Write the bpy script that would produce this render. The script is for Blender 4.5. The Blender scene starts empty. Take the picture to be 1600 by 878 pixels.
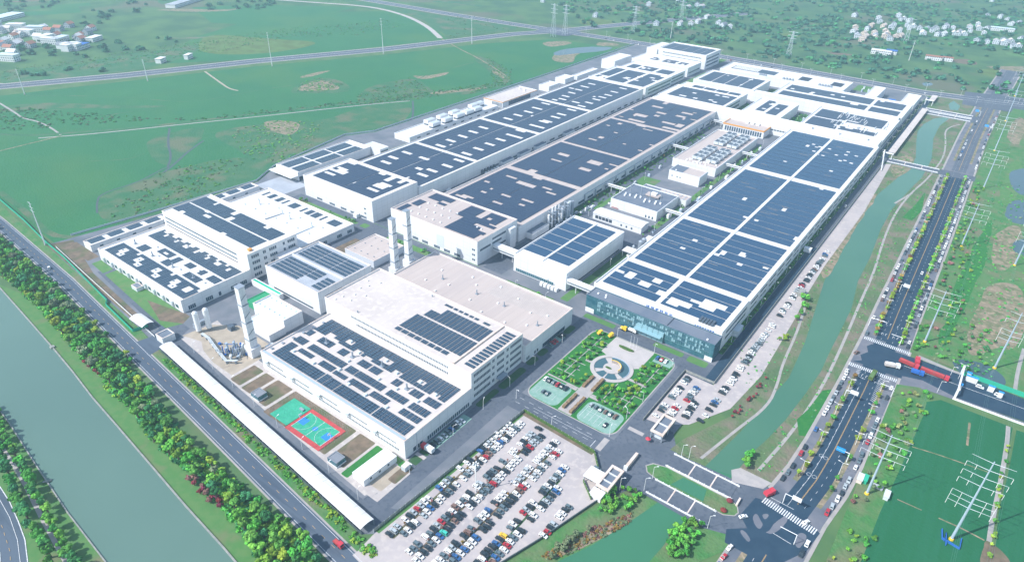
import bpy, math, random
import numpy as np
from math import sin, cos, pi, radians, hypot, atan2
random.seed(7); np.random.seed(7)
S = bpy.context.scene; COL = S.collection
# ---------------------------------------------------------------- camera
cd = bpy.data.cameras.new('camera'); cam = bpy.data.objects.new('camera', cd); COL.objects.link(cam); S.camera = cam
cd.sensor_width = 36; cd.lens = 23.456; cd.clip_start = 1; cd.clip_end = 12000
YW, PT, RL = -0.630751, 0.547589, 0.0285316
from mathutils import Vector, Matrix
fw = Vector((sin(YW)*cos(PT), cos(YW)*cos(PT), -sin(PT))); rt = Vector((cos(YW), -sin(YW), 0)); up = rt.cross(fw)
R_ = cos(RL)*rt + sin(RL)*up; U_ = -sin(RL)*rt + cos(RL)*up
cam.matrix_world = Matrix(((R_.x, U_.x, -fw.x, 0), (R_.y, U_.y, -fw.y, 0), (R_.z, U_.z, -fw.z, 240), (0, 0, 0, 1)))
# ---------------------------------------------------------------- light
AZ, EL = radians(213), radians(46)
W = bpy.data.worlds.new("World"); S.world = W; W.use_nodes = True
nt = W.node_tree; bg = nt.nodes['Background']; sky = nt.nodes.new('ShaderNodeTexSky'); sky.sky_type = 'NISHITA'
sky.sun_disc = False; sky.sun_elevation = EL; sky.sun_rotation = AZ; sky.air_density = 1.3; sky.dust_density = 1.0
nt.links.new(sky.outputs[0], bg.inputs[0]); bg.inputs[1].default_value = 0.15
sl = bpy.data.lights.new('sun', 'SUN'); sl.energy = 4.2; sl.angle = radians(0.5); sl.color = (1, 0.965, 0.92)
so = bpy.data.objects.new('sun', sl); COL.objects.link(so)
d = Vector((sin(AZ)*cos(EL), cos(AZ)*cos(EL), sin(EL))); so.rotation_euler = d.to_track_quat('Z', 'Y').to_euler(); so.location = (0, 0, 400)
S.view_settings.view_transform = 'Standard'; S.view_settings.look = 'None'; S.view_settings.exposure = 0.42; S.view_settings.gamma = 1
S.cycles.use_denoising = True
S.cycles.max_bounces = 5; S.cycles.diffuse_bounces = 2; S.cycles.glossy_bounces = 2; S.cycles.volume_bounces = 1
S.cycles.transparent_max_bounces = 6
# ---------------------------------------------------------------- materials
MT = {}
def lin(c): return tuple((x/12.92 if x <= .04045 else ((x+.055)/1.055)**2.4) for x in c)
def mat(name, c, rough=.8, c2=None, sc=.2, c3=None, sc3=.02, metal=0, obj_var=0, bump=0, thr=(.4, .6), thr3=(.5, .65), streak=None, spec=.3, joint=None):
    m = bpy.data.materials.new(name); m.use_nodes = True; n = m.node_tree.nodes; L = m.node_tree.links; b = n['Principled BSDF']
    b.inputs['Roughness'].default_value = rough; b.inputs['Metallic'].default_value = metal; b.inputs['Specular IOR Level'].default_value = spec
    b.inputs['Base Color'].default_value = (*c, 1); out = None
    if c2 or c3 or bump:
        tc = n.new('ShaderNodeNewGeometry'); src = tc.outputs['Position']
        if streak:
            mp = n.new('ShaderNodeMapping'); L.new(src, mp.inputs[0]); mp.inputs['Scale'].default_value = streak; src = mp.outputs[0]
    def layer(prev, col, scale, t, det=5):
        nz = n.new('ShaderNodeTexNoise'); nz.inputs['Scale'].default_value = scale; nz.inputs['Detail'].default_value = det; L.new(src, nz.inputs['Vector'])
        mr = n.new('ShaderNodeMapRange'); mr.inputs[1].default_value = t[0]; mr.inputs[2].default_value = t[1]; L.new(nz.outputs[0], mr.inputs[0])
        mx = n.new('ShaderNodeMix'); mx.data_type = 'RGBA'; L.new(mr.outputs[0], mx.inputs[0])
        if prev is None: mx.inputs[6].default_value = (*c, 1)
        else: L.new(prev, mx.inputs[6])
        mx.inputs[7].default_value = (*col, 1); return mx.outputs[2]
    if c2: out = layer(out, c2, sc, thr)
    if c3: out = layer(out, c3, sc3, thr3, 6)
    if obj_var:
        oi = n.new('ShaderNodeObjectInfo'); mr = n.new('ShaderNodeMapRange'); mr.inputs[3].default_value = 1-obj_var; mr.inputs[4].default_value = 1+obj_var
        L.new(oi.outputs['Random'], mr.inputs[0]); hs = n.new('ShaderNodeHueSaturation'); L.new(mr.outputs[0], hs.inputs['Value'])
        mh = n.new('ShaderNodeMapRange'); mh.inputs[3].default_value = .5-obj_var*.08; mh.inputs[4].default_value = .5+obj_var*.08
        ml = n.new('ShaderNodeMath'); ml.operation = 'MULTIPLY'; ml.inputs[1].default_value = 7.31; fr = n.new('ShaderNodeMath'); fr.operation = 'FRACT'
        L.new(oi.outputs['Random'], ml.inputs[0]); L.new(ml.outputs[0], fr.inputs[0]); L.new(fr.outputs[0], mh.inputs[0]); L.new(mh.outputs[0], hs.inputs['Hue'])
        if out: L.new(out, hs.inputs['Color'])
        else: hs.inputs['Color'].default_value = (*c, 1)
        out = hs.outputs[0]
    if joint:
        g = n.new('ShaderNodeNewGeometry'); sx = n.new('ShaderNodeSeparateXYZ'); L.new(g.outputs['Position'], sx.inputs[0]); fac = None
        def mth(op, a, b_=None):
            q = n.new('ShaderNodeMath'); q.operation = op; (L.new(a, q.inputs[0]) if not isinstance(a, float) else setattr(q.inputs[0], 'default_value', a))
            if b_ is not None: (L.new(b_, q.inputs[1]) if not isinstance(b_, float) else setattr(q.inputs[1], 'default_value', b_))
            return q.outputs[0]
        A = mth('ADD', sx.outputs[0], sx.outputs[1]) if joint[0] == 'w' else sx.outputs[0]; B = sx.outputs[2] if joint[0] == 'w' else sx.outputs[1]
        la = mth('LESS_THAN', mth('FRACT', mth('DIVIDE', A, float(joint[1]))), joint[3]/joint[1]); lb = mth('LESS_THAN', mth('FRACT', mth('DIVIDE', B, float(joint[2]))), joint[3]/joint[2])
        fc = mth('MULTIPLY', mth('MAXIMUM', la, lb), joint[4]); mx = n.new('ShaderNodeMix'); mx.data_type = 'RGBA'; L.new(fc, mx.inputs[0])
        if out: L.new(out, mx.inputs[6])
        else: mx.inputs[6].default_value = (*c, 1)
        mx.inputs[7].default_value = (.2, .22, .25, 1); out = mx.outputs[2]
    if out: L.new(out, b.inputs['Base Color'])
    if bump:
        nz = n.new('ShaderNodeTexNoise'); nz.inputs['Scale'].default_value = .5; nz.inputs['Detail'].default_value = 6; L.new(tc.outputs['Position'], nz.inputs['Vector'])
        bp = n.new('ShaderNodeBump'); bp.inputs['Strength'].default_value = bump; bp.inputs['Distance'].default_value = 1.5; L.new(nz.outputs[0], bp.inputs['Height']); L.new(bp.outputs[0], b.inputs['Normal'])
    MT[name] = m; return m
# ---------------------------------------------------------------- builders
def tag(o, label=None, cat=None, group=None, kind=None):
    if label: o['label'] = label
    if cat: o['category'] = cat
    if group: o['group'] = group
    if kind: o['kind'] = kind
    return o
def link(name, me, parent=None, loc=(0, 0, 0), rz=0):
    o = bpy.data.objects.new(name, me); COL.objects.link(o); o.location = loc
    if rz: o.rotation_euler.z = rz
    if parent: o.parent = parent
    return o
class MB:
    def __init__(s): s.v = []; s.f = []; s.m = []
    def face(s, pts, mi=0):
        n = len(s.v); s.v += [tuple(p) for p in pts]; s.f.append(tuple(range(n, n+len(pts)))); s.m.append(mi); return s
    def box(s, x0, y0, z0, x1, y1, z1, mi=0, top=None, bot=False):
        n = len(s.v); s.v += [(x0, y0, z0), (x1, y0, z0), (x1, y1, z0), (x0, y1, z0), (x0, y0, z1), (x1, y0, z1), (x1, y1, z1), (x0, y1, z1)]
        F = [(0, 1, 5, 4), (1, 2, 6, 5), (2, 3, 7, 6), (3, 0, 4, 7), (4, 5, 6, 7)]; M = [mi]*4+[mi if top is None else top]
        if bot: F.append((3, 2, 1, 0)); M.append(mi)
        s.f += [tuple(n+i for i in q) for q in F]; s.m += M; return s
    def cbox(s, x, y, z, w, l, h, mi=0, rz=0, bot=True):   # centred box turned about z
        n = len(s.v); c, q = cos(rz), sin(rz)
        for dz in (0, h):
            for dx, dy in ((-w/2, -l/2), (w/2, -l/2), (w/2, l/2), (-w/2, l/2)): s.v.append((x+dx*c-dy*q, y+dx*q+dy*c, z+dz))
        F = [(0, 1, 5, 4), (1, 2, 6, 5), (2, 3, 7, 6), (3, 0, 4, 7), (4, 5, 6, 7)]+([(3, 2, 1, 0)] if bot else [])
        s.f += [tuple(n+i for i in f) for f in F]; s.m += [mi]*len(F); return s
    def sheet(s, pts, z, mi=0): return s.face([(p[0], p[1], z) for p in pts], mi)
    def prism(s, pts, z0, z1, mi=0, top=None):
        n = len(pts)
        for i in range(n):
            a, b = pts[i], pts[(i+1) % n]; s.face([(a[0], a[1], z0), (b[0], b[1], z0), (b[0], b[1], z1), (a[0], a[1], z1)], mi)
        return s.sheet(pts, z1, mi if top is None else top)
    def tube(s, p, q, r, r2=None, n=6, mi=0, cap=True):
        p, q = Vector(p), Vector(q); r2 = r if r2 is None else r2; a = (q-p).normalized()
        u = a.cross(Vector((0, 0, 1)) if abs(a.z) < .9 else Vector((1, 0, 0))).normalized(); w = a.cross(u); k = len(s.v)
        for c, rr in ((p, r), (q, r2)):
            for i in range(n): t = 2*pi*i/n; s.v.append(tuple(c+u*cos(t)*rr+w*sin(t)*rr))
        for i in range(n): j = (i+1) % n; s.f.append((k+i, k+j, k+n+j, k+n+i)); s.m.append(mi)
        if cap: s.f.append(tuple(range(k+n, k+2*n))); s.m.append(mi); s.f.append(tuple(range(k+n-1, k-1, -1))); s.m.append(mi)
        return s
    def ribbon(s, pts, w, z, mi=0, off=0):
        P = path(pts, off); A = path(P, -w/2); B = path(P, w/2)
        for i in range(len(P)-1): s.face([(*A[i], z), (*B[i], z), (*B[i+1], z), (*A[i+1], z)][::1], mi)
        return s
    def wallrib(s, pts, w, z0, z1, mi=0):
        A = path(pts, -w/2); B = path(pts, w/2)
        for i in range(len(pts)-1): s.prism([A[i], B[i], B[i+1], A[i+1]], z0, z1, mi)
        return s
    def build(s, name, mats, parent=None, kind=None, smooth=False):
        me = bpy.data.meshes.new(name); off = Vector((0, 0, 0))
        q = parent
        while q: off += q.location; q = q.parent
        me.from_pydata([(v[0]-off.x, v[1]-off.y, v[2]-off.z) for v in s.v] if parent else s.v, [], s.f)
        for m in (mats if isinstance(mats, (list, tuple)) else [mats]): me.materials.append(MT[m] if isinstance(m, str) else m)
        me.polygons.foreach_set('material_index', s.m)
        if smooth: me.polygons.foreach_set('use_smooth', [True]*len(s.f))
        me.update(); o = link(name, me, parent)
        if kind: o['kind'] = kind
        return o
def path(P, off):
    if not off: return [tuple(p[:2]) for p in P]
    out = []
    for i, p in enumerate(P):
        a = P[max(i-1, 0)]; b = P[min(i+1, len(P)-1)]; dx, dy = b[0]-a[0], b[1]-a[1]; l = hypot(dx, dy) or 1
        out.append((p[0]-dy/l*off, p[1]+dx/l*off))
    return out
def walk(P, step, start=0.0):   # points with heading along a polyline
    out = []; d = start
    for a, b in zip(P, P[1:]):
        l = hypot(b[0]-a[0], b[1]-a[1])
        while d <= l: t = d/l; out.append((a[0]+(b[0]-a[0])*t, a[1]+(b[1]-a[1])*t, atan2(b[1]-a[1], b[0]-a[0]))); d += step
        d -= l
    return out
def smooth(P, k=3):
    for _ in range(k):
        Q = [P[0]]
        for a, b in zip(P, P[1:]): Q += [(a[0]*.75+b[0]*.25, a[1]*.75+b[1]*.25), (a[0]*.25+b[0]*.75, a[1]*.25+b[1]*.75)]
        P = Q+[P[-1]]
    return P
def inpoly(x, y, P):
    c = False; j = len(P)-1
    for i in range(len(P)):
        if (P[i][1] > y) != (P[j][1] > y) and x < (P[j][0]-P[i][0])*(y-P[i][1])/(P[j][1]-P[i][1])+P[i][0]: c = not c
        j = i
    return c
def rnd_in(P, n, mind=0, rng=random, tries=60):
    xs = [p[0] for p in P]; ys = [p[1] for p in P]; out = []
    for _ in range(n*tries):
        if len(out) >= n: break
        x, y = rng.uniform(min(xs), max(xs)), rng.uniform(min(ys), max(ys))
        if inpoly(x, y, P) and (not mind or all((x-a)**2+(y-b)**2 > mind*mind for a, b in out)): out.append((x, y))
    return out
CB = {}
def piece(name, m, parent, x0, y0, z0, x1, y1, z1):   # a box part; alike pieces share mesh data
    w, l, h = round(x1-x0, 1), round(y1-y0, 1), round(z1-z0, 2); k = (m, w, l, h)
    if k not in CB:
        b = MB().box(-w/2, -l/2, 0, w/2, l/2, h, bot=True); me = bpy.data.meshes.new(name); me.from_pydata(b.v, [], b.f); me.materials.append(MT[m]); CB[k] = me
    p = parent; off = Vector((0, 0, 0))
    while p: off += p.location; p = p.parent
    return link(name, CB[k], parent, ((x0+x1)/2-off.x, (y0+y1)/2-off.y, z0-off.z))
def ground(name, P, m, z, kind='structure'): return MB().sheet(P, z).build(name, m, kind=kind)
def rect(x0, y0, x1, y1, r=0, n=5):
    if not r: return [(x0, y0), (x1, y0), (x1, y1), (x0, y1)]
    o = []
    for cx, cy, a in ((x1-r, y0+r, -90), (x1-r, y1-r, 0), (x0+r, y1-r, 90), (x0+r, y0+r, 180)):
        for i in range(n+1): t = radians(a+90*i/n); o.append((cx+r*cos(t), cy+r*sin(t)))
    return o
ORD = 'first second third fourth fifth sixth seventh eighth ninth tenth eleventh twelfth thirteenth fourteenth fifteenth sixteenth seventeenth eighteenth nineteenth twentieth'.split()
def ordn(i):
    if i >= 99: return 'hundred-and-'+ordn(i-100) if i > 99 else 'hundredth'
    if i < 20: return ORD[i]
    t = ['', '', 'twenty', 'thirty', 'forty', 'fifty', 'sixty', 'seventy', 'eighty', 'ninety'][(i+1)//10]
    return (t.replace('y', 'ieth') if t else '') if (i+1) % 10 == 0 else t+'-'+ORD[(i+1) % 10-1]
mat('grass_base', (.07, .15, .06), .95, (.10, .18, .07), .05, (.18, .15, .10), .012, thr3=(.56, .72))
mat('countryside', (.042, .12, .052), .95, (.08, .17, .06), .02, (.12, .135, .085), .006, thr3=(.55, .66))
mat('crop', (.022, .145, .055), .95, (.034, .168, .058), .02, (.055, .165, .05), .008, thr=(.3, .8), thr3=(.5, .75), bump=.3)
mat('crop_dark', (.012, .122, .05), .95, (.015, .13, .06), .25, (.024, .135, .055), .03, streak=(1, .06, 1), thr3=(.55, .75), bump=.2)
mat('scrub', (.10, .17, .075), .95, (.19, .17, .125), .09, (.085, .15, .07), .03, bump=.5)
mat('verge_green', (.055, .19, .055), .95, (.10, .20, .075), .12, (.17, .17, .10), .035, thr3=(.52, .66), bump=.4)
mat('field_scrub', (.03, .14, .058), .95, (.065, .155, .07), .06, (.12, .15, .085), .03, thr=(.35, .65), thr3=(.52, .66), bump=.3)
mat('reeds', (.26, .21, .15), .95, (.13, .16, .08), .12, (.34, .27, .19), .3, bump=.5)
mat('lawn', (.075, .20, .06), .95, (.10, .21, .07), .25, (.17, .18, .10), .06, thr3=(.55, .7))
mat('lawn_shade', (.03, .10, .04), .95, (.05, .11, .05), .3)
mat('bright_lawn', (.022, .16, .035), .95, (.035, .18, .04), .3)
mat('field_yellow', (.11, .19, .055), .95, (.09, .14, .04), .06)
mat('soil', (.20, .15, .11), .95, (.14, .11, .08), .25, (.1, .12, .06), .08)
mat('sandy', (.42, .36, .29), .95, (.36, .31, .25), .2)
mat('water_canal', (.06, .17, .11), .14, (.075, .19, .12), .01, spec=.5)
mat('water_canal_south', (.045, .175, .095), .14, (.05, .19, .105), .012, spec=.5)
mat('water_river', (.10, .18, .15), .16, (.11, .195, .16), .008, spec=.5)
mat('pond', (.06, .11, .13), .1, spec=.5)
mat('asphalt', (.095, .115, .15), .85, (.115, .135, .17), .08, (.08, .10, .135), .5)
mat('asphalt_road', (.075, .105, .15), .85, (.095, .125, .17), .04, (.065, .09, .13), .4, streak=(.1, 1, 1))
mat('asphalt_new', (.018, .047, .085), .8, (.024, .056, .096), .15, spec=.35)
mat('asphalt_old', (.15, .16, .195), .9, (.18, .185, .215), .15, (.11, .13, .165), .05)
mat('yard_asphalt', (.15, .17, .20), .9, (.19, .20, .23), .1, (.12, .14, .17), .03)
mat('concrete', (.48, .44, .42), .9, (.43, .39, .38), .08, (.52, .48, .45), .4)
mat('concrete_lot', (.46, .415, .41), .9, (.40, .365, .37), .05, (.50, .45, .43), .3)
mat('path', (.38, .35, .34), .9, (.32, .31, .30), .2)
mat('paving', (.36, .34, .34), .9, (.42, .39, .38), .3)
mat('plaza_paving', (.50, .46, .45), .85, (.46, .43, .42), .2)
mat('stone_wall', (.33, .33, .31), .9, (.24, .26, .25), .6)
mat('line_white', (.72, .74, .76), .8, (.5, .52, .55), 1.2)
mat('line_yellow', (.55, .36, .16), .8)
mat('wall_white', (.74, .75, .765), .7, (.66, .68, .70), .09, streak=(1, 1, .3), thr=(.45, .8), joint=('w', 6, 5, .3, .22))
mat('wall_grey', (.60, .64, .70), .7)
mat('roof_white', (.74, .73, .725), .75, (.64, .635, .64), .06, (.78, .77, .76), .4, thr=(.4, .75), joint=('r', 12, 6, .35, .14))
mat('roof_beige', (.50, .43, .40), .85, (.47, .405, .385), .05, (.53, .46, .43), .35, streak=(1, .08, 1), joint=('r', 5.7, 50, .3, .2))
mat('roof_cream', (.60, .54, .51), .85, (.54, .485, .46), .04, (.63, .57, .54), .3, joint=('r', 11, 22, .3, .14))
mat('roof_grey', (.42, .45, .50), .8, (.36, .39, .44), .1)
mat('roof_dark', (.13, .165, .22), .8, (.16, .19, .24), .12)
mat('roof_blue_white', (.62, .72, .80), .6)
mat('coping', (.62, .50, .43), .85, (.72, .62, .56), .3)
mat('coping_white', (.80, .80, .81), .7)
mat('window_glass', (.045, .085, .13), .2, spec=.6)
mat('dark_opening', (.04, .06, .09), .8)
mat('curtain_glass', (.03, .11, .15), .12, (.06, .17, .21), .35, spec=.8)
mat('curtain_glass_light', (.25, .42, .48), .2)
mat('mullion', (.12, .22, .27), .5)
def solar(name, c, line, w, l, ms=.05):
    m = mat(name, c, .32, spec=.5); n = m.node_tree.nodes; L = m.node_tree.links; b = n['Principled BSDF']
    tc = n.new('ShaderNodeNewGeometry'); br = n.new('ShaderNodeTexBrick'); br.offset = 0; L.new(tc.outputs['Position'], br.inputs['Vector'])
    br.inputs['Scale'].default_value = 1; br.inputs['Brick Width'].default_value = w; br.inputs['Row Height'].default_value = l; br.inputs['Mortar Size'].default_value = ms
    br.inputs['Color1'].default_value = (*c, 1); br.inputs['Color2'].default_value = (c[0]*1.25, c[1]*1.2, c[2]*1.15, 1); br.inputs['Mortar'].default_value = (*line, 1)
    L.new(br.outputs['Color'], b.inputs['Base Color'])
solar('solar_navy', (.012, .038, .075), (.20, .26, .32), 1.15, 1.7, .06)
solar('solar_slate', (.019, .037, .078), (.045, .075, .13), 1.1, 1.9)
solar('solar_blue', (.019, .062, .13), (.055, .11, .19), 1.1, 1.9)
mat('white_metal', (.80, .81, .82), .5); mat('grey_metal', (.33, .38, .44), .5, metal=.3); mat('pale_metal', (.62, .68, .72), .45, metal=.2)
mat('dark_metal', (.09, .12, .16), .5); mat('steel_blue', (.45, .55, .66), .45, metal=.2); mat('steel_pole', (.62, .68, .74), .5)
mat('orange', (.72, .33, .08), .6); mat('red', (.36, .05, .055), .5); mat('bright_red', (.55, .05, .08), .5); mat('blue', (.03, .14, .48), .5); mat('sign_blue', (.03, .32, .75), .4)
mat('green_net', (.03, .42, .27), .8); mat('green_roof', (.03, .30, .14), .7); mat('yellow', (.85, .55, .05), .6); mat('pink', (.7, .35, .4), .7)
mat('court_green', (.035, .34, .21), .8, (.05, .39, .25), .3, (.03, .29, .20), 1.2); mat('court_red', (.50, .075, .075), .8, (.42, .06, .07), .5); mat('court_blue', (.03, .22, .62), .8)
mat('green_paving', (.20, .36, .30), .9, (.26, .40, .35), .4); mat('fountain_water', (.06, .13, .16), .3, spec=.5)
mat('hedge', (.30, .20, .12), .95, (.20, .14, .08), .8, bump=.6); mat('green_hedge', (.05, .12, .03), .95, (.09, .16, .04), .8, bump=.6)
mat('trunk', (.12, .09, .07), .95); mat('fence_dark', (.07, .10, .11), .8); mat('terracotta', (.38, .17, .12), .85); mat('tile_grey', (.22, .24, .28), .85)
for i, (n_, c_) in enumerate([('leaf_green', (.085, .27, .05)), ('leaf_yellow', (.22, .34, .045)), ('leaf_deep', (.05, .20, .065)), ('leaf_bright', (.12, .36, .055)), ('leaf_red', (.20, .04, .06)), ('leaf_orange', (.26, .17, .05)), ('leaf_pink', (.26, .13, .12)), ('leaf_far', (.032, .115, .062)), ('leaf_grey', (.15, .20, .11)), ('leaf_pale', (.30, .36, .14))]):
    mat(n_, c_, .9, tuple(x*1.5 for x in c_), .45, obj_var=.3, spec=.1)
for n_, c_ in {'car_white': (.80, .81, .82), 'car_silver': (.42, .47, .50), 'car_black': (.03, .045, .06), 'car_grey': (.12, .17, .20), 'car_red': (.42, .03, .05), 'car_blue': (.04, .13, .32), 'car_teal': (.06, .50, .40), 'car_yellow': (.80, .50, .05), 'car_brown': (.20, .12, .10)}.items(): mat(n_, c_, .3, spec=.5)
mat('car_glass', (.02, .035, .05), .12, spec=.6); mat('tyre', (.02, .02, .022), .9); mat('wire', (.16, .30, .28), .6)
# ---------------------------------------------------------------- ground, water, roads
# one sheet reaching far past the frame
MB().sheet([(-7000, -1500), (2500, -1500), (2500, 8000), (-7000, 8000)], 0).build('ground', 'grass_base', kind='structure')
Z = [0.0]; LV = []
def level(boxes):   # the lowest sheet height that clears every earlier sheet it overlaps
    z = 0
    for (a, b_, c, d_, zz) in LV:
        if zz > z and any(x0 < c and x1 > a and y0 < d_ and y1 > b_ for x0, y0, x1, y1 in boxes): z = zz
    z += .006; LV.extend((*q_, z) for q_ in boxes); Z[0] = max(Z[0], z); return z
def pbox(P): return (min(p[0] for p in P), min(p[1] for p in P), max(p[0] for p in P), max(p[1] for p in P))
def closed(P, amp=.0):
    rr = random.Random(len(P)*7+int(abs(P[0][0])))
    for _ in range(3):
        Q = []
        for a, b in zip(P, P[1:]+P[:1]):
            l = hypot(b[0]-a[0], b[1]-a[1])*amp
            for t in (.25, .75): Q.append((a[0]+(b[0]-a[0])*t+rr.uniform(-l, l), a[1]+(b[1]-a[1])*t+rr.uniform(-l, l)))
        P = Q
    return P
def gr(name, P, m, dz=.02):
    if name in ('scrubland', 'reed_bed', 'pond', 'bank_reeds', 'rough_ground', 'bare_soil', 'worn_asphalt') or (name == 'field' and m in ('field_yellow', 'soil', 'lawn', 'field_scrub')): P = closed(list(P), .03)
    return ground(name, P, m, level([pbox(P)]))
def rib(P, w): return [(min(a[0], c[0])-w/2, min(a[1], c[1])-w/2, max(a[0], c[0])+w/2, max(a[1], c[1])+w/2) for a, c in zip(P, P[1:])]
gr('countryside', [(-2528.7,541.4), (-4500, 1500), (-3500, 6000), (1200, 6000), (300, 1130), (-17.9,1028.1), (-86.4,1000.1), (-201.0,1014.6), (-358.8,1015.2), (-497.1,1011.8), (-638.1,982.2), (-730.6,979.5), (-884.7,569.7), (-998.8,284.4), (-1038.5,169.1)], 'countryside')
gr('field', [(-977.9,199.9), (-957.5,269.4), (-912.7,398.9), (-859.6,552.2), (-780.4,721.8), (-717.9,892.4), (-657.4,991.5), (-493.7,1027.4), (-495.3,965.8), (-498.0,741.5), (-513.7,485.5), (-530.4,428.7), (-526.3,340.0), (-511.8,312.4), (-512.7,220.8), (-514.0,162.8), (-519.2,146.8), (-580.1,149.5), (-791.5,160.4)], 'crop')
gr('field', [(-1184.9,822.3), (-1031.8,997.1), (-860.4,923.2), (-783.2,870.9), (-884.4,591.2), (-967.8,472.0), (-1087.9,592.0)], 'crop')
gr('field', [(-1341.8,743.7), (-1264.8,865.4), (-1117.4,973.1), (-1108.6,899.4), (-1105.0,723.7), (-1179.3,683.4)], 'crop')
gr('field', [(-769.7,956.8), (-746.4,1059.5), (-914.0,1017.8), (-1103.8,1031.1), (-1188.6,1037.0), (-1225.8,998.2), (-1070.6,999.4), (-966.5,984.1), (-833.3,910.3), (-796.8,886.1)], 'field_scrub')
for P in ([(-550.0,189.5), (-581.4,203.3), (-584.6,214.3), (-588.1,242.0), (-596.4,263.9), (-588.3,287.1), (-588.0,313.0), (-564.9,346.2), (-552.1,366.3), (-531.7,343.9), (-516.4,312.3), (-521.3,271.2), (-514.9,222.0), (-513.1,205.4), (-522.3,187.5)],
          [(-642.9,400.7), (-637.0,429.4), (-599.3,456.5), (-609.6,517.2), (-583.0,575.6), (-544.7,541.8), (-522.8,494.4), (-532.3,447.7), (-539.1,386.9), (-534.4,345.9), (-537.9,330.1), (-580.0,342.3), (-615.2,347.7), (-652.8,353.5), (-655.9,378.1)],
          [(-720.3,500.9), (-744.4,539.2), (-748.8,574.2), (-720.1,582.7), (-667.0,564.4), (-675.1,533.9), (-706.4,509.6)],
          [(-615.3,522.3), (-647.7,547.2), (-668.1,591.7), (-658.3,652.3), (-632.0,649.8), (-568.8,617.9), (-583.0,575.6)],
          [(-681.9,297.4), (-689.6,326.8), (-682.5,366.1), (-652.5,343.2), (-625.1,312.8), (-603.2,286.9), (-603.5,278.3), (-630.2,276.8)],
          [(-690.9,811.6), (-656.0,815.6), (-598.4,788.6), (-543.1,730.6), (-535.9,666.7), (-562.8,623.2), (-573.8,660.5), (-555.9,719.0), (-599.5,752.8)],
          [(-1067.2,355.5), (-1037.4,417.5), (-1059.4,427.8), (-1032.0,580.1), (-1066.4,612.6), (-977.4,526.0), (-953.6,446.0), (-980.3,358.4), (-1000.8,306.5), (-1011.3,288.9), (-1084.9,315.8)],
          [(-916.6,254.4), (-877.3,306.1), (-814.8,341.6), (-782.2,377.3), (-773.0,372.1), (-810.6,332.2), (-857.2,297.4), (-883.6,242.4)]):
    gr('scrubland', P, 'field_scrub')
gr('field', [(-1109.1,627.6), (-993.1,669.5), (-919.3,713.4), (-904.5,676.3), (-917.9,592.9), (-991.9,534.6)], 'field_yellow')
for P in ([(-719.1,509.7), (-737.0,537.5), (-741.1,567.9), (-714.0,566.8), (-681.1,555.6), (-697.9,532.6)], [(-648.8,413.0), (-637.0,429.4), (-614.1,437.6), (-594.3,418.0), (-587.0,400.2), (-628.1,402.3)], [(-591.4,612.9), (-578.2,640.5), (-552.9,687.7), (-544.0,679.3), (-570.7,620.0)],
          [(-768.5,551.7), (-773.6,583.4), (-767.8,607.6), (-762.4,603.0), (-758.6,560.7)], [(-667.7,661.9), (-646.9,671.7), (-642.7,713.0), (-632.1,703.7), (-636.5,654.4)], [(-605.2,767.2), (-565.7,745.9), (-560.1,732.9), (-593.1,749.0)], [(-657.0,964.1), (-635.7,998.3), (-608.9,996.4), (-619.4,946.7), (-637.1,942.8)], [(-588.7,1029.3), (-556.3,1046.5), (-544.9,1030.4), (-572.3,997.8)], [(-532.5,875.6), (-569.9,862.5), (-593.9,908.7), (-593.2,971.5), (-564.9,985.4), (-568.5,932.5)],
          [(-1365.5,678.8), (-1337.3,727.6), (-1258.4,787.6), (-1295.2,834.1), (-1246.5,779.7), (-1298.2,717.6), (-1351.1,683.6)]):
    gr('reed_bed', P, 'reeds')
gr('pond', [(-596.9,905.9), (-600.9,945.1), (-580.2,990.4), (-542.5,1019.6), (-545.3,972.6), (-568.5,932.5), (-581.2,897.0)], 'pond')
gr('pond', [(-107.0,1117.8), (-98.1,1135.0), (-89.4,1120.2), (-97.5,1099.4)], 'pond')
gr('marsh_pond', [(-1229.0,443.1), (-1254.9,530.1), (-1094.4,641.9), (-1072.9,634.1), (-1082.3,611.1), (-1123.4,557.9)][3:] + [(-1079.2,586.8)], 'scrub')
# winding paths through the crops
def track(P, w, m='path', name='path', z=None):
    P = smooth(P, 2); return MB().ribbon(P, w, level(rib(P, w))).build(name, m, kind='structure')
track([(-1308.0,912.5), (-1212.5,953.1), (-1134.4,988.4), (-1065.3,994.3), (-970.5,970.7), (-876.4,923.7), (-799.3,869.5)], 9, 'concrete')
track([(-799.3,869.5), (-718.1,828.0), (-666.7,805.6), (-612.1,775.9), (-564.4,747.1)], 2.5, 'reeds')
track([(-997.0,263.2), (-924.5,257.3), (-879.9,254.9), (-849.4,251.5), (-825.6,257.8), (-793.9,257.4), (-764.1,254.0)], 2.2)
track([(-885.6,489.8), (-819.1,471.4), (-788.1,463.1), (-772.5,465.4)], 2.6, 'sandy')
track([(-770.5,235.6), (-757.7,254.4), (-739.0,283.7), (-699.4,359.9), (-667.4,417.8), (-615.3,522.3), (-583.0,575.6)], 2.4)
track([(-759.3,197.1), (-760.2,219.8), (-760.1,252.3)], 2.0, 'reeds')
track([(-842.9,198.5), (-810.9,215.9), (-778.6,238.8), (-767.7,258.7), (-731.4,306.5), (-705.3,363.4), (-677.2,424.7), (-625.0,531.0), (-566.6,627.5), (-531.5,715.3)], 6, 'field_scrub', 'hedge_bank')
track([(-600.6,276.6), (-623.6,293.5), (-659.2,309.6), (-703.3,336.6)], 2.2, 'fence_dark', 'ditch'); track([(-592.1,267.6), (-605.2,287.4), (-621.5,306.6), (-641.2,337.7)], 2.4, 'fence_dark', 'ditch')
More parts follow.
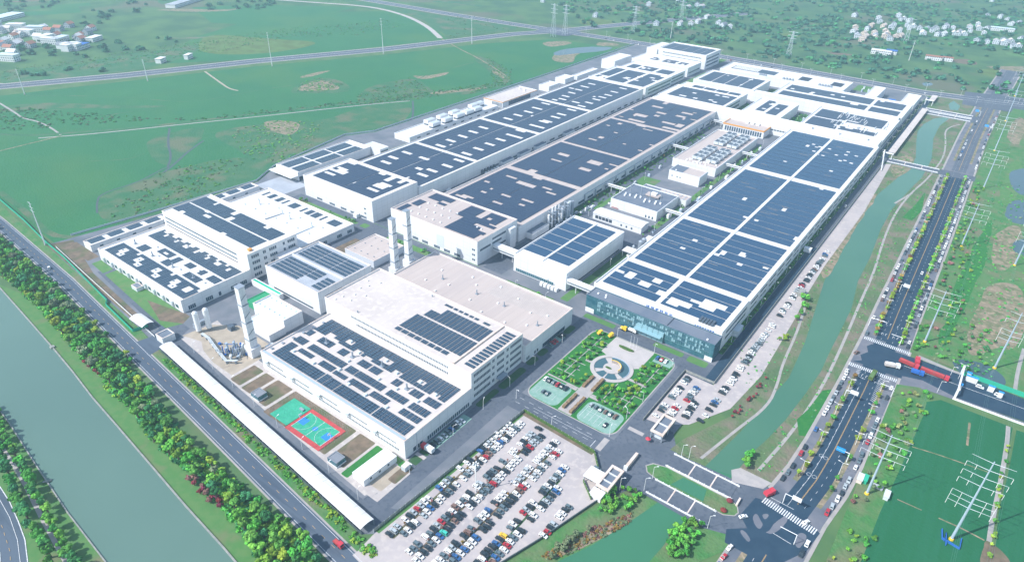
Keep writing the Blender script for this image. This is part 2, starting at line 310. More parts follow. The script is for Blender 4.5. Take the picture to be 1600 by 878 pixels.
track([(-552.4,190.6), (-570.9,198.9), (-588.1,209.6), (-588.1,242.0), (-595.7,260.6), (-602.3,275.1), (-597.9,278.9)], 1.6, 'fence_dark', 'ditch')
track([(-580.2,578.2), (-540.8,538.8), (-520.0,511.3)], 2.4, 'fence_dark', 'ditch'); track([(-654.4,158.9), (-598.5,156.7), (-523.3,148.6), (-515.2,196.3), (-521.3,271.2), (-527.2,339.2)], 5, 'field_scrub', 'field_margin')
for P in ([(-936.1,288.5), (-892.9,327.3), (-844.0,363.9), (-796.4,385.2), (-769.8,402.0), (-760.0,446.4), (-755.4,488.6), (-731.1,559.7)], [(-873.4,257.6), (-852.5,288.6), (-846.7,306.6)], [(-763.7,257.0), (-776.7,295.0), (-797.3,318.6), (-768.5,369.6)], [(-675.0,229.8), (-671.7,236.9), (-646.2,263.1), (-651.1,281.1)], [(-615.3,522.3), (-617.9,566.4), (-598.4,591.3), (-655.1,655.2), (-649.6,777.6)], [(-1014.1,1015.1), (-952.6,825.2), (-980.5,723.3), (-1000.3,662.5)], [(-831.9,618.8), (-790.1,679.2), (-758.2,754.2)]):
    track(P, 1.6, 'field_scrub', 'field_margin')
# patchwork of plots in the upper right country
rp = random.Random(5)
for k in range(70):
    x, y = rp.uniform(-1300, 900), rp.uniform(1150, 2300); a = rp.choice([.2, 1.77])+rp.uniform(-.15, .15); w, l = rp.uniform(20, 60), rp.uniform(50, 150); c, s = cos(a), sin(a)
    gr('field', [(x+u*c-v*s, y+u*s+v*c) for u, v in ((-w/2, -l/2), (w/2, -l/2), (w/2, l/2), (-w/2, l/2))], rp.choice(['field_scrub', 'field_scrub', 'lawn', 'countryside', 'crop', 'field_yellow' if k % 5 == 0 else 'countryside']), .012)
for k in range(110):
    x, y = rp.uniform(-2600, -1420), rp.uniform(420, 1500)
    if y < 300+(-960-x)*-.1+150 and x > -1080: continue
    a = rp.choice([1.25, 2.8])+rp.uniform(-.12, .12); w, l = rp.uniform(15, 50), rp.uniform(30, 110); c, s = cos(a), sin(a)
    gr('field', [(x+u*c-v*s, y+u*s+v*c) for u, v in ((-w/2, -l/2), (w/2, -l/2), (w/2, l/2), (-w/2, l/2))], rp.choice(['field_scrub', 'lawn', 'countryside', 'crop', 'verge_green', 'field_scrub', 'field_yellow' if k % 6 == 0 else 'crop', 'soil' if k % 9 == 0 else 'crop']))
for P, m in (([(-730.7,1200.8), (-666.0,1227.3), (-630.1,1173.5), (-688.4,1133.4)], 'field_yellow'), ([(-376.5,1338.1), (-344.8,1368.9), (-334.8,1316.0), (-366.6,1300.6)], 'field_yellow'), ([(-66.4,1263.8), (-4.0,1332.2), (9.7,1247.3), (-19.9,1215.6)], 'field_yellow'), ([(-280.7,1241.3), (-258.7,1236.3), (-220.9,1246.7), (-242.8,1213.9)], 'soil'),
             ([(-67.6,1353.6), (-52.7,1298.1), (-97.8,1301.7), (-103.3,1308.3)], 'soil'), ([(-44.8,1305.5), (3.4,1350.0), (5.9,1309.1), (-26.2,1290.1)], 'reeds')): gr('field', P, m, .012)
# ---- compound
comp = [(-527, 140), (-372, 131), (-345, 128), (-158, 113), (-152, 118), (-147, 219), (-104, 216), (-86, 196), (-76, 219), (-79, 250), (-78, 700), (-82, 1040), (-90, 1048), (-380, 1068), (-530, 1070), (-528, 780), (-530, 470), (-545, 440), (-527, 340), (-510, 310), (-514, 220)]
gr('factory_yard', comp, 'yard_asphalt')
def road(P, w, m='asphalt', name='road'): return MB().ribbon(P, w, level(rib(P, w))).build(name, m, kind='structure')
gr('yard', rect(-460, 300, -355, 318), 'asphalt'); gr('yard', rect(-369, 205, -354, 760), 'asphalt'); gr('yard', rect(-368, 300, -290, 317), 'asphalt')
gr('loading_yard', rect(-505, 304, -470, 333), 'roof_grey')
for x0, y0, x1, y1, m in ((-260, 320, -243, 700, 'asphalt'), (-195, 410, -178, 700, 'asphalt'), (-262, 410, -176, 437, 'asphalt'), (-360, 770, -355, 780, 'asphalt'), (-292, 140, -172, 154, 'concrete')): gr('yard', rect(x0, y0, x1, y1), m)
# main internal roads
gr('road', rect(-171, 120, -158, 330), 'asphalt')
gr('road', [(-345, 132), (-158, 119), (-152, 122), (-152, 133), (-168, 126), (-270, 131), (-345, 143)], 'asphalt')
gr('road', [(-460, 147), (-380, 139), (-345, 138), (-350, 150), (-380, 150), (-455, 158)], 'asphalt')
gr('road', rect(-171, 303, -84, 317), 'asphalt'); gr('road', rect(-101, 219, -84, 317), 'asphalt'); gr('road', rect(-171, 215.5, -101, 228.5), 'asphalt'); gr('road', rect(-84.5, 300, -79, 1040), 'asphalt_new')
gr('gate_apron', [(-101, 196), (-86, 194), (-78, 208), (-76, 219), (-76, 232), (-72, 240), (-80, 252), (-101, 252)], 'asphalt')
# road lines
b = MB()
for x, y, h in walk([(-155, 220.5), (-110, 220.5)], 6): b.cbox(x, y, Z[0]+.03, 3, .15, .01)
for x, y, h in walk([(-155, 224.5), (-110, 224.5)], 6): b.cbox(x, y, Z[0]+.03, 3, .15, .01)
b.cbox(-128, 222.5, Z[0]+.03, 36, .15, .01); b.cbox(-108, 219.8, Z[0]+.03, .3, 5.4, .01)
b.build('road_markings', 'line_white', kind='structure')
for x0, y0, x1, y1 in ((-105.5, 217.5, -102.5, 227), (-95, 196.5, -90, 199.5), (-99.5, 239.5, -91, 242)): gr('paving_strip', rect(x0, y0, x1, y1), 'paving')
# ---- plaza island
gr('kerb', rect(-157.6, 228.6, -102.2, 306.6, 7), 'paving'); gr('lawn', rect(-157, 229.2, -102.8, 306, 6.6), 'bright_lawn')
gr('green_car_park', rect(-156, 229.6, -137.5, 249, 4), 'green_paving'); gr('green_car_park', rect(-125.5, 229.6, -104, 247, 4), 'green_paving'); gr('green_car_park', rect(-115, 298, -104, 305), 'green_paving')
gr('plaza', [(-143.2, 305.8), (-117.3, 305.8), (-117.3, 287), (-121, 284), (-138, 286), (-143.2, 288)], 'plaza_paving')
b = MB(); zz = Z[0]+.01
for x0, y0, x1, y1 in ((-156, 250, -141, 251.2), (-141, 250, -135.7, 251.2), (-127.5, 250, -125, 251.2), (-125, 250, -104, 251.2), (-135.6, 229.6, -127.6, 266), (-143, 248, -136, 249.9), (-127.5, 248, -122, 249.9), (-146, 274, -141, 276), (-119, 274, -107, 276)): b.sheet(rect(x0, y0, x1, y1), zz)
for x in (-150, -146, -121, -113, -109): b.sheet(rect(x, 252, x+.5, 300 if x in (-150, -109) else 268), zz+.006)
for y in (258, 264, 270, 284, 290, 296): b.sheet(rect(-155, y, -143.4, y+.5), zz+.012); b.sheet(rect(-116, y, -104, y+.5), zz+.012)
b.build('garden_path', 'paving', kind='structure'); Z[0] = zz+.02
b = MB()
for i in range(12): b.sheet(rect(-155+i*2.6, 233.5, -154.88+i*2.6, 238.5) if i < 6 else rect(-124+(i-6)*2.9, 232, -123.85+(i-6)*2.9, 245), Z[0]+.02)
b.sheet(rect(-124, 238.4, -105, 238.55), Z[0]+.02); b.build('parking_lines', 'line_white', kind='structure')
# ---- lawns round the buildings
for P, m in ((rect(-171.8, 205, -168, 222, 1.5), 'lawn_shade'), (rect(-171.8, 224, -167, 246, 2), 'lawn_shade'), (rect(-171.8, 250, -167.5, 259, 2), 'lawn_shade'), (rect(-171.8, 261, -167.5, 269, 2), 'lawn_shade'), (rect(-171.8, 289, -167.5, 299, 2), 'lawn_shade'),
             (rect(-171, 312, -149, 316.5, 1), 'lawn'), (rect(-122, 312, -103, 316.5, 1), 'lawn'), (rect(-100, 311, -88, 317, 1.5), 'lawn'),
             (rect(-171.6, 147, -166.5, 153.5, 1.5), 'lawn'), (rect(-171.6, 155, -166.5, 160, 1), 'lawn_shade'), (rect(-171.6, 162.5, -166.5, 164.5, .8), 'lawn_shade'),
             (rect(-236, 304, -205, 317, 1.5), 'lawn'), (rect(-203, 304, -196, 317, 1), 'lawn'), (rect(-194, 320, -188, 360, 1), 'lawn'), (rect(-194, 360, -178, 404, 1), 'lawn_shade'),
             (rect(-370, 318.5, -262, 319, 0), 'lawn'), (rect(-452, 308, -380, 311.5, 1), 'lawn'), (rect(-376, 308, -369, 314, 1), 'lawn'),
             (rect(-345, 306, -300, 312, 1), 'lawn'), (rect(-290, 304, -262, 311, 1), 'lawn'), (rect(-362, 262, -350, 292, 1), 'soil'), (rect(-366, 222, -356, 250, 1), 'soil'),
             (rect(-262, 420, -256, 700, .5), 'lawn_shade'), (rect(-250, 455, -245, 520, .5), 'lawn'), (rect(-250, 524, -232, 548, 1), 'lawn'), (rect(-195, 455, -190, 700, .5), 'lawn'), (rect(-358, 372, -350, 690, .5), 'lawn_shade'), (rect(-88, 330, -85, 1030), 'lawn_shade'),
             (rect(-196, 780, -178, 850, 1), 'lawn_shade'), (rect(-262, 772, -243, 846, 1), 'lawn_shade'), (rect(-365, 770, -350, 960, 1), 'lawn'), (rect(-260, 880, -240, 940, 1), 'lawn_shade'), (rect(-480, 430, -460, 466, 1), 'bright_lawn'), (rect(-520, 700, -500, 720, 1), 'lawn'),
             (rect(-173, 1010, -150, 1045, 1), 'lawn'), (rect(-430, 1030, -370, 1060), 'lawn')):
    gr('lawn', P, m, .012)
gr('verge', [(-527, 142), (-380, 133), (-380, 137.5), (-460, 144.5), (-520, 158)], 'soil'); gr('brick_yard', rect(-515, 150, -480, 158), 'soil')
gr('verge', [(-474, 150), (-455, 148.5), (-455, 155.5), (-474, 156.5)], 'lawn'); gr('verge', [(-452, 148.4), (-362, 140.5), (-358, 150), (-364, 156), (-452, 156.5)], 'lawn'); gr('verge', [(-400, 150), (-372, 143), (-358, 150), (-362, 157), (-366, 157)], 'soil')
# strip beside S1: soil beds, courts, sheds
gr('pavement', [(-345, 141), (-172, 128), (-168, 140), (-172, 156), (-290, 157), (-345, 165)], 'concrete')
gr('works_yard', [(-347, 143), (-344, 160), (-330, 170), (-292, 170), (-292, 140), (-310, 140), (-325, 143), (-333, 147)], 'sandy')
for x0, x1, y0, y1, m in ((-290, -281, 137.5, 153, 'soil'), (-279, -271, 137, 153, 'soil'), (-269, -256, 136, 153.4, 'soil'), (-254, -205.6, 133, 153.4, 'soil'), (-203, -192, 133, 153.4, 'soil'), (-190.5, -186, 130, 153, 'bright_lawn'), (-186, -172, 150.5, 154, 'lawn'), (-173.5, -170, 129, 153, 'bright_lawn'), (-186, -165, 129, 150, 'concrete'), (-176, -168, 134, 149.5, 'sandy')):
    gr('garden_bed', rect(x0, y0, x1, y1, .8 if m != 'concrete' else 0), m, .012)
gr('verge', rect(-171, 141, -166, 153, 1), 'soil'); gr('paving_strip', rect(-172, 153.6, -166, 154.8), 'concrete'); gr('paving_strip', rect(-172, 160, -166, 162), 'concrete'); gr('green_car_park', rect(-171.8, 165, -166.2, 196), 'green_paving'); gr('green_car_park', rect(-171.8, 272, -167.5, 288), 'green_paving')
# ---- rivers and canals
gr('riverbank', [(-666.0,100.2), (-491.4,99.5), (-451.8,106.7), (-364.1,101.2), (-301.2,97.2), (-253.4,90.2), (-210.9,85.9), (-169.7,78.8), (-214.2,23.8), (-389.8,-7.3)], 'lawn')
RW = [(-595.1,99.6), (-487.1,97.9), (-438.7,94.2), (-393.4,90.6), (-362.6,87.8), (-331.5,84.3), (-303.6,82.1), (-270.9,79.4), (-229.2,75.9), (-197.0,73.8), (-172.0,71.6)]; RWL = [(-199.9,38.1), (-228.2,41.1), (-265.7,42.9), (-305.7,46.3), (-344.0,50.0), (-397.4,52.9), (-504.3,54.7)]
gr('river', RW+RWL, 'water_river')
MB().wallrib(RW, .7, 0, Z[0]+.4).build('river_edge', 'stone_wall', kind='structure'); MB().wallrib(RWL, .5, 0, Z[0]+.45).build('river_edge', 'stone_wall', kind='structure')
b = MB(); b.cbox(*(-290.4,45.2), Z[0]+.2, 3.5, 1.2, .15, rz=1.0); b.cbox(*(-393.4,90.6), 0, 2.2, 2.2, .9); b.build('river_steps', 'stone_wall', kind='structure')
gr('bank_scrub', [(-79, 1050), (-79, 340), (-76, 300), (-60, 285), (-74, 250), (-76, 240), (-40, 240), (-27, 250), (-25, 330), (-24.5, 500), (-27, 600), (-28, 730), (-33, 900), (-32, 1060)], 'scrub')
gr('bank_scrub', [(-101, 140), (-86, 192), (-74, 206), (-44, 206), (-26, 215), (-33, 200), (-60, 150), (-80, 110)], 'verge_green')
CN = [(-57.9,239.8), (-52.8,274.8), (-50.0,306.8), (-47.0,333.1), (-50.0,373.7), (-55.1,412.2), (-61.0,456.7), (-65.8,509.6), (-68.0,584.4), (-65.4,650.8), (-59.9,699.7), (-55.4,746.5), (-55.7,774.9), (-65.3,836.9), (-70.3,875.0), (-69.4,909.9), (-63.0,941.7), (-54.1,956.9)]
CR = [(-48.9,954.2), (-53.5,913.8), (-51.7,858.0), (-42.1,783.2), (-41.1,720.6), (-44.5,683.0), (-48.8,620.4), (-47.5,570.1), (-43.6,518.2), (-42.1,472.1), (-36.9,431.8), (-35.8,395.6), (-35.2,371.1), (-34.2,350.6), (-35.4,326.6), (-37.5,297.4), (-40.2,277.9), (-43.0,263.9), (-44.9,243.2)]
gr('canal', CN+CR, 'water_canal')
gr('canal', [(-57.9,239.8), (-44.9,243.2), (-48.7,225.6), (-51.7,206.1), (-53.8,197.3), (-53.9,186.8), (-55.3,174.7), (-54.6,159.7), (-87.4,134.1), (-84.7,153.9), (-77.8,169.1), (-71.9,186.1), (-66.6,204.6), (-60.8,226.1)], 'water_canal_south')
gr('canal', [(-59.0,1024.5), (-55.9,1046.2), (-45.9,1024.9), (-45.1,1000.4), (-53.8,996.3)], 'water_canal')
for P, wd in (([(-61.5,243.9), (-55.2,273.5), (-48.4,302.2), (-50.3,323.6), (-53.9,342.6), (-57.0,380.9), (-62.3,417.6)][::-1], 1.5),): track(P, wd)
track([(-36.6,253.7), (-31.7,292.1), (-29.6,336.7), (-31.2,388.8), (-34.3,446.4), (-36.0,494.3), (-42.0,553.7), (-45.1,619.8), (-42.1,675.5), (-36.7,715.3), (-34.4,759.9), (-33.4,797.8), (-37.8,847.2), (-45.8,896.4), (-42.4,920.5), (-35.1,936.2)], 1.6)
track([(-49.3,636.7), (-41.5,672.2)], 1.8)
for P in ([(-32.9,301.3), (-30.6,312.6), (-28.8,333.8), (-24.9,338.4), (-22.8,330.5), (-22.9,301.5), (-24.6,291.9), (-28.5,290.0)], [(-38.2,609.3), (-34.1,649.5), (-32.3,683.7), (-27.5,634.5), (-30.5,607.7)]): gr('lawn', P, 'bright_lawn')
gr('bank_reeds', [(-60.2,457.3), (-63.0,502.8), (-64.5,579.4), (-64.8,645.2), (-69.5,652.3), (-72.4,580.7), (-71.9,515.2), (-67.6,468.4)], 'reeds')
gr('bank_reeds', [(-60.4,695.2), (-54.2,743.0), (-56.2,775.8), (-68.3,782.5), (-71.4,728.4)], 'reeds'); gr('bank_reeds', [(-70.4,188.9), (-78.3,169.8), (-85.3,155.0), (-93.2,148.8), (-81.6,178.0), (-72.1,195.0)], 'reeds')
# ---- car parks
gr('car_park', [(-153.7, 116), (-147.4, 217.5), (-103.9, 214.5), (-96, 205), (-90, 196), (-88, 192), (-96, 159.5), (-103, 137), (-108, 122), (-120, 100), (-150, 103), (-153, 108)], 'concrete_lot')
gr('car_park', [(-95, 300), (-78.3, 300), (-78.3, 735), (-72, 740), (-66.5, 600), (-67, 480), (-65.5, 433), (-63, 400), (-61, 350), (-60, 325), (-63.6, 287), (-76, 262), (-88, 253), (-95.3, 252)], 'concrete_lot')
gr('road', rect(-84, 505, -78.5, 740), 'asphalt')
gr('verge', [(-154.6, 118), (-152.2, 118), (-146.6, 216), (-149, 217)], 'lawn'); gr('verge', [(-148, 214.5), (-104.5, 212.8), (-104.2, 214.8), (-148, 217)], 'soil')
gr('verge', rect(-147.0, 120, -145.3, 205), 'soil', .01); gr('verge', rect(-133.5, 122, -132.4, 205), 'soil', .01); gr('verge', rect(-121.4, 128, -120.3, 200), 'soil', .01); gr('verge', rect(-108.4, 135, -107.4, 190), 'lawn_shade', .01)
# ---- left road
LR = [(-700, 139), (-589, 135), (-463, 128), (-343, 117.4), (-269, 111.2), (-223, 107.2), (-152, 101), (-120, 98), (-60, 92)]
gr('verge', [(-640, 150), (-527, 142), (-372, 131), (-345, 127), (-158, 112), (-152, 107), (-150, 103)]+[(x, y-2) for x, y in LR[::-1][2:]], 'verge_green')
road(LR, 10.5, 'path'); road(LR, 8.8, 'asphalt_road'); gr('road', [(-362, 122), (-343, 119), (-345, 130), (-350, 141), (-366, 141), (-360, 131)], 'asphalt_road'); gr('road', [(-153, 104), (-125, 101), (-128, 112), (-152, 115)], 'concrete_lot')
b = MB(); z = Z[0]+.03
for s in (-3.6, 3.6): b.ribbon(LR, .18, z, 0, s)
for x, y, h in walk(LR, 7): b.cbox(x, y, z, 2.4, .16, .01, 1, h)
b.build('road_markings', ['line_white', 'line_yellow'], kind='structure')
CR2 = [(-348.3,30.9), (-298.8,29.3), (-279.4,27.0), (-263.4,24.3), (-246.3,19.0)]
b = MB(); gr('road', [(-352.8,22.0), (-318.5,31.2), (-304.4,31.3), (-292.0,30.5), (-277.0,28.5), (-265.2,26.4), (-252.1,22.4), (-233.3,15.5), (-279.4,-20.5)], 'asphalt_road')
z = Z[0]+.03; b.ribbon([(-317.6,30.9), (-303.6,31.0), (-291.3,30.2), (-276.5,28.1), (-264.7,26.0), (-252.4,22.2), (-236.5,16.3)], .35, z).ribbon([(-316.6,25.5), (-295.3,28.0), (-281.9,26.8), (-267.0,24.1), (-254.7,20.4), (-238.7,14.5)], .2, z).ribbon([(-266.2,17.4), (-253.7,13.3)], .2, z)
for x, y, h in walk([(-304.0,26.1), (-278.5,22.8), (-263.0,19.9), (-244.5,13.4)], 5): b.cbox(x, y, z, 2, .16, .01, 1, h)
b.build('road_markings', ['line_white', 'line_yellow'], kind='structure')
track([(-332.7,41.6), (-322.6,40.6), (-310.7,39.9), (-299.0,38.8), (-283.2,36.6), (-264.5,34.2), (-244.6,32.0), (-231.7,30.4)], 1.8, 'paving')
# ---- avenue (runs north-south, bends a little)
AV = [(-21, 150), (-19, 190), (-16, 241), (-12.8, 265), (-11.4, 290), (-10.9, 317), (-10.4, 350), (-10.4, 408), (-11.3, 450), (-11.8, 497), (-13.2, 620), (-15, 737), (-17.2, 892), (-16.5, 1056), (-10, 1300)]
gr('pavement', path(AV, 14.3)+path(AV, -14.6)[::-1], 'path'); gr('service_road', path(AV, 12.6)+path(AV, -13.0)[::-1], 'asphalt_old')
def avband(o0, o1, y0, y1, m, name, dz=.02):
    P = [p for p in walk(AV, 4) if y0 <= p[1] <= y1]; P = [(p[0], p[1]) for p in P]; return gr(name, path(P, o1)+path(P, o0)[::-1], m, dz)
for a, c_ in ((256, 362), (409, 742), (790, 1040)): avband(6.0, 8.4, a, c_, 'reeds', 'median'); avband(-8.6, -6.4, a-8 if a == 256 else a, c_, 'reeds', 'median')
for a, c_ in ((150, 212), ): avband(6.0, 8.4, a, c_, 'reeds', 'median'); avband(-8.6, -6.4, a, c_, 'reeds', 'median')
avband(-6.4, 6.0, 130, 760, 'asphalt_new', 'carriageway'); avband(-6.4, 6.0, 760, 1300, 'asphalt', 'carriageway')
# junctions
gr('junction', [(-22, 373), (3.5, 373), (31, 374), (63, 375.5), (500, 378), (500, 399), (62, 397), (32, 399.5), (5, 399), (-17, 398), (-19, 394), (-17, 388), (-20, 382), (-18, 377)], 'asphalt_new')
gr('pavement', [(4, 366), (17, 371), (31, 371.5), (500, 373.5), (500, 378.2), (31, 374.5), (14, 379), (4, 376)], 'asphalt_old'); gr('pavement', [(8, 400), (27, 398.6), (500, 398.5), (500, 401), (27, 401), (8, 404)], 'path')
gr('junction', [(-45, 206), (-27, 212), (-27, 246), (-32, 247), (-41, 241), (-74, 239.5), (-80, 236), (-84, 230), (-84, 212), (-80, 207)], 'asphalt'); gr('junction', [(-33, 230), (-32, 236.8), (-14, 240.5), (-3, 235), (-5, 222), (-14, 205), (-34, 205), (-36, 212), (-29, 218), (-34, 223)], 'asphalt_new')
for P in ([(-27.5,222.1), (-29.4,225.9), (-28.6,228.6), (-25.9,225.9), (-23.9,224.1), (-24.5,220.2)], [(-26.8,229.2), (-23.7,232.0), (-23.9,226.7)], [(-21.2,222.0), (-20.1,230.5), (-17.8,235.8), (-16.0,233.7), (-16.9,227.5), (-19.0,222.0), (-22.1,220.5)], [(-31.1,214.2), (-30.5,216.4), (-25.5,213.6), (-26.1,210.7)], [(-10.8,223.9), (-10.1,230.6), (-6.9,230.7), (-6.8,225.0), (-8.2,220.7)]): gr('worn_asphalt', P, 'asphalt_old', .01)
gr('pavement', [(-44, 239), (-31, 244), (-29, 250), (-44, 250), (-47, 246)], 'paving')
for y in (560, 745): pass
gr('road', [(-84, 741), (-20, 741), (6, 743), (6, 757), (-20, 757), (-84, 757)], 'asphalt'); gr('road', [(-84, 955), (-20, 955), (-20, 985), (-84, 985)], 'asphalt')
# far road and highway
FR = [(-2600, 1040), (-1700, 1046), (-1179, 1047), (-941, 1048), (-786, 1054), (-650, 1064), (-524, 1072), (-378, 1074), (-212, 1070), (-93, 1064), (-20, 1078), (60, 1100), (400, 1190)]
HW = [(-1500, -120), (-1200, 150), (-1000, 284), (-941, 413), (-885, 570), (-807, 747), (-731, 980), (-690, 1055), (-640, 1180), (-500, 1500)]
road(HW, 30, 'path'); road(HW, 24, 'asphalt'); road(FR, 30, 'path', 'verge'); road(FR, 22, 'asphalt'); gr('junction', [(-45, 1035), (20, 1040), (25, 1130), (-50, 1110)], 'asphalt'); gr('junction', rect(-720, 1030, -650, 1085, 10), 'asphalt')
b = MB(); z = Z[0]+.04
for s in (-11, -.3, .3, 11): b.ribbon(FR, .5, z, 0, s).ribbon(HW, .5, z, 0, s)
for s in (-3.2, 3.2, ):
    for x, y, h in walk([p for p in AV], 6): b.cbox(x-sin(h)*s, y+cos(h)*s, z, 1.8, .14, .01, 0, h) if not (205 < y < 243 or 366 < y < 404) else None
b.ribbon([p for p in AV if 241 <= p[1] <= 360], .14, z, 0, 3.0)
for off, y0, y1 in ((0, 243, 363), (0, 407, 742), (0, 760, 1040), (0, 150, 212)):
    P = [(p[0], p[1]) for p in walk(AV, 5) if y0 <= p[1] <= y1]
    for s in (-.14, .14): b.ribbon(P, .13, z, 1, s)
b.build('road_markings', ['line_white', 'line_yellow'], kind='structure')
def crosswalk(a, c_, n, l):
    b = MB(); h = atan2(c_[1]-a[1], c_[0]-a[0])
    for i in range(n): t = (i+.5)/n; b.cbox(a[0]+(c_[0]-a[0])*t, a[1]+(c_[1]-a[1])*t, z+.02, .55, l*1.15, .01, 0, h)
    b.build('crosswalk', 'line_white', kind='structure')
crosswalk((-22.5, 402.5), (3.5, 402), 26, 3); crosswalk((-23.5, 369), (2.5, 369), 26, 3); crosswalk((-28.9,237.9), (-4.4,234.3), 24, 3.4)
b = MB()
for P in ([(-26.5,241.2), (-16.0,240.8)], [(-19.1,222.4), (-11.2,221.6)], [(-23.2,403.9), (-10.6,405.5)], [(-21.6,367.1), (-20.8,366.9)], [(-7.9,360.3), (3.4,358.2)], [(-16.3,359.4), (-12.1,359.1)]): b.ribbon(P, .25, z+.03)
for i in range(16):
    t = i*1.7; b.cbox(-17.0+.1*(i % 2), 366-t, z+.03, 2.4, .3, .01, 0, .45); b.cbox(-4.6, 367-t, z+.03, 2.8, .3, .01, 0, -.45)
for x in (-14.6, -12.4, -8.2, -5.8):
    for yy in (414, 362, 428): b.cbox(x, yy, z+.03, .25, 2.6, .01); b.cbox(x+.3, yy+1, z+.03, .8, .3, .01, 0, .7)
for x, y in ((-15.4,282.5), (-13.2,282.1), (-16.7,266.4), (-14.2,266.3)):
    for k in range(8): a = k*pi/4; b.cbox(x+1.0*cos(a), y+1.0*sin(a), z+.03, .15, .75, .01, 0, a)
b.build('road_markings', 'line_white', kind='structure')
b = MB(); b.ribbon([(3, 387), (500, 388.5)], .3, z+.03); b.build('road_markings', 'line_white', kind='structure')
# ---- fields east of the avenue
gr('verge', [(3, 140), (3, 366), (14, 371), (20, 368), (24, 330), (22, 290), (16, 250), (12, 200), (8, 140)], 'verge_green')
gr('verge', [(3, 404), (8, 404), (110, 401), (160, 560), (160, 1060), (10, 1060), (-1, 900), (2, 600)], 'verge_green')
gr('field', [(19.1,360.0), (25.0,366.7), (58.4,366.0), (58.1,347.3), (57.9,315.8), (56.3,263.3), (56.3,240.8), (15.9,209.4), (14.6,230.8), (15.3,263.6), (17.2,296.2), (18.4,321.5), (19.5,346.1)], 'crop_dark')
gr('field', [(60.2,365.0), (90.3,370.0), (90.9,267.7), (59.9,243.7), (58.0,297.1), (59.4,326.9)], 'crop_dark'); track([(56.5,365.7), (57.2,352.2), (57.0,315.0), (56.0,286.7), (56.7,259.1)], 2, 'path')
gr('bare_soil', [(53.8,276.5), (57.9,275.7), (63.6,272.1), (67.5,263.8), (54.9,254.0)], 'soil')
for P in ([(37.4,327.0), (49.9,329.3), (42.0,326.3)], ): pass
track([(19.1,317.5), (29.4,319.6), (39.9,320.8), (51.9,322.0)], .7, 'reeds'); track([(20.0,276.4), (30.0,276.5)], .6, 'reeds'); track([(36.8,276.4), (45.3,276.6), (54.6,275.5)], .8, 'reeds'); track([(40.0,356.2), (41.1,336.0)], 1.1, 'reeds')
for P, m in (([(45.3,446.3), (34.3,421.2), (29.4,429.3), (28.4,458.9), (29.7,498.5), (31.5,526.7), (41.3,540.3), (53.0,538.7), (57.0,472.9), (52.2,443.6)], 'reeds'), ([(29.0,565.9), (29.4,634.6), (41.0,659.5), (46.7,641.5), (49.5,595.5), (40.4,551.1)], 'reeds'),
             ([(13.5,475.3), (14.4,529.8), (17.5,595.9), (21.1,675.2), (25.6,602.6), (25.5,538.9), (23.1,473.3), (20.1,426.0), (16.0,418.5)], 'bright_lawn'), ([(32.8,869.4), (20.3,806.6), (21.4,729.0), (32.3,684.6), (40.4,745.0)], 'lawn'), ([(12.2,993.5), (22.6,1035.9), (31.3,893.7), (16.4,894.1)], 'reeds')):
    gr('rough_ground', P, m)
gr('pond', [(24.1,792.2), (35.8,819.8), (47.0,811.7), (50.3,744.0), (37.2,731.1), (28.5,754.5)], 'pond'); gr('pond', [(29.7,699.6), (37.0,719.9), (53.5,728.4), (56.1,672.1), (41.2,656.6), (31.3,667.2)], 'pond'); gr('pond', [(39.6,617.0), (47.3,631.8), (58.1,629.5), (59.5,601.1), (43.4,593.1)], 'pond')
gr('pond', [(23.9,408.1), (28.2,416.3), (41.0,420.4), (52.0,412.6), (52.2,401.3), (42.0,394.6), (32.1,398.1)], 'pond'); track([(58.2,452.5), (56.8,423.9), (57.0,398.3)], 2, 'path')
# ---------------------------------------------------------------- buildings
def bld(name, label, cat, x0, x1, y0, y1, h, z0=0, wall='wall_white', roof='roof_white', cop='coping_white', par=.8, t=.5, group=None, wallp=True):
    r = link(name, None, loc=((x0+x1)/2, (y0+y1)/2, z0)); tag(r, label, cat, group)
    zr = h-par; b = MB()
    for s in (0,): b.box(x0, y0, z0, x1, y1, zr-.02)
    b.build('wall', wall, r)
    b = MB(); b.box(x0+t, y0+t, zr-.06, x1-t, y1-t, zr+.02); b.build('roof', roof, r)
    if par:
        b = MB(); b.box(x0-.05, y0-.05, zr-.3, x1+.05, y0+t, h, 0, 1).box(x0-.05, y1-t, zr-.3, x1+.05, y1+.05, h, 0, 1).box(x0-.05, y0+t+.002, zr-.3, x0+t, y1-t-.002, h, 0, 1).box(x1-t, y0+t+.002, zr-.3, x1+.05, y1-t-.002, h, 0, 1)
        b.build('parapet', [wall, cop], r)
    r['zr'] = zr; BX[r.name] = (x0, x1, y0, y1, z0, h); return r
BX = {}
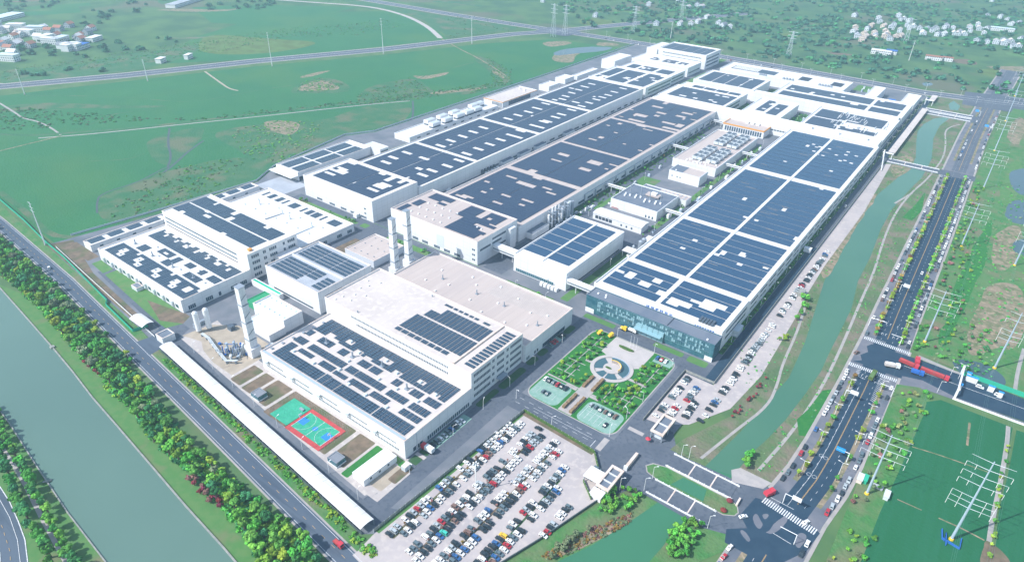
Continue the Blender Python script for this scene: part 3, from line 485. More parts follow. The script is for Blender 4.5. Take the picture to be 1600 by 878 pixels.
def arr(r, x0, x1, y0, y1, ax='y', w=2.0, gap=.5, holes=(), maxl=999, m='solar_navy', dz=.22, z=None, jit=0, name='solar_panel'):
    z = (r['zr'] if z is None else z)+dz
    A0, A1, B0, B1 = (x0, x1, y0, y1) if ax == 'y' else (y0, y1, x0, x1); n = max(1, int((A1-A0+gap)/(w+gap))); pw = (A1-A0-gap*(n-1))/n
    for i in range(n):
        a = A0+i*(pw+gap); c_ = a+pw/2; segs = [(B0, B1)]
        for H in holes:
            ha0, ha1, hb0, hb1 = (H[0], H[1], H[2], H[3]) if ax == 'y' else (H[2], H[3], H[0], H[1])
            if ha0 < c_ < ha1:
                ns = []
                for s0, s1 in segs:
                    if hb1 <= s0 or hb0 >= s1: ns.append((s0, s1)); continue
                    if hb0 > s0: ns.append((s0, hb0))
                    if hb1 < s1: ns.append((hb1, s1))
                segs = ns
        for s0, s1 in segs:
            k = max(1, int(math.ceil((s1-s0)/maxl))); L = (s1-s0)/k
            for j in range(k):
                u0 = s0+j*L+(gap/2 if j else 0); u1 = s0+(j+1)*L-(gap/2 if j < k-1 else 0)
                if u1-u0 < .8: continue
                if ax == 'y': piece(name, m, r, a, u0, z, a+pw, u1, z+.12)
                else: piece(name, m, r, u0, a, z, u1, a+pw, z+.12)
def wrow(r, side, u0, u1, z0, z1, n, fill=.6, name='window_row', m='window_glass', x=None):
    X0, X1, Y0, Y1, _, _ = BX[r.name]; b = MB(); p = (u1-u0)/n; w = p*fill; d = .06
    for i in range(n):
        c_ = u0+(i+.5)*p
        if side == 'S': b.box(c_-w/2, Y0-d, z0, c_+w/2, Y0+.02, z1)
        if side == 'N': b.box(c_-w/2, Y1-.02, z0, c_+w/2, Y1+d, z1)
        if side == 'E': b.box(X1-.02, c_-w/2, z0, X1+d, c_+w/2, z1)
        if side == 'W': b.box(X0-d, c_-w/2, z0, X0+.02, c_+w/2, z1)
    o = b.build(name, m, r)
    if n > 1: o['kind'] = 'stuff'
    return o
def door(r, side, c_, w, h, m='dark_opening', name='door'): 
    X0, X1, Y0, Y1, z, _ = BX[r.name]
    if side == 'S': return piece(name, m, r, c_-w/2, Y0-.08, z, c_+w/2, Y0+.02, z+h)
    if side == 'E': return piece(name, m, r, X1-.02, c_-w/2, z, X1+.08, c_+w/2, z+h)
def vents(r, pts, s=1.0, h=.9, m='white_metal', name='roof_vent'):
    for x, y in pts: piece(name, m, r, x-s/2, y-s/2, r['zr']+.02, x+s/2, y+s/2, r['zr']+h)
def stack(r, x, y, h, rad=.5, m='pale_metal', name='exhaust_stack', n=8):
    z = r['zr']; b = MB().tube((x, y, z), (x, y, z+h), rad, rad*.85, n); b.box(x-rad*2, y-rad*2, z, x+rad*2, y+rad*2, z+.5); return b.build(name, m, r)
def grid(x0, x1, nx, y0, y1, ny): return [(x0+(x1-x0)*i/max(1, nx-1), y0+(y1-y0)*j/max(1, ny-1)) for i in range(nx) for j in range(ny)]
# --- south block by the sports court
S1 = bld('factory_hall', 'low white hall beside the sports court, cream roof packed with many short solar rows', 'factory hall', -284, -173, 155, 204, 11.8, roof='roof_cream', cop='coping')
hE = [(-256, -250, 190, 193.5), (-268, -263, 187, 191), (-244, -238, 187, 190), (-228, -221, 190.5, 194.5), (-214, -208, 187, 190.5), (-199, -193, 190, 193), (-186, -181, 187, 190), (-262, -258, 187, 188.5), (-236, -232, 187, 189)]
for x0, x1, y0, y1 in ((-278, -272.4, 158, 171.4), (-271.8, -241.3, 158, 165), (-240.4, -236.6, 158, 165.4), (-236, -228.4, 158, 165), (-227.6, -200, 158, 165), (-199, -176.4, 158, 165.4), (-279, -271, 173, 178), (-269, -257.6, 168, 171.2), (-251, -240.4, 167.4, 171.6), (-239, -229.6, 167.4, 170.4), (-227, -214, 167.4, 171.4), (-211, -199, 167.4, 171.4), (-190, -177, 167.4, 171.6),
                       (-267, -238.4, 173, 177.8), (-236, -229.4, 173, 177.8), (-228.6, -208.4, 173, 177.8), (-205, -192, 173, 177.6), (-189, -177, 173, 177.8), (-279, -275, 181, 185.8), (-268, -257.4, 180.6, 185.6), (-251, -245.4, 180.6, 185.6), (-235, -227.4, 180.8, 185.6), (-226, -219.2, 180.8, 185.6), (-209, -204, 180.8, 185.6), (-196, -189, 180.8, 185.6), (-186, -177, 180.8, 185.6)):
    arr(S1, x0, x1, y0, y1)
for x0, x1 in ((-278, -268.6), (-268, -242), (-241.4, -209.6), (-209, -177)): arr(S1, x0, x1, 187, 200, holes=hE)
vents(S1, [(-270, 166.5), (-253, 166.4), (-238, 171.6), (-225, 166.5), (-212, 166.2), (-197, 166.4), (-240, 179.4), (-252, 192), (-224, 192.5), (-203, 179.4), (-188, 179.2), (-241, 188), (-212, 188.6), (-216, 179), (-197, 191), (-184, 188.5)], 1.5, 1.1, 'roof_blue_white')
for x, y in ((-262, 183), (-241, 183.5), (-222.5, 188), (-199, 183)): stack(S1, x, y, 3.6, .55, 'grey_metal')
for i in range(6): piece('roof_equipment', 'grey_metal', S1, -282+i*.5, 160+i*6.8, S1['zr'], -280.6+i*.5, 161.2+i*6.8, S1['zr']+.8)
piece('gutter_box', 'steel_blue', S1, -283.3, 155.7, S1['zr']+.02, -174, 157, S1['zr']+.5)
for i, x in enumerate((-272, -250, -228, -206, -186)):
    wrow(S1, 'S', x-6, x+7, 6.6, 7.4, 14); wrow(S1, 'S', x-8, x+9, 3.2, 4.2, 16)
    piece('door_canopy', 'pale_metal', S1, x-7.5, 153.6, 6.2, x-5.6, 155, 7.6)
wrow(S1, 'E', 170, 202, 1, 3.4, 22, .7); wrow(S1, 'E', 160, 167, 1, 3.5, 3, .8); b = MB().tube((-172.8, 163, 0), (-172.8, 163, 11), .2, n=5); b.build('downpipe', 'wall_grey', S1)
S2 = bld('office_block', 'tall white four-storey block with a blank cream roof half covered by solar rows', 'office block', -289, -174, 205, 250, 20, roof='roof_cream', cop='coping')
arr(S2, -234, -188.6, 213, 227.6, w=2.2, gap=.55); arr(S2, -223, -189, 229.2, 242, w=2.2, gap=.55); arr(S2, -230.6, -223.6, 229.2, 236, w=1.9)
for x in (-234, -229, -224, -219, -214, -209, -204, -199): arr(S2, x, x+4, 209, 211.8, w=1.2, gap=.12)
for x in (-228, -225, -221, -217, -213, -209, -205): arr(S2, x, x+2.7, 244.4, 246.2, w=1.2, gap=.12)
arr(S2, -198.4, -194, 244.2, 246, w=1.2, gap=.1); arr(S2, -182.5, -176.2, 209.4, 246.5, ax='x', w=2.0, gap=.8)
piece('roof_beam', 'coping', S2, -187.6, 206, S2['zr'], -186.6, 249.4, S2['zr']+.9)
for z0, n in ((15.6, 34), (11.6, 30)): wrow(S2, 'S', -266 if n == 34 else -262, -190, z0-.3, z0+1.0, n*2, .55)
for k in range(4):
    z = 2.6+k*4.5
    for u0, u1, n in ((207, 221, 12), (222.5, 224.5, 2), (226.5, 233, 6), (235, 237, 2), (238.5, 249, 10)): wrow(S2, 'E', u0, u1, z, z+1.9, n, .72)
piece('entrance_canopy', 'grey_metal', S2, -173.9, 226, 3, -171, 233, 3.6); vents(S2, [(-283, 208), (-282, 213), (-278, 219), (-281, 226), (-275, 213), (-279, 231), (-284, 235), (-272, 222), (-276, 238)], .9, .7)
for x, y, g_ in ((-262, 207, 0), (-240, 247, 0)): vents(S2, [(x, y)], .6, 1.4, 'grey_metal', 'roof_drain')
S3 = bld('factory_hall', 'long low hall with a bare beige roof behind the tall cream-roofed block', 'factory hall', -287, -172, 250.3, 300, 12, roof='roof_beige', cop='coping')
vents(S3, [(-266, 268), (-266, 284), (-252, 262), (-250, 273), (-240, 258), (-236, 284), (-228, 268), (-214, 262), (-212, 276), (-196, 262), (-184, 268), (-180, 284), (-205, 288), (-190, 280), (-244, 290), (-222, 292)], 1.1, .7, 'white_metal')
for x, y in ((-258, 276), (-229, 276), (-207, 276), (-179, 272)): stack(S3, x, y, 3.2, .4, 'grey_metal')
b = MB()
for i in range(52): b.box(-225+i*1.0, 281, S3['zr']+.03, -224.6+i*1.0, 296, S3['zr']+.12)
b.build('roof_rib', 'roof_cream', S3, kind='stuff')
wrow(S3, 'E', 268, 292, .5, 3.2, 10, .94); wrow(S3, 'E', 259, 264, 1, 3, 2, .6); wrow(S3, 'E', 251.5, 255, 1, 3, 2, .6)
# --- west group
WW = bld('factory_hall', 'westernmost low white hall, its roof crowded with solar rows and white gaps', 'factory hall', -474, -368, 156.5, 206, 9.4, cop='coping')
hW = [(x, x+5.5, 164, 169.5) for x in (-462, -440, -418, -396, -380)]+[(x, x+4.6, 161, 165) for x in (-457, -434, -412, -391)]+[(x, x+3, 169.5, 173) for x in (-447, -404, -373)]
arr(WW, -469.6, -369.6, 159, 172.4, w=2.3, gap=.5, holes=hW)
arr(WW, -456, -447, 174, 181, w=1.9, gap=.3); arr(WW, -440, -425, 180.4, 186.6, w=2, holes=[(-436, -431, 182, 184)]); arr(WW, -424, -415, 174, 186, w=2, gap=.35, holes=[(-424, -420, 180, 186)]); arr(WW, -397, -381, 174, 179.6, w=2.1); arr(WW, -381, -370.6, 181, 187, w=2.1); arr(WW, -392, -387, 181.5, 187, w=2); arr(WW, -408, -400, 181.6, 186.8, w=2)
hW2 = [(x, x+4, 199, 204) for x in range(-464, -380, 11)]+[(x, x+3.6, 195.5, 199) for x in range(-459, -380, 13)]
arr(WW, -467, -370.6, 188.6, 201.4, w=2.3, gap=.4, holes=hW2)
for x, y in ((-462, 177), (-436, 175.5), (-411, 176), (-388, 177)): stack(WW, x, y, 3.6, .5, 'grey_metal')
vents(WW, [(-460, 167), (-438, 167), (-416, 166.6), (-394, 166.6), (-455, 163), (-432, 163), (-410, 163), (-389, 163), (-432, 178), (-404, 177.5), (-445, 184), (-413, 189), (-393, 184.5), (-376, 178), (-445, 197), (-430, 198), (-408, 198)], .9, .7, 'grey_metal')
for i in range(9): piece('wall_duct', 'pale_metal', WW, -468+i*11, 155.4, 1.2, -466.4+i*11, 156.5, 4.8)
for i in range(9): wrow(WW, 'S', -464.5+i*11, -461+i*11, 1.5, 4.0, 1, 1, 'window')
for u in (160, 172, 181, 190, 197): wrow(WW, 'E', u, u+(5 if u != 181 else 2), .8, 3.6, 4 if u != 181 else 1, .85)
V_ = bld('office_block', 'taller white block with long dark window bands and diagonal solar rows at the west edge', 'office block', -475, -369, 206.4, 246, 20, cop='coping')
hV = [(-446, -438.6, 221.5, 224.5), (-452, -448, 226, 229), (-466, -461.5, 214, 217), (-434, -429, 236, 241), (-412, -407.4, 213, 216), (-396, -392, 238, 242), (-428, -423, 228.4, 234), (-459, -456, 237, 242)]
arr(V_, -475+1.4, -376.6, 214, 227.2, w=2.3, gap=.34, holes=hV); arr(V_, -473.6, -375.6, 228.6, 241.6, w=2.3, gap=.34, holes=hV)
for z in (16.0, 12.6, 9.6): wrow(V_, 'S', -472, -382, z-1.0, z+.2, 52, .9)
for k in range(4):
    for u0, u1, n in ((209, 215, 4), (218, 220.5, 2), (223, 229, 4), (234, 236, 1), (238, 244, 4)): wrow(V_, 'E', u0, u1, 2+k*4.6, 4.2+k*4.6, n, .8)
piece('roof_tank', 'orange', V_, -375, 210.6, V_['zr'], -372.6, 213, V_['zr']+1.6)
V2 = bld('factory_hall', 'low white hall with a nearly empty white roof and one broken row of panels', 'factory hall', -478, -371, 246.4, 299, 7, cop='coping')
for x0, x1 in ((-471, -469), (-464, -459), (-454, -449), (-445, -443), (-437, -428.6), (-422, -420), (-416, -411), (-409, -402), (-398, -396), (-389, -378.6)): arr(V2, x0, x1, 287, 295, w=2.0, gap=.3)
for x, y in ((-456, 275), (-428, 276), (-416, 274), (-392, 276)): stack(V2, x, y, 4, .45, 'pale_metal')
vents(V2, grid(-465, -385, 7, 255, 280, 3), 1, .8, 'pale_metal'); b = MB().tube((-391, 276, 6.4), (-391, 256, 6.6), .5, n=6); b.build('roof_duct', 'pale_metal', V2); b = MB().tube((-428, 276, 6.4), (-430, 256, 6.6), .5, n=6); b.build('roof_duct', 'grey_metal', V2)
for u in (252, 268, 282, 292): wrow(V2, 'E', u, u+4.5, .8, 3.4, 3, .85)
AN = bld('boundary_building', 'very long narrow single-storey building with solar rows along the west field edge', 'annex', -501, -490, 158, 298, 5.6, cop='coping')
for y0 in range(160, 296, 14): arr(AN, -500, -493.6, y0, y0+10.4, ax='y', w=3, gap=.3, m='solar_navy')
for y0 in range(164, 296, 12): wrow(AN, 'E', y0, y0+2.4, 2.2, 3.4, 1, 1, 'window')
X1 = bld('warehouse', 'white warehouse with lengthwise solar strips and a loading canopy at the field edge', 'warehouse', -515, -484, 334, 421, 8.2, cop='coping')
for y0, y1 in ((337, 361), (363, 387), (389, 413)):
    for x0, x1 in ((-512.5, -508.8), (-508.3, -504.6), (-504.1, -500.6), (-497.4, -493.8), (-493.3, -489.6), (-489, -486)): piece('solar_panel', 'solar_navy', X1, x0, y0, X1['zr']+.2, x1, y1, X1['zr']+.34)
piece('loading_canopy', 'white_metal', X1, -516, 326.5, 4.4, -484.2, 333.9, 4.9); door(X1, 'S', -508, 8, 4); door(X1, 'S', -496, 7, 4); door(X1, 'E', 337, 4, 3.6)
XB = bld('link_building', 'small pale blue-roofed building at the rear of the canopied warehouse', 'building', -494, -471, 421.4, 433, 8, roof='roof_blue_white', cop='coping', par=.3); wrow(XB, 'E', 422, 432, 1, 6, 6, .8)
sk0 = random.Random(41)
# --- long hall P (west column)
def mods(r, xs, ys, halves, hol, m, w, gap=.12, jit=0, ax='x', maxl=99):
    for y0, y1 in ys:
        for x0, x1 in halves: arr(r, x0, x1, y0, y1, ax=ax, w=w, gap=gap, holes=hol, m=m, maxl=maxl)
def hl(pts, a=6.2, c_=1.9): return [(x-a, x+a, y-c_, y+c_) for x, y in pts]
P1 = bld('factory_hall', 'blank-fronted white end hall of the long western row, dark panels and white gaps on top', 'factory hall', -455, -371, 319, 370, 18.5, cop='coping')
hP1 = hl([(-441.3,335.7), (-443.6,342.8), (-437.1,345.4), (-441.3,351.5), (-388.4,336.6), (-387.8,349.5), (-389.2,345.4)], 6.5, 2.2)+[(-411.5, -409.7, 333, 338), (-449, -440, 362, 367), (-385, -380, 360, 368), (-397, -391, 357, 366), (-410, -403, 362, 367)]
for x0, x1 in ((-449, -411.2), (-410.4, -376)): arr(P1, x0, x1, 324, 366, ax='x', w=3.3, gap=.14, holes=hP1, m='solar_slate')
for x0 in (-440, -424, -410, -398, -386): wrow(P1, 'S', x0, x0+7, .8, 2.6, 5, .8)
for z in (5, 9): wrow(P1, 'S', -381, -379, z, z+1.2, 1, 1, 'window')
piece('entrance_porch', 'white_metal', P1, -391, 315.6, 0, -387, 318.9, 3.4); wrow(P1, 'E', 345, 348, 6, 9, 1, 1, 'wall_panel', 'wall_grey')
PL = bld('factory_hall', 'very long western hall with dark arrays broken by many white skylight gaps', 'factory hall', -452, -369.5, 370.4, 774, 13.8, cop='coping')
hP = hl([(-434.9,437.6), (-435.7,422.2), (-436.5,407.3), (-413.6,424.3), (-432.9,393.3), (-385.8,438.6), (-385.0,424.1), (-387.8,405.6), (-387.3,391.7), (-424.5,457.9), (-426.6,473.9), (-426.0,490.6), (-426.6,510.9), (-427.2,527.8), (-426.6,541.9), (-391.4,458.6), (-391.4,473.3), (-391.2,490.7), (-391.0,508.7), (-391.1,527.0), (-391.9,543.3),
  (-425.7,566.2), (-425.2,583.6), (-423.4,602.8), (-424.7,619.8), (-426.6,642.3), (-391.0,566.3), (-390.7,585.1), (-391.0,641.6), (-390.6,619.4), (-389.9,604.8), (-388.7,588.3), (-383.9,567.0)])
hP += hl([(-430.9,751.8), (-429.9,732.6), (-429.2,716.4), (-428.3,700.1), (-426.0,683.7), (-422.2,669.3), (-390.3,758.5), (-390.8,738.8), (-389.6,721.1), (-390.3,706.7), (-390.8,692.7), (-390.5,675.7), (-390.1,659.3), (-403.5,669.7)], 5.5, 2.2)
hP += [(x, x+q_, y, y+2.4) for x, y, q_ in [(sk0.uniform(-446, -378), sk0.uniform(376, 766), sk0.choice([2.5, 4, 8])) for _ in range(16)]]
for y0, y1 in ((374, 446), (451, 546), (552, 647), (654, 770)):
    for x0, x1 in ((-448, -411.6), (-410.6, -373)): arr(PL, x0, x1, y0, y1, ax='x', w=4.0, gap=.18, holes=hP, m='solar_slate')
for y0 in range(470, 760, 16): wrow(PL, 'E', y0, y0+9, 1.2, 3.2, 6, .8)
for y0 in (480, 508, 536, 590): piece('service_annex', 'wall_grey', PL, -369.4, y0, 0, -364.6, y0+17, 4.4); piece('annex_roof', 'roof_dark', PL, -369.3, y0+.4, 4.42, -365, y0+16.6, 4.6)
for i in range(10): piece('chiller_unit', ['dark_metal', 'white_metal'][i % 2], PL, -369.4+(i % 2)*2.6, 452+i*2.2, 0, -367.2+(i % 2)*2.6, 454+i*2.2, 4.2-(i % 2)*2)
# --- long hall Q (second column)
Q1 = bld('factory_hall', 'beige-roofed white end hall of the second long row, with a stepped L of dark panels', 'factory hall', -350, -264, 319, 366, 19.2, roof='roof_beige', cop='coping')
for x0, x1, y0, y1, hs in ((-298, -284, 322, 350, []), (-284, -270, 322, 332, []), (-284, -276, 332, 352, hl([(-280, 340)], 5, 1.4)), (-276, -268, 330, 346, [(-276, -268, 334, 342)]), (-306, -292, 344, 363, [(-300, -296, 350, 353)]), (-286, -271, 348, 363, [(-283, -279, 350, 355)]), (-347, -342, 322, 334, []), (-345, -338, 336, 346, [(-345, -338, 339, 341)]), (-343, -322, 349, 363, [(-343, -330, 350, 352), (-330, -322, 354, 357)])):
    arr(Q1, x0, x1, y0, y1, ax='x', w=3.2, gap=.1, holes=hs, m='solar_slate')
vents(Q1, grid(-335, -305, 5, 326, 345, 3)+[(-279, 337), (-275, 337)], 1.1, .8)
for z, a, c_ in ((11, 322, 334), (11, 336, 347), (7, 340, 352), (14.5, 336, 352)): wrow(Q1, 'E', a, c_, z-.8, z+.8, 12, .85)
for z in (3, 7, 11): wrow(Q1, 'S', -269, -266, z, z+1.4, 2, .8)
for z in (8, 11.5): wrow(Q1, 'S', -336, -331, z, z+1.2, 3, .7)
for x0 in (-328, -318, -306, -296, -286): wrow(Q1, 'S', x0, x0+6, .8, 3, 5, .8)
piece('wall_panel', 'wall_grey', Q1, -303, 318.9, 3, -296, 319, 13); piece('stair_tower', 'wall_white', Q1, -264, 353, 0, -260.5, 360, 16.5)
QL = bld('factory_hall', 'very long second-row hall, nearly solid blue-grey arrays with irregular beige gaps', 'factory hall', -347, -262.5, 366.4, 748, 13, roof='roof_beige', cop='coping')
hQ = [(x-a, x+a, y-c_, y+c_) for (x, y), a, c_ in (((-324.5,400.0), 3, 2), ((-328.6,436.1), 3, .5), ((-326.0,442.0), 6, 1.2), ((-328.1,393.5), 3, .7), ((-310.3,436.7), 6, 2.6), ((-301.2,435.4), 4, 3), ((-307.1,454.3), 5, 2.6), ((-287.9,441.3), 5, 2), ((-305.8,407.2), 5, .7), ((-284.9,400.3), 3, 2), ((-305.1,421.5), 4, .5), ((-277.0,405.3), 5, .6), ((-277.3,421.2), 4, .6), ((-336.0,418.6), 3, 2), ((-335.3,426.6), 3, .8), ((-279.7,436.0), 5, 1.5), ((-302.5,391.9), 5, 1), ((-320.0,464.6), 4, 3),
  ((-321.2,517.7), 6, 3), ((-318.1,499.1), 6, 1.5), ((-287.4,518.2), 7, 4), ((-285.9,497.6), 6, 3), ((-287.3,480.7), 6, .8), ((-271.5,512.0), 2, 1.5), ((-322.4,571.9), 5, 2), ((-318.9,582.5), 3, 3), ((-314.8,606.9), 2.5, 1), ((-288.5,574.3), 6, .7), ((-287.7,556.3), 6, .7), ((-296.1,553.6), 6, .6), ((-291.1,581.7), 2, 1), ((-268.3,596.6), 3, 2),
  ((-322.7,677.4), 8, 5), ((-317.2,658.0), 10, 3), ((-308.4,686.9), 3, 3), ((-322.7,718.9), 7, 2.5), ((-322.2,739.7), 3, 5), ((-285.4,719.6), 7, 3), ((-286.3,673.5), 8, 3), ((-276.2,656.9), 10, 2.5), ((-273.4,673.3), 4, 7), ((-337.3,658.3), 3, 2), ((-341.2,689.4), 3, 1.5))]
hQ += [(x, x+q_, y, y+w_) for x, y, q_, w_ in [(sk0.uniform(-341, -272), sk0.uniform(376, 740), sk0.choice([3, 5, 9, 12]), sk0.choice([2, 3, 5])) for _ in range(20)]]
for y0, y1 in ((374, 455), (462, 545), (550, 645), (651, 744)):
    for x0, x1 in ((-342.5, -305.4), (-304.8, -267)): arr(QL, x0, x1, y0, y1, ax='x', w=2.9, gap=.12, holes=hQ, m='solar_slate')
for y0 in range(452, 740, 15): wrow(QL, 'E', y0, y0+9, 1, 3.2, 6, .85)
piece('side_annex', 'wall_white', QL, -262.4, 376, 0, -256, 398, 5); piece('annex_roof', 'roof_dark', QL, -262.3, 376.4, 5.02, -256.4, 397.6, 5.2)
sk = random.Random(3)
tw = link('scrubber_plant', None, loc=(-258, 418, 0)); tag(tw, 'cluster of grey metal scrubber columns and ducts standing against the second-row hall', 'process plant')
for i in range(14):
    x, y = -260.5+sk.uniform(0, 5), 402+i*2.3; r_ = sk.uniform(.5, 1.3); b = MB().tube((x, y, 0), (x, y, sk.uniform(8, 16)), r_, n=8); b.build('column', sk.choice(['pale_metal', 'grey_metal', 'grey_metal', 'white_metal']), tw)
for i in range(6): b = MB().tube((-262, 403+i*5, 12+sk.uniform(-2, 2)), (-256, 406+i*5, 11), .5, n=6).box(-261, 402+i*5, 4+i % 3, -255.6, 403.4+i*5, 4.3+i % 3); b.build('duct', 'grey_metal', tw)
# --- flat beige building T, hall U, block N
T_ = bld('workshop', 'small flat pinkish-beige roofed workshop left of the two white towers', 'workshop', -348, -318, 270, 300, 5.6, roof='roof_beige', wall='wall_grey', cop='coping', par=.5)
vents(T_, grid(-343, -323, 4, 275, 295, 3), .7, .5, 'grey_metal')
U_b = bld('factory_hall', 'cube-like white hall with broad solar rows and a bare grey roof patch', 'factory hall', -354, -301, 209, 253, 16.4, roof='roof_grey', cop='coping')
for y0 in (211.4, 214.8, 218.2, 221.6, 225):
    for x0, x1 in ((-351.6, -346), (-345.4, -333.4), (-332.6, -325)): arr(U_b, x0, x1, y0, y0+2.7, ax='x', w=2.6)
for y0 in (218.2, 221.6, 225): arr(U_b, -324, -315, y0, y0+2.7, ax='x', w=2.6)
for y0 in (212, 215.4, 218.8, 222.2): arr(U_b, -311, -303.4, y0, y0+2.7, ax='x', w=2.6)
for y0 in (233, 236.4, 239.8, 243.2, 246.6):
    for x0, x1 in ((-351.6, -348), (-347.4, -335.4), (-334.4, -319.4), (-318.4, -303.6)): arr(U_b, x0, x1, y0, y0+2.7, ax='x', w=2.6)
piece('roof_beam', 'wall_white', U_b, -353, 229.6, U_b['zr'], -302, 230.6, U_b['zr']+.7)
wrow(U_b, 'S', -348, -308, 1.2, 2.4, 40, .9); wrow(U_b, 'E', 214, 224, 1.5, 4.5, 4, .9); wrow(U_b, 'E', 214, 228, 10, 11.5, 6, .95); wrow(U_b, 'E', 234, 246, 6, 7.6, 6, .95)
N_ = bld('plant_building', 'small white plant building with a pale blue-white ribbed roof', 'plant building', -332, -301.6, 183, 196.5, 9.2, roof='roof_blue_white', cop='coping')
vents(N_, grid(-329, -305, 6, 185.5, 194, 2), .7, .7); b = MB()
for i in range(1): b.box(-331, 189.4, 8.42, -302.4, 189.7, 8.6)
b.build('roof_rib', 'white_metal', N_)
N2 = bld('plant_building', 'lower white lean-to building in front of the ribbed-roof plant building', 'plant building', -326, -301, 171.6, 182.8, 4.8, roof='roof_blue_white', cop='coping', par=.4)
GR = bld('green_roof_shed', 'shed with a bright green roof behind the tall slanting white tower', 'shed', -345, -333, 186, 200, 4.4, roof='green_roof', cop='green_roof', par=.4, wall='green_roof')
CB_ = bld('covered_walkway', 'long pale canopy roof running beside the green-roofed shed', 'canopy', -364, -334, 203, 206, 4.2, roof='green_net', par=.3); del CB_
BR2 = bld('link_building', 'white ridged-roof link between the window-banded block and the cube-like hall', 'building', -368.6, -354.4, 226, 244, 11.5, cop='coping', par=.3)
# --- hall X
XX = bld('factory_hall', 'white hall with two blue solar fields divided by a white roof seam, near the gardens', 'factory hall', -240, -196, 330, 409, 14, cop='coping_white')
for x0, x1 in ((-238.6, -220.2), (-218, -201)): arr(XX, x0, x1, 340, 405, ax='x', w=8.8, gap=.7, m='solar_blue')
wrow(XX, 'S', -238, -206, .6, 3, 20, .9, m='curtain_glass'); wrow(XX, 'E', 336, 404, .4, 1.6, 30, .95)
piece('seam', 'wall_white', XX, -219.9, 334, XX['zr']+.02, -218.4, 408, XX['zr']+.7); stack(XX, -215, 328, 0.01, .1)
rk = link('chiller_plant', None, loc=(-205, 326, 0)); tag(rk, 'small white chiller rack with pipes in front of the two-field solar hall', 'chiller')
for i in range(5): piece('chiller_unit', 'white_metal', rk, -214+i*3, 325, 0, -212+i*3, 327.6, 2.4)
MB().tube((-208, 326, 0), (-208, 326, 7), .3).build('exhaust_pipe', 'grey_metal', rk)
# --- middle services
M5 = bld('equipment_building', 'long low white gabled equipment building with dark openings and an outdoor pipe rack', 'equipment building', -240, -196, 438.5, 451, 5.4, par=.3, cop='coping_white')
MB().face([(-240.3, 438, 5.5), (-195.7, 438, 5.5), (-195.7, 444.7, 6.6), (-240.3, 444.7, 6.6)]).face([(-240.3, 444.7, 6.6), (-195.7, 444.7, 6.6), (-195.7, 451.5, 5.5), (-240.3, 451.5, 5.5)]).build('gable_roof', 'roof_white', M5)
wrow(M5, 'S', -238, -222, 1.2, 4, 5, .85, m='dark_opening'); wrow(M5, 'S', -216, -202, 1.5, 3.2, 3, .3)
M4 = bld('substation', 'square white building with a dark roof and four tall exhaust pipes', 'substation', -240, -197, 467, 508, 8.6, roof='roof_dark', cop='wall_white')
for x, y in ((-232, 486), (-223, 488), (-213, 485), (-204, 487)): stack(M4, x, y, 8.5, .4, 'grey_metal'); vents(M4, [(x+1.5, y-3), (x-2, y-6), (x-3, y-2)], 1.3, 1.4)
piece('roof_platform', 'roof_beige', M4, -220, 491, 8.6, -208, 497, 10); piece('roof_tank', 'white_metal', M4, -216, 492, 10.02, -211, 496, 11.6); wrow(M4, 'S', -208, -199, .8, 3, 3, .4); piece('red_band', 'red', M4, -238.5, 466.8, .5, -232, 466.95, 1.2)
M4B = bld('substation_annex', 'low annex with a flat brown and grey cluttered roof behind the dark-roofed building', 'annex', -234, -190, 508.4, 520, 6, roof='roof_beige', cop='roof_grey'); piece('dark_roof_panel', 'roof_dark', M4B, -233, 509.2, 5.25, -218, 519, 5.4); vents(M4B, grid(-214, -194, 6, 511, 517, 3), 1.2, .6, 'roof_grey')
M2 = bld('control_building', 'white box building with a mauve roof in front of the rooftop chiller hall', 'control building', -229, -199, 556, 575, 9.6, roof='roof_beige', cop='wall_grey'); vents(M2, [(-224, 560)], 1.2); piece('lower_roof', 'roof_dark', M2, -228, 557, M2['zr']+.05, -217, 574, M2['zr']+.2)
for x in (-226, -221, -218): wrow(M2, 'S', x, x+1, 4, 5.2, 1, 1, 'window')
M1 = bld('utility_hall', 'long utility hall carrying four rows of white rooftop chillers', 'utility hall', -241, -197, 589, 702, 8.4, roof='roof_beige', cop='wall_white')
for i in range(9):
    for x0 in (-226, -212): 
        for dx in (0, 5.2): 
            if i in (4,) : continue
            y = 600+i*10.6; piece('chiller_unit', 'pale_metal', M1, x0+dx, y, 8.6, x0+dx+4.6, y+7.6, 11.4); piece('chiller_base', 'dark_metal', M1, x0+dx+.3, y+.3, 7.6, x0+dx+4.3, y+7.3, 8.58); [piece('fan_deck', 'dark_metal', M1, x0+dx+.5, y+.5+2.5*u_, 11.42, x0+dx+4.1, y+2.1+2.5*u_, 11.7) for u_ in range(3)]
for i in range(22): x, y = sk.uniform(-230, -200), sk.uniform(591, 599); piece('roof_vent', 'white_metal', M1, x, y, 7.62, x+1.2, y+1.2, 8.6)
M3 = bld('canteen', 'beige-roofed building with a bright orange cornice at the head of the chiller hall', 'building', -245, -199, 728, 769, 8.6, roof='roof_beige', cop='orange', wall='wall_white')
b = MB(); b.box(-245.3, 727.7, 7.2, -198.7, 728, 8.7).box(-198.98, 727.7, 7.2, -198.7, 769.2, 8.7).box(-245.3, 728, 7.2, -245.02, 769.2, 8.7); b.build('orange_cornice', 'orange', M3)
for x in (-226, -220, -214): piece('roof_hatch', 'white_metal', M3, x, 744, 7.82, x+3.4, 748, 9.6)
wrow(M3, 'S', -243, -201, 1, 6, 16, .7)
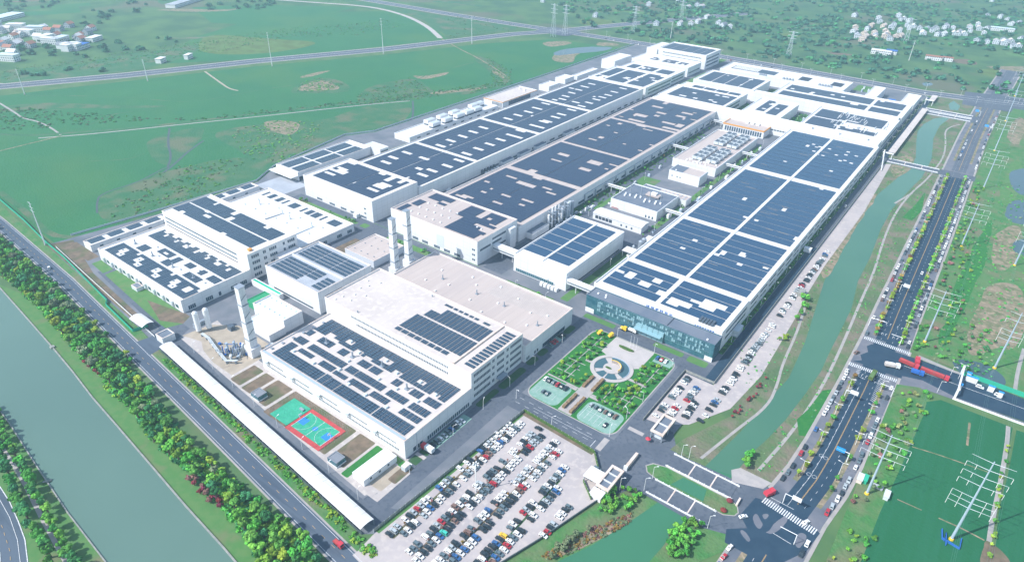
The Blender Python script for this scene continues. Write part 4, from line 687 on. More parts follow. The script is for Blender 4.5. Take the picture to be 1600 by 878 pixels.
# --- big east hall R with glass front
R1 = bld('factory_hall', 'front hall of the great eastern building, white fascia with blue lettering above the glass office', 'factory hall', -175, -88, 330, 374, 15.2, cop='coping_white')
hR1 = [(x-a, x+a, y-c_, y+c_) for (x, y), a, c_ in (((-169.4,354.4), 3, 3), ((-161.6,354.3), 3, 4), ((-148.9,350.0), 4, 3.4), ((-144.2,359.0), 3, 2), ((-134.9,346.5), 3.6, 3.6), ((-124.6,343.4), 4, 4), ((-118.9,343.3), 5, 3), ((-113.6,351.4), 4, 2.6), ((-125.8,358.9), 1, 1), ((-105.8,353.0), 5, 7), ((-98.8,355.1), 3, 2.6), ((-145.5,340.8), 1, 1))]
for x0, x1 in ((-172, -134), (-130.6, -91.5)):
    [arr(R1, x0, x1, 335.5+i*8.9, 335.5+i*8.9+8.2, ax='x', w=2.6, gap=.1, holes=hR1, m='solar_blue', maxl=19.4) for i in range(4)]
for i in range(5): piece('fan_unit', 'dark_metal', R1, -104+i*1.9, 334.6, R1['zr']+.6, -102.6+i*1.9, 337.2, R1['zr']+1.6); piece('fan_unit', 'dark_metal', R1, -104+i*1.9, 331.8, R1['zr']+.6, -102.6+i*1.9, 334.2, R1['zr']+1.6)
RL_ = bld('factory_hall', 'great eastern hall, six broad blue solar fields split by white roof bands', 'factory hall', -176, -88, 374.3, 743, 13.2, cop='coping_white')
def hpt(L, a=1.6, c_=1.6): return [(x-a, x+a, y-c_, y+c_) for x, y in L]
hR = hpt([(-150.0,432.9), (-151.9,416.0), (-128.9,421.4), (-126.3,426.7), (-110.9,418.6), (-114.8,433.7), (-94.9,425.5), (-113.5,433.5)], 2, 2.4)+hpt([(-148.5,529.7), (-135.3,494.8), (-148.1,465.8), (-126.3,494.9), (-115.5,529.8), (-115.6,466.0), (-91.9,484.3), (-156.9,595.9), (-103.7,595.4), (-149.9,641.5), (-146.1,700.3), (-142.6,708.3), (-137.9,702.5), (-135.3,704.7), (-136.6,686.9), (-126.1,682.1), (-126.2,705.4), (-116.2,692.8), (-109.1,678.7), (-108.8,699.2), (-100.0,702.2), (-99.1,678.5), (-108.6,643.1), (-131.3,681.0), (-105.7,681.6), (-109.2,708.2), (-99.6,604.4), (-129.3,599.8)], 1.7, 2)
for y0, y1 in ((380, 462), (468, 596), (605, 738)):
    for x0, x1 in ((-172, -133.4), (-130.6, -91.6)):
        n = int((y1-y0)/9.6); p_ = (y1-y0)/n; [arr(RL_, x0, x1, y0+i*p_, y0+(i+1)*p_-.7, ax='x', w=2.7, gap=.1, holes=hR, m='solar_blue') for i in range(n)]
b = MB()
for x, y, c_, s in [(random.uniform(-168, -96), random.uniform(385, 735), 0, 0) for _ in range(30)]: b.box(x, y, RL_['zr']+.36, x+random.uniform(5, 9), y+.16, RL_['zr']+.5)
b.build('cable_tray', 'sandy', RL_, kind='stuff'); piece('seam', 'wall_white', RL_, -133.2, 376, RL_['zr']+.02, -130.8, 742, RL_['zr']+.5)
for y0 in range(380, 740, 18): wrow(RL_, 'E', y0, y0+13, 8.6, 10, 8, .95); wrow(RL_, 'E', y0+1, y0+13, 4, 5.4, 8, .95)
for z in (5, 9.4): wrow(R1, 'E', 338, 372, z, z+1.8, 14, .92)
piece('side_porch', 'pale_metal', R1, -87.9, 352, 0, -84.6, 361, 4.4)
GB = bld('glass_office', 'dark teal glass-fronted office building with a grey flat roof along the plaza road', 'office building', -173.4, -87.4, 318.6, 329.8, 12.6, roof='roof_dark', cop='roof_dark', wall='curtain_glass', par=.4)
def curtain(r, x0, x1, y, z0, z1, p, fz):
    b = MB(); n = int((x1-x0)/p)
    for i in range(n+1): x = x0+i*p; b.box(x-.06, y-.1, z0, x+.06, y, z1)
    for z in fz: b.box(x0, y-.14, z, x1, y, z+.18)
    b.build('mullion_grid', 'mullion', r, kind='stuff')
    b = MB(); rr = random.Random(8)
    for i in range(n):
        for j in range(len(fz)-1):
            if rr.random() < .42: h_ = (fz[j+1]-fz[j]); b.box(x0+i*p+.15, y-.05, fz[j]+.3, x0+i*p+p-.15, y+.01, fz[j]+h_*rr.choice([.45, .7, .9]))
    b.build('pale_blind', 'curtain_glass_light', r, kind='stuff')  # paler panels of varied height in randomly picked bays
curtain(GB, -165, -90, 318.55, 3.4, 12.2, 1.2, (3.4, 6.2, 9, 11.8))
b = MB()
for i in range(9): b.box(-87.4, 319.4+i*1.15, 1, -87.3, 319.5+i*1.15, 12)
b.build('side_mullion', 'mullion', GB, kind='stuff'); piece('plinth', 'wall_white', GB, -173.3, 318.4, 0, -167, 318.59, 3.4); piece('plinth', 'wall_white', GB, -92, 318.4, 0, -87.3, 318.59, 3.2)
for i in range(5): piece('lobby_glass', 'curtain_glass_light', GB, -136+i*3.6, 317.4, .3, -132.7+i*3.6, 318.5, 7.2)
piece('entrance_canopy', 'curtain_glass_light', GB, -137, 314.4, 4.4, -119, 318.3, 4.7); vents(GB, [(-168, 324), (-163, 325.4), (-162, 323), (-93, 321)], 1, .8); piece('roof_joint', 'dark_opening', GB, -118, 319, 12.25, -117.6, 329.6, 12.5)
# blue lettering on the white fascia (short strokes of characters, as in the photograph)
def glyphs(r, x0, z, s, seeds, y=329.9, hgt=1.7):
    for k, sd in enumerate(seeds):
        b = MB(); x = x0+k*s; w = s*.62
        for a0, b0, a1, b1 in sd: b.box(x+a0*w, y-.22, z+b0*hgt, x+a1*w, y-.02, z+b1*hgt)
        b.build('letter', 'blue', r)
H_ = lambda y, a=0, c_=1: (a, y, c_, y+.14); V__ = lambda x, a=0, c_=1: (x, a, x+.16, c_)
G1 = [[V__(0, .1, .9), H_(.8, .3), H_(.45, .3), H_(.1, .3), V__(.6)], [V__(.1), H_(.6, 0, .4), V__(.5), V__(.84), H_(.1, .5)], [H_(.85), H_(.55), V__(.42), H_(0), V__(.1, 0, .5)], [V__(0), H_(.86), V__(.84), H_(.45), H_(0)], [H_(.85), V__(.3), H_(.4), V__(.7, 0, .5), H_(0)], [V__(.42), H_(.6), V__(0, 0, .4), V__(.84, 0, .4)]]
glyphs(R1, -137, 12.3, 3.1, G1, 330); glyphs(R1, -105, 12.2, 1.6, [G1[5], G1[2], G1[3], G1[0], G1[4], G1[1], G1[3], G1[2]], 330, 1.2)
b = MB(); b.box(-137, 329.75, 11.6, -119, 329.93, 11.8); b.build('lettering_strip', 'blue', R1)
# skybridge between X and R, and Q1 and X
def skyb(label, x0, x1, y0, y1, z0, z1, leg=True):
    r = link('skybridge', None, loc=((x0+x1)/2, (y0+y1)/2, 0)); tag(r, label, 'footbridge', 'enclosed white bridges linking the halls'); BX[r.name] = (x0, x1, y0, y1, z0, z1)
    piece('deck', 'wall_white', r, x0, y0, z0, x1, y1, z1-.2); piece('roof', 'coping_white', r, x0-.1, y0-.2, z1-.2, x1+.1, y1+.2, z1)
    wrow(r, 'S', x0+.6, x1-.6, z0+1, z0+1.9, int(x1-x0), .8)
    if leg:
        for x in (x0+(x1-x0)*.3, x0+(x1-x0)*.7): MB().tube((x, (y0+y1)/2, 0), (x, (y0+y1)/2, z0), .3).build('leg', 'wall_white', r)
skyb('enclosed white bridge from the two-field solar hall to the glass office', -195.9, -173.6, 330.4, 333.4, 6, 9.6)
skyb('pink-roofed enclosed bridge from the beige-roofed end hall to the two-field hall', -263.9, -240.2, 336, 341, 6, 10)
for i, (x0, x1, y, s) in enumerate(((-262.2, -240.6, 495, 'the dark-roofed building to the second row'), (-262.2, -242, 628, 'the second row to the chiller hall, nearer one'), (-262.2, -245, 735, 'the orange-trimmed building to the second row'), (-196.6, -176.4, 480, 'the dark-roofed building to the eastern hall'), (-196.6, -176.4, 612, 'the chiller hall to the eastern hall, nearer one'), (-196.6, -176.4, 655, 'the chiller hall to the eastern hall, farther one'), (-198, -176.4, 752, 'the orange-trimmed building to the eastern hall'))):
    skyb('slim white pipe bridge from '+s, x0, x1, y, y+2.2, 5, 6.8)
# --- far north halls
def far(label, x0, x1, y0, y1, h, arrs=(), roof='roof_white', name='factory_hall', m='solar_slate', w=4.6, hs=(), seam=(), cat='factory hall', **k):
    r = bld(name, label, cat, x0, x1, y0, y1, h, roof=roof, cop='coping_white', **k)
    for a in arrs: arr(r, *a, ax='x', w=w, gap=.2, m=m, holes=hs)
    return r
def rh(n, x0, x1, y0, y1, a, c_, sd): q = random.Random(sd); return [(x, x+a, y, y+c_) for x, y in [(q.uniform(x0, x1), q.uniform(y0, y1)) for _ in range(n)]]
Z3 = far('white hall with patchy panels at the north end of the western row', -455, -370, 782, 858, 13, [(-450, -436, 790, 800), (-450, -436, 803, 850), (-432, -405, 786, 850), (-400, -376, 786, 852)], hs=rh(14, -448, -380, 790, 850, 8, 4, 2))
for z in (3, 7.5): wrow(Z3, 'E', 790, 855, z, z+2, 22, .8)
Z3b = far('white linked hall with a single row of small arrays, second from the north end', -452, -372, 858.4, 905, 12, [(-445, -432, 868, 890), (-427, -405, 868, 890), (-400, -380, 868, 890)], hs=rh(5, -440, -385, 870, 885, 6, 4, 3)); wrow(Z3b, 'E', 862, 900, 3, 5, 12, .8); wrow(Z3b, 'E', 862, 900, 7, 9, 12, .8)
Z2 = far('white hall with scattered dark roof equipment before the tallest northern block', -462, -373, 916, 962, 13, [(-440, -428, 930, 945), (-420, -400, 928, 946), (-396, -384, 930, 944)], hs=rh(8, -440, -386, 930, 942, 5, 3, 9)); wrow(Z2, 'E', 920, 958, 4, 6, 12, .8)
ZT = far('tallest white northern block with a broad split solar roof', -448, -371, 972, 1027, 21, [(-445, -432, 977, 1020), (-431, -414, 977, 1020), (-413, -397, 977, 1020), (-396, -385, 977, 1020), (-384, -375, 977, 1020)], w=6)
for z in (4, 9, 14): wrow(ZT, 'E', 976, 1022, z, z+2.4, 16, .85)
for z in (10, 15): wrow(ZT, 'S', -440, -378, z, z+1.6, 30, .7)
ZW = far('plain white windowless box attached west of the tallest northern block', -466, -448.4, 970, 1020, 19)
WBs = [(-493, -477, 722, 746, 7.2, 'small plain white box building nearest the orange-trimmed hall'), (-498, -482, 768, 790, 6.8, 'plain white box building second along the western edge'), (-489, -480, 795, 850, 6, 'low long white store with a brown yard along the western edge'), (-492, -470, 880, 930, 13, 'tall blank white shed standing west of the northern halls')]
for x0, x1, y0, y1, h, l in WBs: q_ = far(l, x0, x1, y0, y1, h, name='storage_building', cat='storage building')
OR_ = bld('canteen', 'white-roofed long building with an orange-edged front beside the rooftop chillers', 'building', -509, -480, 628, 700, 7, roof='roof_cream', cop='coping_white', wall='wall_white')
b = MB(); b.box(-509.2, 627.8, 6.2, -479.8, 628, 7.1).box(-479.98, 628, 6.2, -479.8, 700, 7.1); b.build('orange_cornice', 'orange', OR_); wrow(OR_, 'E', 640, 685, .6, 5.6, 18, .94); wrow(OR_, 'S', -496, -481, .6, 5.4, 8, .6); vents(OR_, [(-500, 690), (-494, 692), (-490, 686)], 2, 1.4)
CH = bld('utility_hall', 'long low white western utility hall with two rows of boxy rooftop chillers', 'utility hall', -500, -478, 469, 616, 6.2, cop='coping_white')
for i, (x, y) in enumerate([(-497, 510), (-497, 530), (-497, 550), (-486, 506), (-486, 526), (-486, 546), (-486, 562), (-486, 577), (-497, 584), (-497, 594)]): piece('chiller_unit', 'white_metal', CH, x, y, 7.4, x+6, y+13, 10.6); piece('chiller_frame', 'dark_metal', CH, x+.4, y+.4, 5.45, x+5.6, y+12.6, 7.38); piece('fan_deck', 'pale_metal', CH, x+.8, y+.8, 10.62, x+5.2, y+12.2, 10.9)
for y0 in range(480, 612, 14): wrow(CH, 'E', y0, y0+5, 2, 3.4, 4, .8)
Y1 = far('white hall whose patchy arrays are dotted with vents, north of the second row', -347, -262, 769, 826, 13, [(-338, -266, 776, 822)], hs=rh(22, -336, -275, 778, 818, 6, 2.5, 4)); wrow(Y1, 'E', 772, 822, 3, 6, 16, .85); wrow(Y1, 'E', 772, 822, 8, 10, 16, .85)
Y1b = far('narrow white hall with one thin line of panels behind the vented hall', -345, -262, 826.3, 848, 12.4, [(-330, -316, 832, 842), (-314, -300, 832, 842), (-298, -284, 832, 842), (-282, -268, 832, 842)])
Y2 = far('white hall with four neat solar bays at the north of the second row', -343, -261, 866, 930, 13, [(-338, -321, 871, 925), (-319.6, -303, 871, 925), (-301.6, -284, 871, 925), (-282.6, -266, 871, 925)], hs=rh(16, -335, -270, 874, 920, 3, 2, 5))
Y3 = far('long white northernmost building with three square sunken courtyards in its roof', -340, -173, 951, 1000, 12); 
for x0, x1, m in ((-330, -268, 'solar_slate'), (-236, -222, 'dark_opening'), (-194, -180, 'dark_opening')): piece('roof_well', m, Y3, x0, 966, Y3['zr']+.04, x1, 988, Y3['zr']+.1)
arr(Y3, -328, -292, 968, 986, ax='y', w=2, gap=.6, m='roof_white', dz=.3); vents(Y3, grid(-252, -240, 4, 955, 958, 2)+grid(-205, -190, 5, 955, 958, 2)+grid(-284, -276, 4, 953, 956, 2), 2, 2, 'grey_metal')
Y4 = far('long white north-eastern hall with two slim continuous solar fields', -240, -90, 872, 945, 11.5, [(-234, -132, 878, 900), (-128, -96, 878, 900), (-234, -132, 908, 936), (-128, -96, 908, 936)], hs=rh(26, -230, -100, 879, 934, 5, 2.4, 6), w=5.4)
wrow(Y4, 'S', -236, -94, 3, 4, 60, .8)
Y5 = far('white hall beside the upper canal bridge, panels interrupted by tangled white pipework', -176, -90, 772, 862, 11.5, [(-172, -140, 780, 812), (-172, -100, 816, 850), (-138, -100, 783, 796)], hs=rh(26, -148, -100, 782, 848, 8, 2.6, 7), w=4)
b = MB(); q = random.Random(12)
for i in range(46): x, y = q.uniform(-150, -96), q.uniform(784, 846); b.box(x, y, Y5['zr']+.3, x+.5, y+q.uniform(4, 14), Y5['zr']+1.2)
b.build('roof_pipe', 'white_metal', Y5, kind='stuff'); wrow(Y5, 'E', 775, 858, 3, 5, 24, .85)
Y6 = far('narrow white hall with two bare-edged solar patches between two planted courts', -243, -198, 776, 846, 12, [(-232, -222, 790, 840), (-218, -206, 784, 832)], hs=rh(12, -230, -208, 790, 836, 5, 2.5, 8), w=4)
Y7 = bld('loading_building', 'white building round a blue-tarpaulined loading court at the north-east corner', 'building', -147, -133, 952, 1006, 11); Y7b = bld('loading_building', 'white square building east of the blue-tarpaulined loading court', 'building', -106, -90, 952, 1006, 9)
tp = link('blue_tarpaulin', None, loc=(-116, 975, 0)); tag(tp, 'bright blue tarpaulin stack inside the north-eastern loading court', 'tarpaulin'); b = MB().cbox(-118, 980, 0, 8, 12, 3.4, rz=.2).cbox(-112, 966, 0, 6, 8, 2.4, rz=-.1); b.build('cover', 'blue', tp)
WB_ = [bld('connecting_gallery', 'broad white connecting gallery running across the site from the second row to the canal', 'gallery', -344, -90, 748.6, 768, 14, wallp=0), bld('connecting_gallery', 'white connecting gallery north of the planted courts', 'gallery', -262, -92, 862.4, 871.6, 12.5)]
for x in (-160, -132, -104): vents(WB_[0], [(x, 757)], 4, 3); 
wrow(WB_[0], 'S', -240, -180, 5, 6.4, 20, .8)
# --- guard houses, shed, gate canopies
def hut(label, x0, x1, y0, y1, h, roof='roof_dark', name='guardhouse', cat='guardhouse', par=.5, wall='wall_white', cop='coping'):
    r = bld(name, label, cat, x0, x1, y0, y1, h, roof=roof, par=par, wall=wall, cop=cop); return r
G1_ = hut('small white guardhouse with a dark roof beside the left road entrance', -354, -346.5, 131.5, 139, 4.6)
CN1 = link('canopy', None, loc=(-375, 134, 0)); tag(CN1, 'white arched canopy shelter on posts north-west of the guardhouse', 'canopy')
def arch(r, x0, x1, y0, y1, z, rise, n=6, m='roof_white', axis='x'):
    b = MB()
    for i in range(n):
        a, c_ = i/n, (i+1)/n; za, zb = z+rise*sin(pi*a), z+rise*sin(pi*c_)
        ya, yb = y0+(y1-y0)*a, y0+(y1-y0)*c_; b.face([(x0, ya, za), (x1, ya, za), (x1, yb, zb), (x0, yb, zb)]).face([(x0, yb, zb-.15), (x1, yb, zb-.15), (x1, ya, za-.15), (x0, ya, za-.15)])
    return b.build('arched_roof', m, r)
arch(CN1, -383, -368, 130.6, 138, 3.4, 1.2)
for x in (-382.5, -368.5):
    for y in (131, 137.6): MB().tube((x, y, 0), (x, y, 3.5), .12).build('post', 'grey_metal', CN1)
SH = link('bicycle_shed', None, loc=(-250, 124, 0)); tag(SH, 'very long white arched shed roof running beside the left road', 'shed')
A0, A1 = (-342, 130.6), (-157.4, 116.5); L = hypot(A1[0]-A0[0], A1[1]-A0[1]); SH.location = (*A0, 0); SH.rotation_euler.z = atan2(A1[1]-A0[1], A1[0]-A0[0])
nb = 34
for i in range(nb):
    b = MB(); x0, x1 = i*L/nb+.04, (i+1)*L/nb-.04
    for k in range(6):
        a, c_ = k/6, (k+1)/6; f = lambda t: 3.4+.7*sin(pi*t); ya, yb = -3.6+7.2*a, -3.6+7.2*c_; b.face([(x0, ya, f(a)), (x1, ya, f(a)), (x1, yb, f(c_)), (x0, yb, f(c_))])
    me = bpy.data.meshes.new('roof_bay'); me.from_pydata(b.v, [], b.f); me.materials.append(MT['roof_white']); link('roof_bay', me, SH)
for i in range(nb+1):
    for y in (-3.4, 3.4): x = i*L/nb; b = MB().tube((x, y, 0), (x, y, 3.2), .12, n=4); me = bpy.data.meshes.new('post'); me.from_pydata(b.v, [], b.f); me.materials.append(MT['grey_metal']); link('post', me, SH)
b = MB().box(0, -3.5, 0, L, -3.42, 1.6); me = bpy.data.meshes.new('rail'); me.from_pydata(b.v, [], b.f); me.materials.append(MT['fence_dark']); link('rail', me, SH)
W1 = hut('plain white rectangular storehouse with a pitched white roof near the lot corner', -183.6, -175.6, 131.6, 151.6, 3.8, roof='roof_white', name='storehouse', cat='storehouse', par=.2, cop='coping_white')
W1.location = W1.location; W1.rotation_euler.z = radians(-2); wrow(W1, 'E', 133, 149, 1.6, 2.8, 3, .2)
for x0, y0, lb in ((-268, 136, 'small grey-roofed glazed booth with a curved kerb between the soil beds'), (-200.6, 131, 'small grey-roofed glazed booth beside the red and green sports court')):
    r = hut(lb, x0, x0+6.4, y0, y0+5.4, 3.3, roof='tile_grey', name='booth', cat='booth', par=.2, wall='curtain_glass', cop='tile_grey'); piece('plinth', 'wall_white', r, x0-.1, y0-.1, 0, x0+6.5, y0+5.5, .8)
kb = hut('small pale cabinet with a ribbed roof on the grass by the parking bays', -170, -167.4, 149, 152.6, 2.8, roof='roof_blue_white', name='transformer_cabinet', cat='cabinet', par=.1, wall='pale_metal'); kb2 = hut('low grey hut on the lawn beside the westernmost hall', -421, -414, 151, 155.6, 2.8, roof='roof_dark', name='garden_hut', cat='hut', par=.1, wall='wall_grey')
def gate(label, x0, x1, y0, y1, h, nw):
    r = link('gate_canopy', None, loc=((x0+x1)/2, (y0+y1)/2, 0)); tag(r, label, 'gate canopy'); t = 1.1; zt = h
    for a in ((x0, y0, x1, y0+t), (x0, y1-t, x1, y1), (x0, y0+t, x0+t, y1-t), (x1-t, y0+t, x1, y1-t)): piece('roof_beam', 'coping', r, a[0], a[1], h-1, a[2], a[3], h)
    for i in range(1, nw): y = y0+(y1-y0)*i/nw; piece('roof_rib', 'wall_white', r, x0+t, y-.2, h-.8, x1-t, y+.2, h-.1)
    piece('roof_glazing', 'roof_dark', r, x0+t, y0+t, h-.95, x1-t, y1-t, h-.85)
    for x in (x0+.6, x1-.6):
        for y in (y0+.6, (y0+y1)/2, y1-.6): piece('post', 'grey_metal', r, x-.25, y-.25, 0, x+.25, y+.25, h-1)
    piece('booth', 'wall_grey', r, x0+1.4, y0+2, 0, x1-1.6, y1-2, h-1.6); return r
gate('large beige-framed gate canopy with three dark roof lights beside the car park exit', -91.5, -85, 194, 209, 5.4, 3); gate('beige-framed gate canopy with two dark roof lights by the plaza road', -88, -81, 241, 256, 5.4, 2)
wsx = link('white_canopy', None, loc=(-95, 203, 0)); tag(wsx, 'flat bright white canopy joined to the car park side of the gate', 'canopy'); piece('roof', 'roof_white', wsx, -99.4, 196, 3.6, -91.7, 203.6, 4); [piece('post', 'grey_metal', wsx, x, y, 0, x+.3, y+.3, 3.6) for x in (-99, -92.4) for y in (196.4, 203)]
wsy = link('white_canopy', None, loc=(-91, 192, 0)); tag(wsy, 'small white box canopy at the outer corner of the car park gate', 'canopy'); piece('roof', 'roof_white', wsy, -92, 189.6, 3.2, -86, 193.8, 3.8); piece('wall', 'wall_white', wsy, -91.6, 190, 0, -86.4, 193.4, 3.2)
gs = link('company_sign', None, loc=(-87, 222, 0)); tag(gs, 'long beige stone sign slab on the asphalt between the two gates', 'sign'); piece('slab', 'coping', gs, -87.6, 215, 0, -86.2, 226, 2.2); piece('slab_end', 'wall_white', gs, -87.8, 214, 0, -86, 214.9, 2.6)
# canal side canopy strips
for y0, y1, l in ((765, 965, 'long cream canopy roof along the canal side of the factory'), (1010, 1042, 'short cream canopy roof near the far canal junction')):
    r = link('canal_canopy', None, loc=(-78, (y0+y1)/2, 0)); tag(r, l, 'canopy'); piece('roof', 'roof_cream', r, -81, y0, 3.6, -74.5, y1, 4); n = int((y1-y0)/20)
    for i in range(n+1): y = y0+.5+(y1-y0-1)*i/n; [piece('post', 'grey_metal', r, x, y, 0, x+.3, y+.3, 3.6) for x in (-80.6, -75)]
for y, l in ((752, 'white cable-stayed gate mast beside the upper canal bridge'), (1000, 'white gate frame beside the farthest canal bridge')):
    r = link('canal_gate', None, loc=(-80, y, 0)); tag(r, l, 'gate'); MB().tube((-83, y, 0), (-83, y, 9), .5).build('mast', 'white_metal', r); MB().tube((-83, y, 8.6), (-76, y-40, 1), .5, n=5).build('stay', 'white_metal', r) if y < 800 else None; MB().box(-84, y-1, 6, -74, y+1, 7).build('beam', 'white_metal', r); MB().tube((-75, y, 0), (-75, y, 7), .4).build('mast', 'white_metal', r)
# ---------------------------------------------------------------- sports court
ct = link('sports_court', None, loc=(-223, 142, 0)); tag(ct, 'green basketball court with a red border and blue painted areas', 'sports court')
zc = Z[0]+.05
MB().box(-235.6, 132.6, zc, -209.6, 149.8, zc+.08).build('red_border', 'court_red', ct); MB().box(-234, 135.2, zc+.07, -211.4, 147.6, zc+.12).build('playing_surface', 'court_green', ct)
for x0, x1 in ((-233.9, -229.4), (-216, -211.5)): MB().box(x0, 139.2, zc+.1, x1, 143.6, zc+.14).build('painted_key', 'court_blue', ct)
b = MB(); b.prism([(-222.7+1.5*cos(i*pi/8), 141.4+1.5*sin(i*pi/8)) for i in range(16)], zc+.1, zc+.14); b.build('centre_circle', 'court_blue', ct)
b = MB(); b.box(-222.8, 135.2, zc+.12, -222.6, 147.6, zc+.15)
for x0, x1 in ((-234, -233.8), (-211.6, -211.4)): b.box(x0, 135.2, zc+.12, x1, 147.6, zc+.15)
for cx, a0 in ((-231.5, -90), (-213.9, 90)):
    P = [(cx+6*cos(radians(a0+i*18)), 141.4+6*sin(radians(a0+i*18))) for i in range(11)]; b.ribbon(P, .12, zc+.15)
b.build('court_lines', 'line_white', ct)
for x, s in ((-234.6, 1), (-210.8, -1)): MB().tube((x, 141.4, zc), (x, 141.4, 3.4), .12).box(x+s*.8-.05, 140.5, 2.8, x+s*.8+.05, 142.3, 4).tube((x, 141.4, 3.4), (x+s*.8, 141.4, 3.4), .08).build('hoop_stand', 'white_metal', ct)
c2 = link('practice_court', None, loc=(-243, 141, 0)); tag(c2, 'plain green practice court joined to the red-bordered court', 'sports court'); MB().box(-249.6, 134, zc, -236, 149.4, zc+.08).build('playing_surface', 'court_green', c2); b = MB(); b.cbox(-239, 146, zc+.1, 2.8, 1.2, .9); b.build('bench', 'grey_metal', c2)
def fence(label, P, h, m='fence_dark', posts=3, t=.08, pm=None, name='fence', pt=.1):
    r = link(name, None, loc=(P[0][0], P[0][1], 0)); tag(r, label, 'fence'); MB().wallrib(P, t, .1, h).build('fence_panel', m, r)
    b = MB()
    for x, y, hd in walk(P, posts): b.cbox(x, y, 0, pt*1.6, pt*1.6, h+.2)
    b.build('fence_post', pm or m, r, kind='stuff'); return r
fence('green netting fence along the field and left road', [(-725.2,154.3), (-636.2,152.2), (-579.7,148.4), (-532.4,143.6), (-497.1,141.6), (-417.0,133.2), (-413.2,130.5), (-372.7,126.8), (-370.7,135.2)], 2.2, 'green_net', 6)
fence('white fence along the west verge of the factory yard', [(-516.9,145.0), (-455.1,139.7), (-372.2,133.2), (-357.8,132.1)], 1.3, 'white_metal', 4)
fence('dark fence on the factory side of the parked-car strip', [(-96, 250), (-96, 301), (-78.5, 301), (-78.5, 745)], 1.8, 'stone_wall', 4, .25)
fence('green mesh fence along the left edge of the car park', [(-154.4, 117), (-148.2, 217)], 2, 'stone_wall', 3, .06, 'pale_metal'); fence('green mesh fence with pale posts between the car park and plaza road', [(-148.2, 217), (-104.2, 214.6), (-97.5, 207)], 2, 'green_hedge', 2.2, .3, 'pale_metal')
fence('low dark wall along the canal side of the car park', [(-88, 190), (-96, 159.5), (-103, 137), (-109, 120)], 1.2, 'fence_dark', 6, .4)
fence('thin fence between the car park gate canopy and its verge', [(-99, 196), (-90.5, 189)], 1.8, 'green_hedge', 2, .2, 'pale_metal')
fence('bright green screen fence north of the eastern side road', [(31.9,399.4), (59.1,398.6), (73.3,397.9)], 3, 'green_net', 4, .3, name='screen_fence'); fence('white concrete barrier south of the eastern side road', [(30, 371.6), (60, 371.6), (90, 371.6)], 1.2, 'white_metal', 4, .4, name='barrier')
fence('pale boundary fence between the factory and the crop field', [(-528, 160), (-520, 225), (-512, 310), (-530, 342), (-547, 442), (-532, 470), (-530, 780), (-533, 1060)], 1.6, 'wall_grey', 8, .1)
fc = link('court_fence', None, loc=(-230, 142, 0)); tag(fc, 'tall thin mesh fence round the two sports courts', 'fence'); b = MB()
for x, y, h in walk([(-251, 133), (-251, 150.6), (-208, 150.6), (-208, 131.6)], 2): b.cbox(x, y, 0, .06, .06, 3)
b.build('fence_post', 'grey_metal', fc, kind='stuff'); MB().ribbon([(-251, 133), (-251, 150.6), (-208, 150.6), (-208, 131.6)], .05, 3).build('top_rail', 'grey_metal', fc)
# ---------------------------------------------------------------- fountain
ft = link('fountain', None, loc=(-130, 277, 0)); tag(ft, 'round fountain plaza with blue water segments, ring walk and pale columns', 'fountain'); cx, cy, zf = -130, 277, Z[0]+.04
def ringp(r0, r1, a0, a1, z0, z1, m, name, n=24):
    b = MB()
    for i in range(n):
        t, u = radians(a0+(a1-a0)*i/n), radians(a0+(a1-a0)*(i+1)/n); b.prism([(cx+r0*cos(t), cy+r0*sin(t)), (cx+r1*cos(t), cy+r1*sin(t)), (cx+r1*cos(u), cy+r1*sin(u)), (cx+r0*cos(u), cy+r0*sin(u))], z0, z1)
    return b.build(name, m, ft)
ringp(10.2, 12.4, 0, 360, 0, zf+.25, 'plaza_paving', 'ring_walk', 40); ringp(0.01, 4.9, 0, 360, 0, zf+.3, 'plaza_paving', 'island', 30); ringp(4.9, 10.2, 0, 360, 0, zf+.02, 'plaza_paving', 'basin_floor', 40)
ringp(5, 10, -22, 118, 0, zf+.14, 'fountain_water', 'water', 24); ringp(5, 10, -85, -42, 0, zf+.14, 'fountain_water', 'water', 10); ringp(5, 10, 142, 215, 0, zf+.14, 'fountain_water', 'water', 12); ringp(5, 10, 236, 268, 0, zf+.14, 'fountain_water', 'water', 8)
for a in (-30, 130, 225): ringp(9.9, 10.3, a-14, a+14, 0, zf+.4, 'stone_wall', 'basin_rim', 6)
ringp(9.9, 10.2, -22, 118, 0, zf+.45, 'steel_blue', 'basin_rim', 30)
for i in range(26):
    t = radians(-20+i*5.6); x, y = cx+5.2*cos(t), cy+5.2*sin(t); MB().box(x-.12, y-.12, 0, x+.12, y+.12, 2.2).build('column', 'coping', ft)
ringp(5.05, 5.35, -22, 122, 2.2, 2.45, 'yellow', 'column_beam', 24); MB().prism([(cx-1.6+2*cos(i*pi/6), cy-1+.8*sin(i*pi/6)) for i in range(12)], 0, zf+.6).build('planter', 'green_hedge', ft)
for i, (x0, y0, x1, y1) in enumerate(((-134.5, 232, -133, 245), (-129.4, 231, -127.9, 245.5), (-135.2, 253, -133.6, 264), (-129.4, 253, -127.8, 265))):
    h_ = MB(); q = random.Random(i); n = 10
    for k in range(n): a = y0+(y1-y0)*k/n; h_.box(x0+q.uniform(-.1, .1), a, 0, x1+q.uniform(-.1, .1), a+(y1-y0)/n*.96, 1.5+q.uniform(-.15, .2))
    tag(h_.build('hedge', 'hedge'), 'clipped brown hedge lining the garden walk, '+['left side near the road', 'right side near the road', 'left side near the fountain', 'right side near the fountain'][i], 'hedge', 'brown hedges along the garden walk')
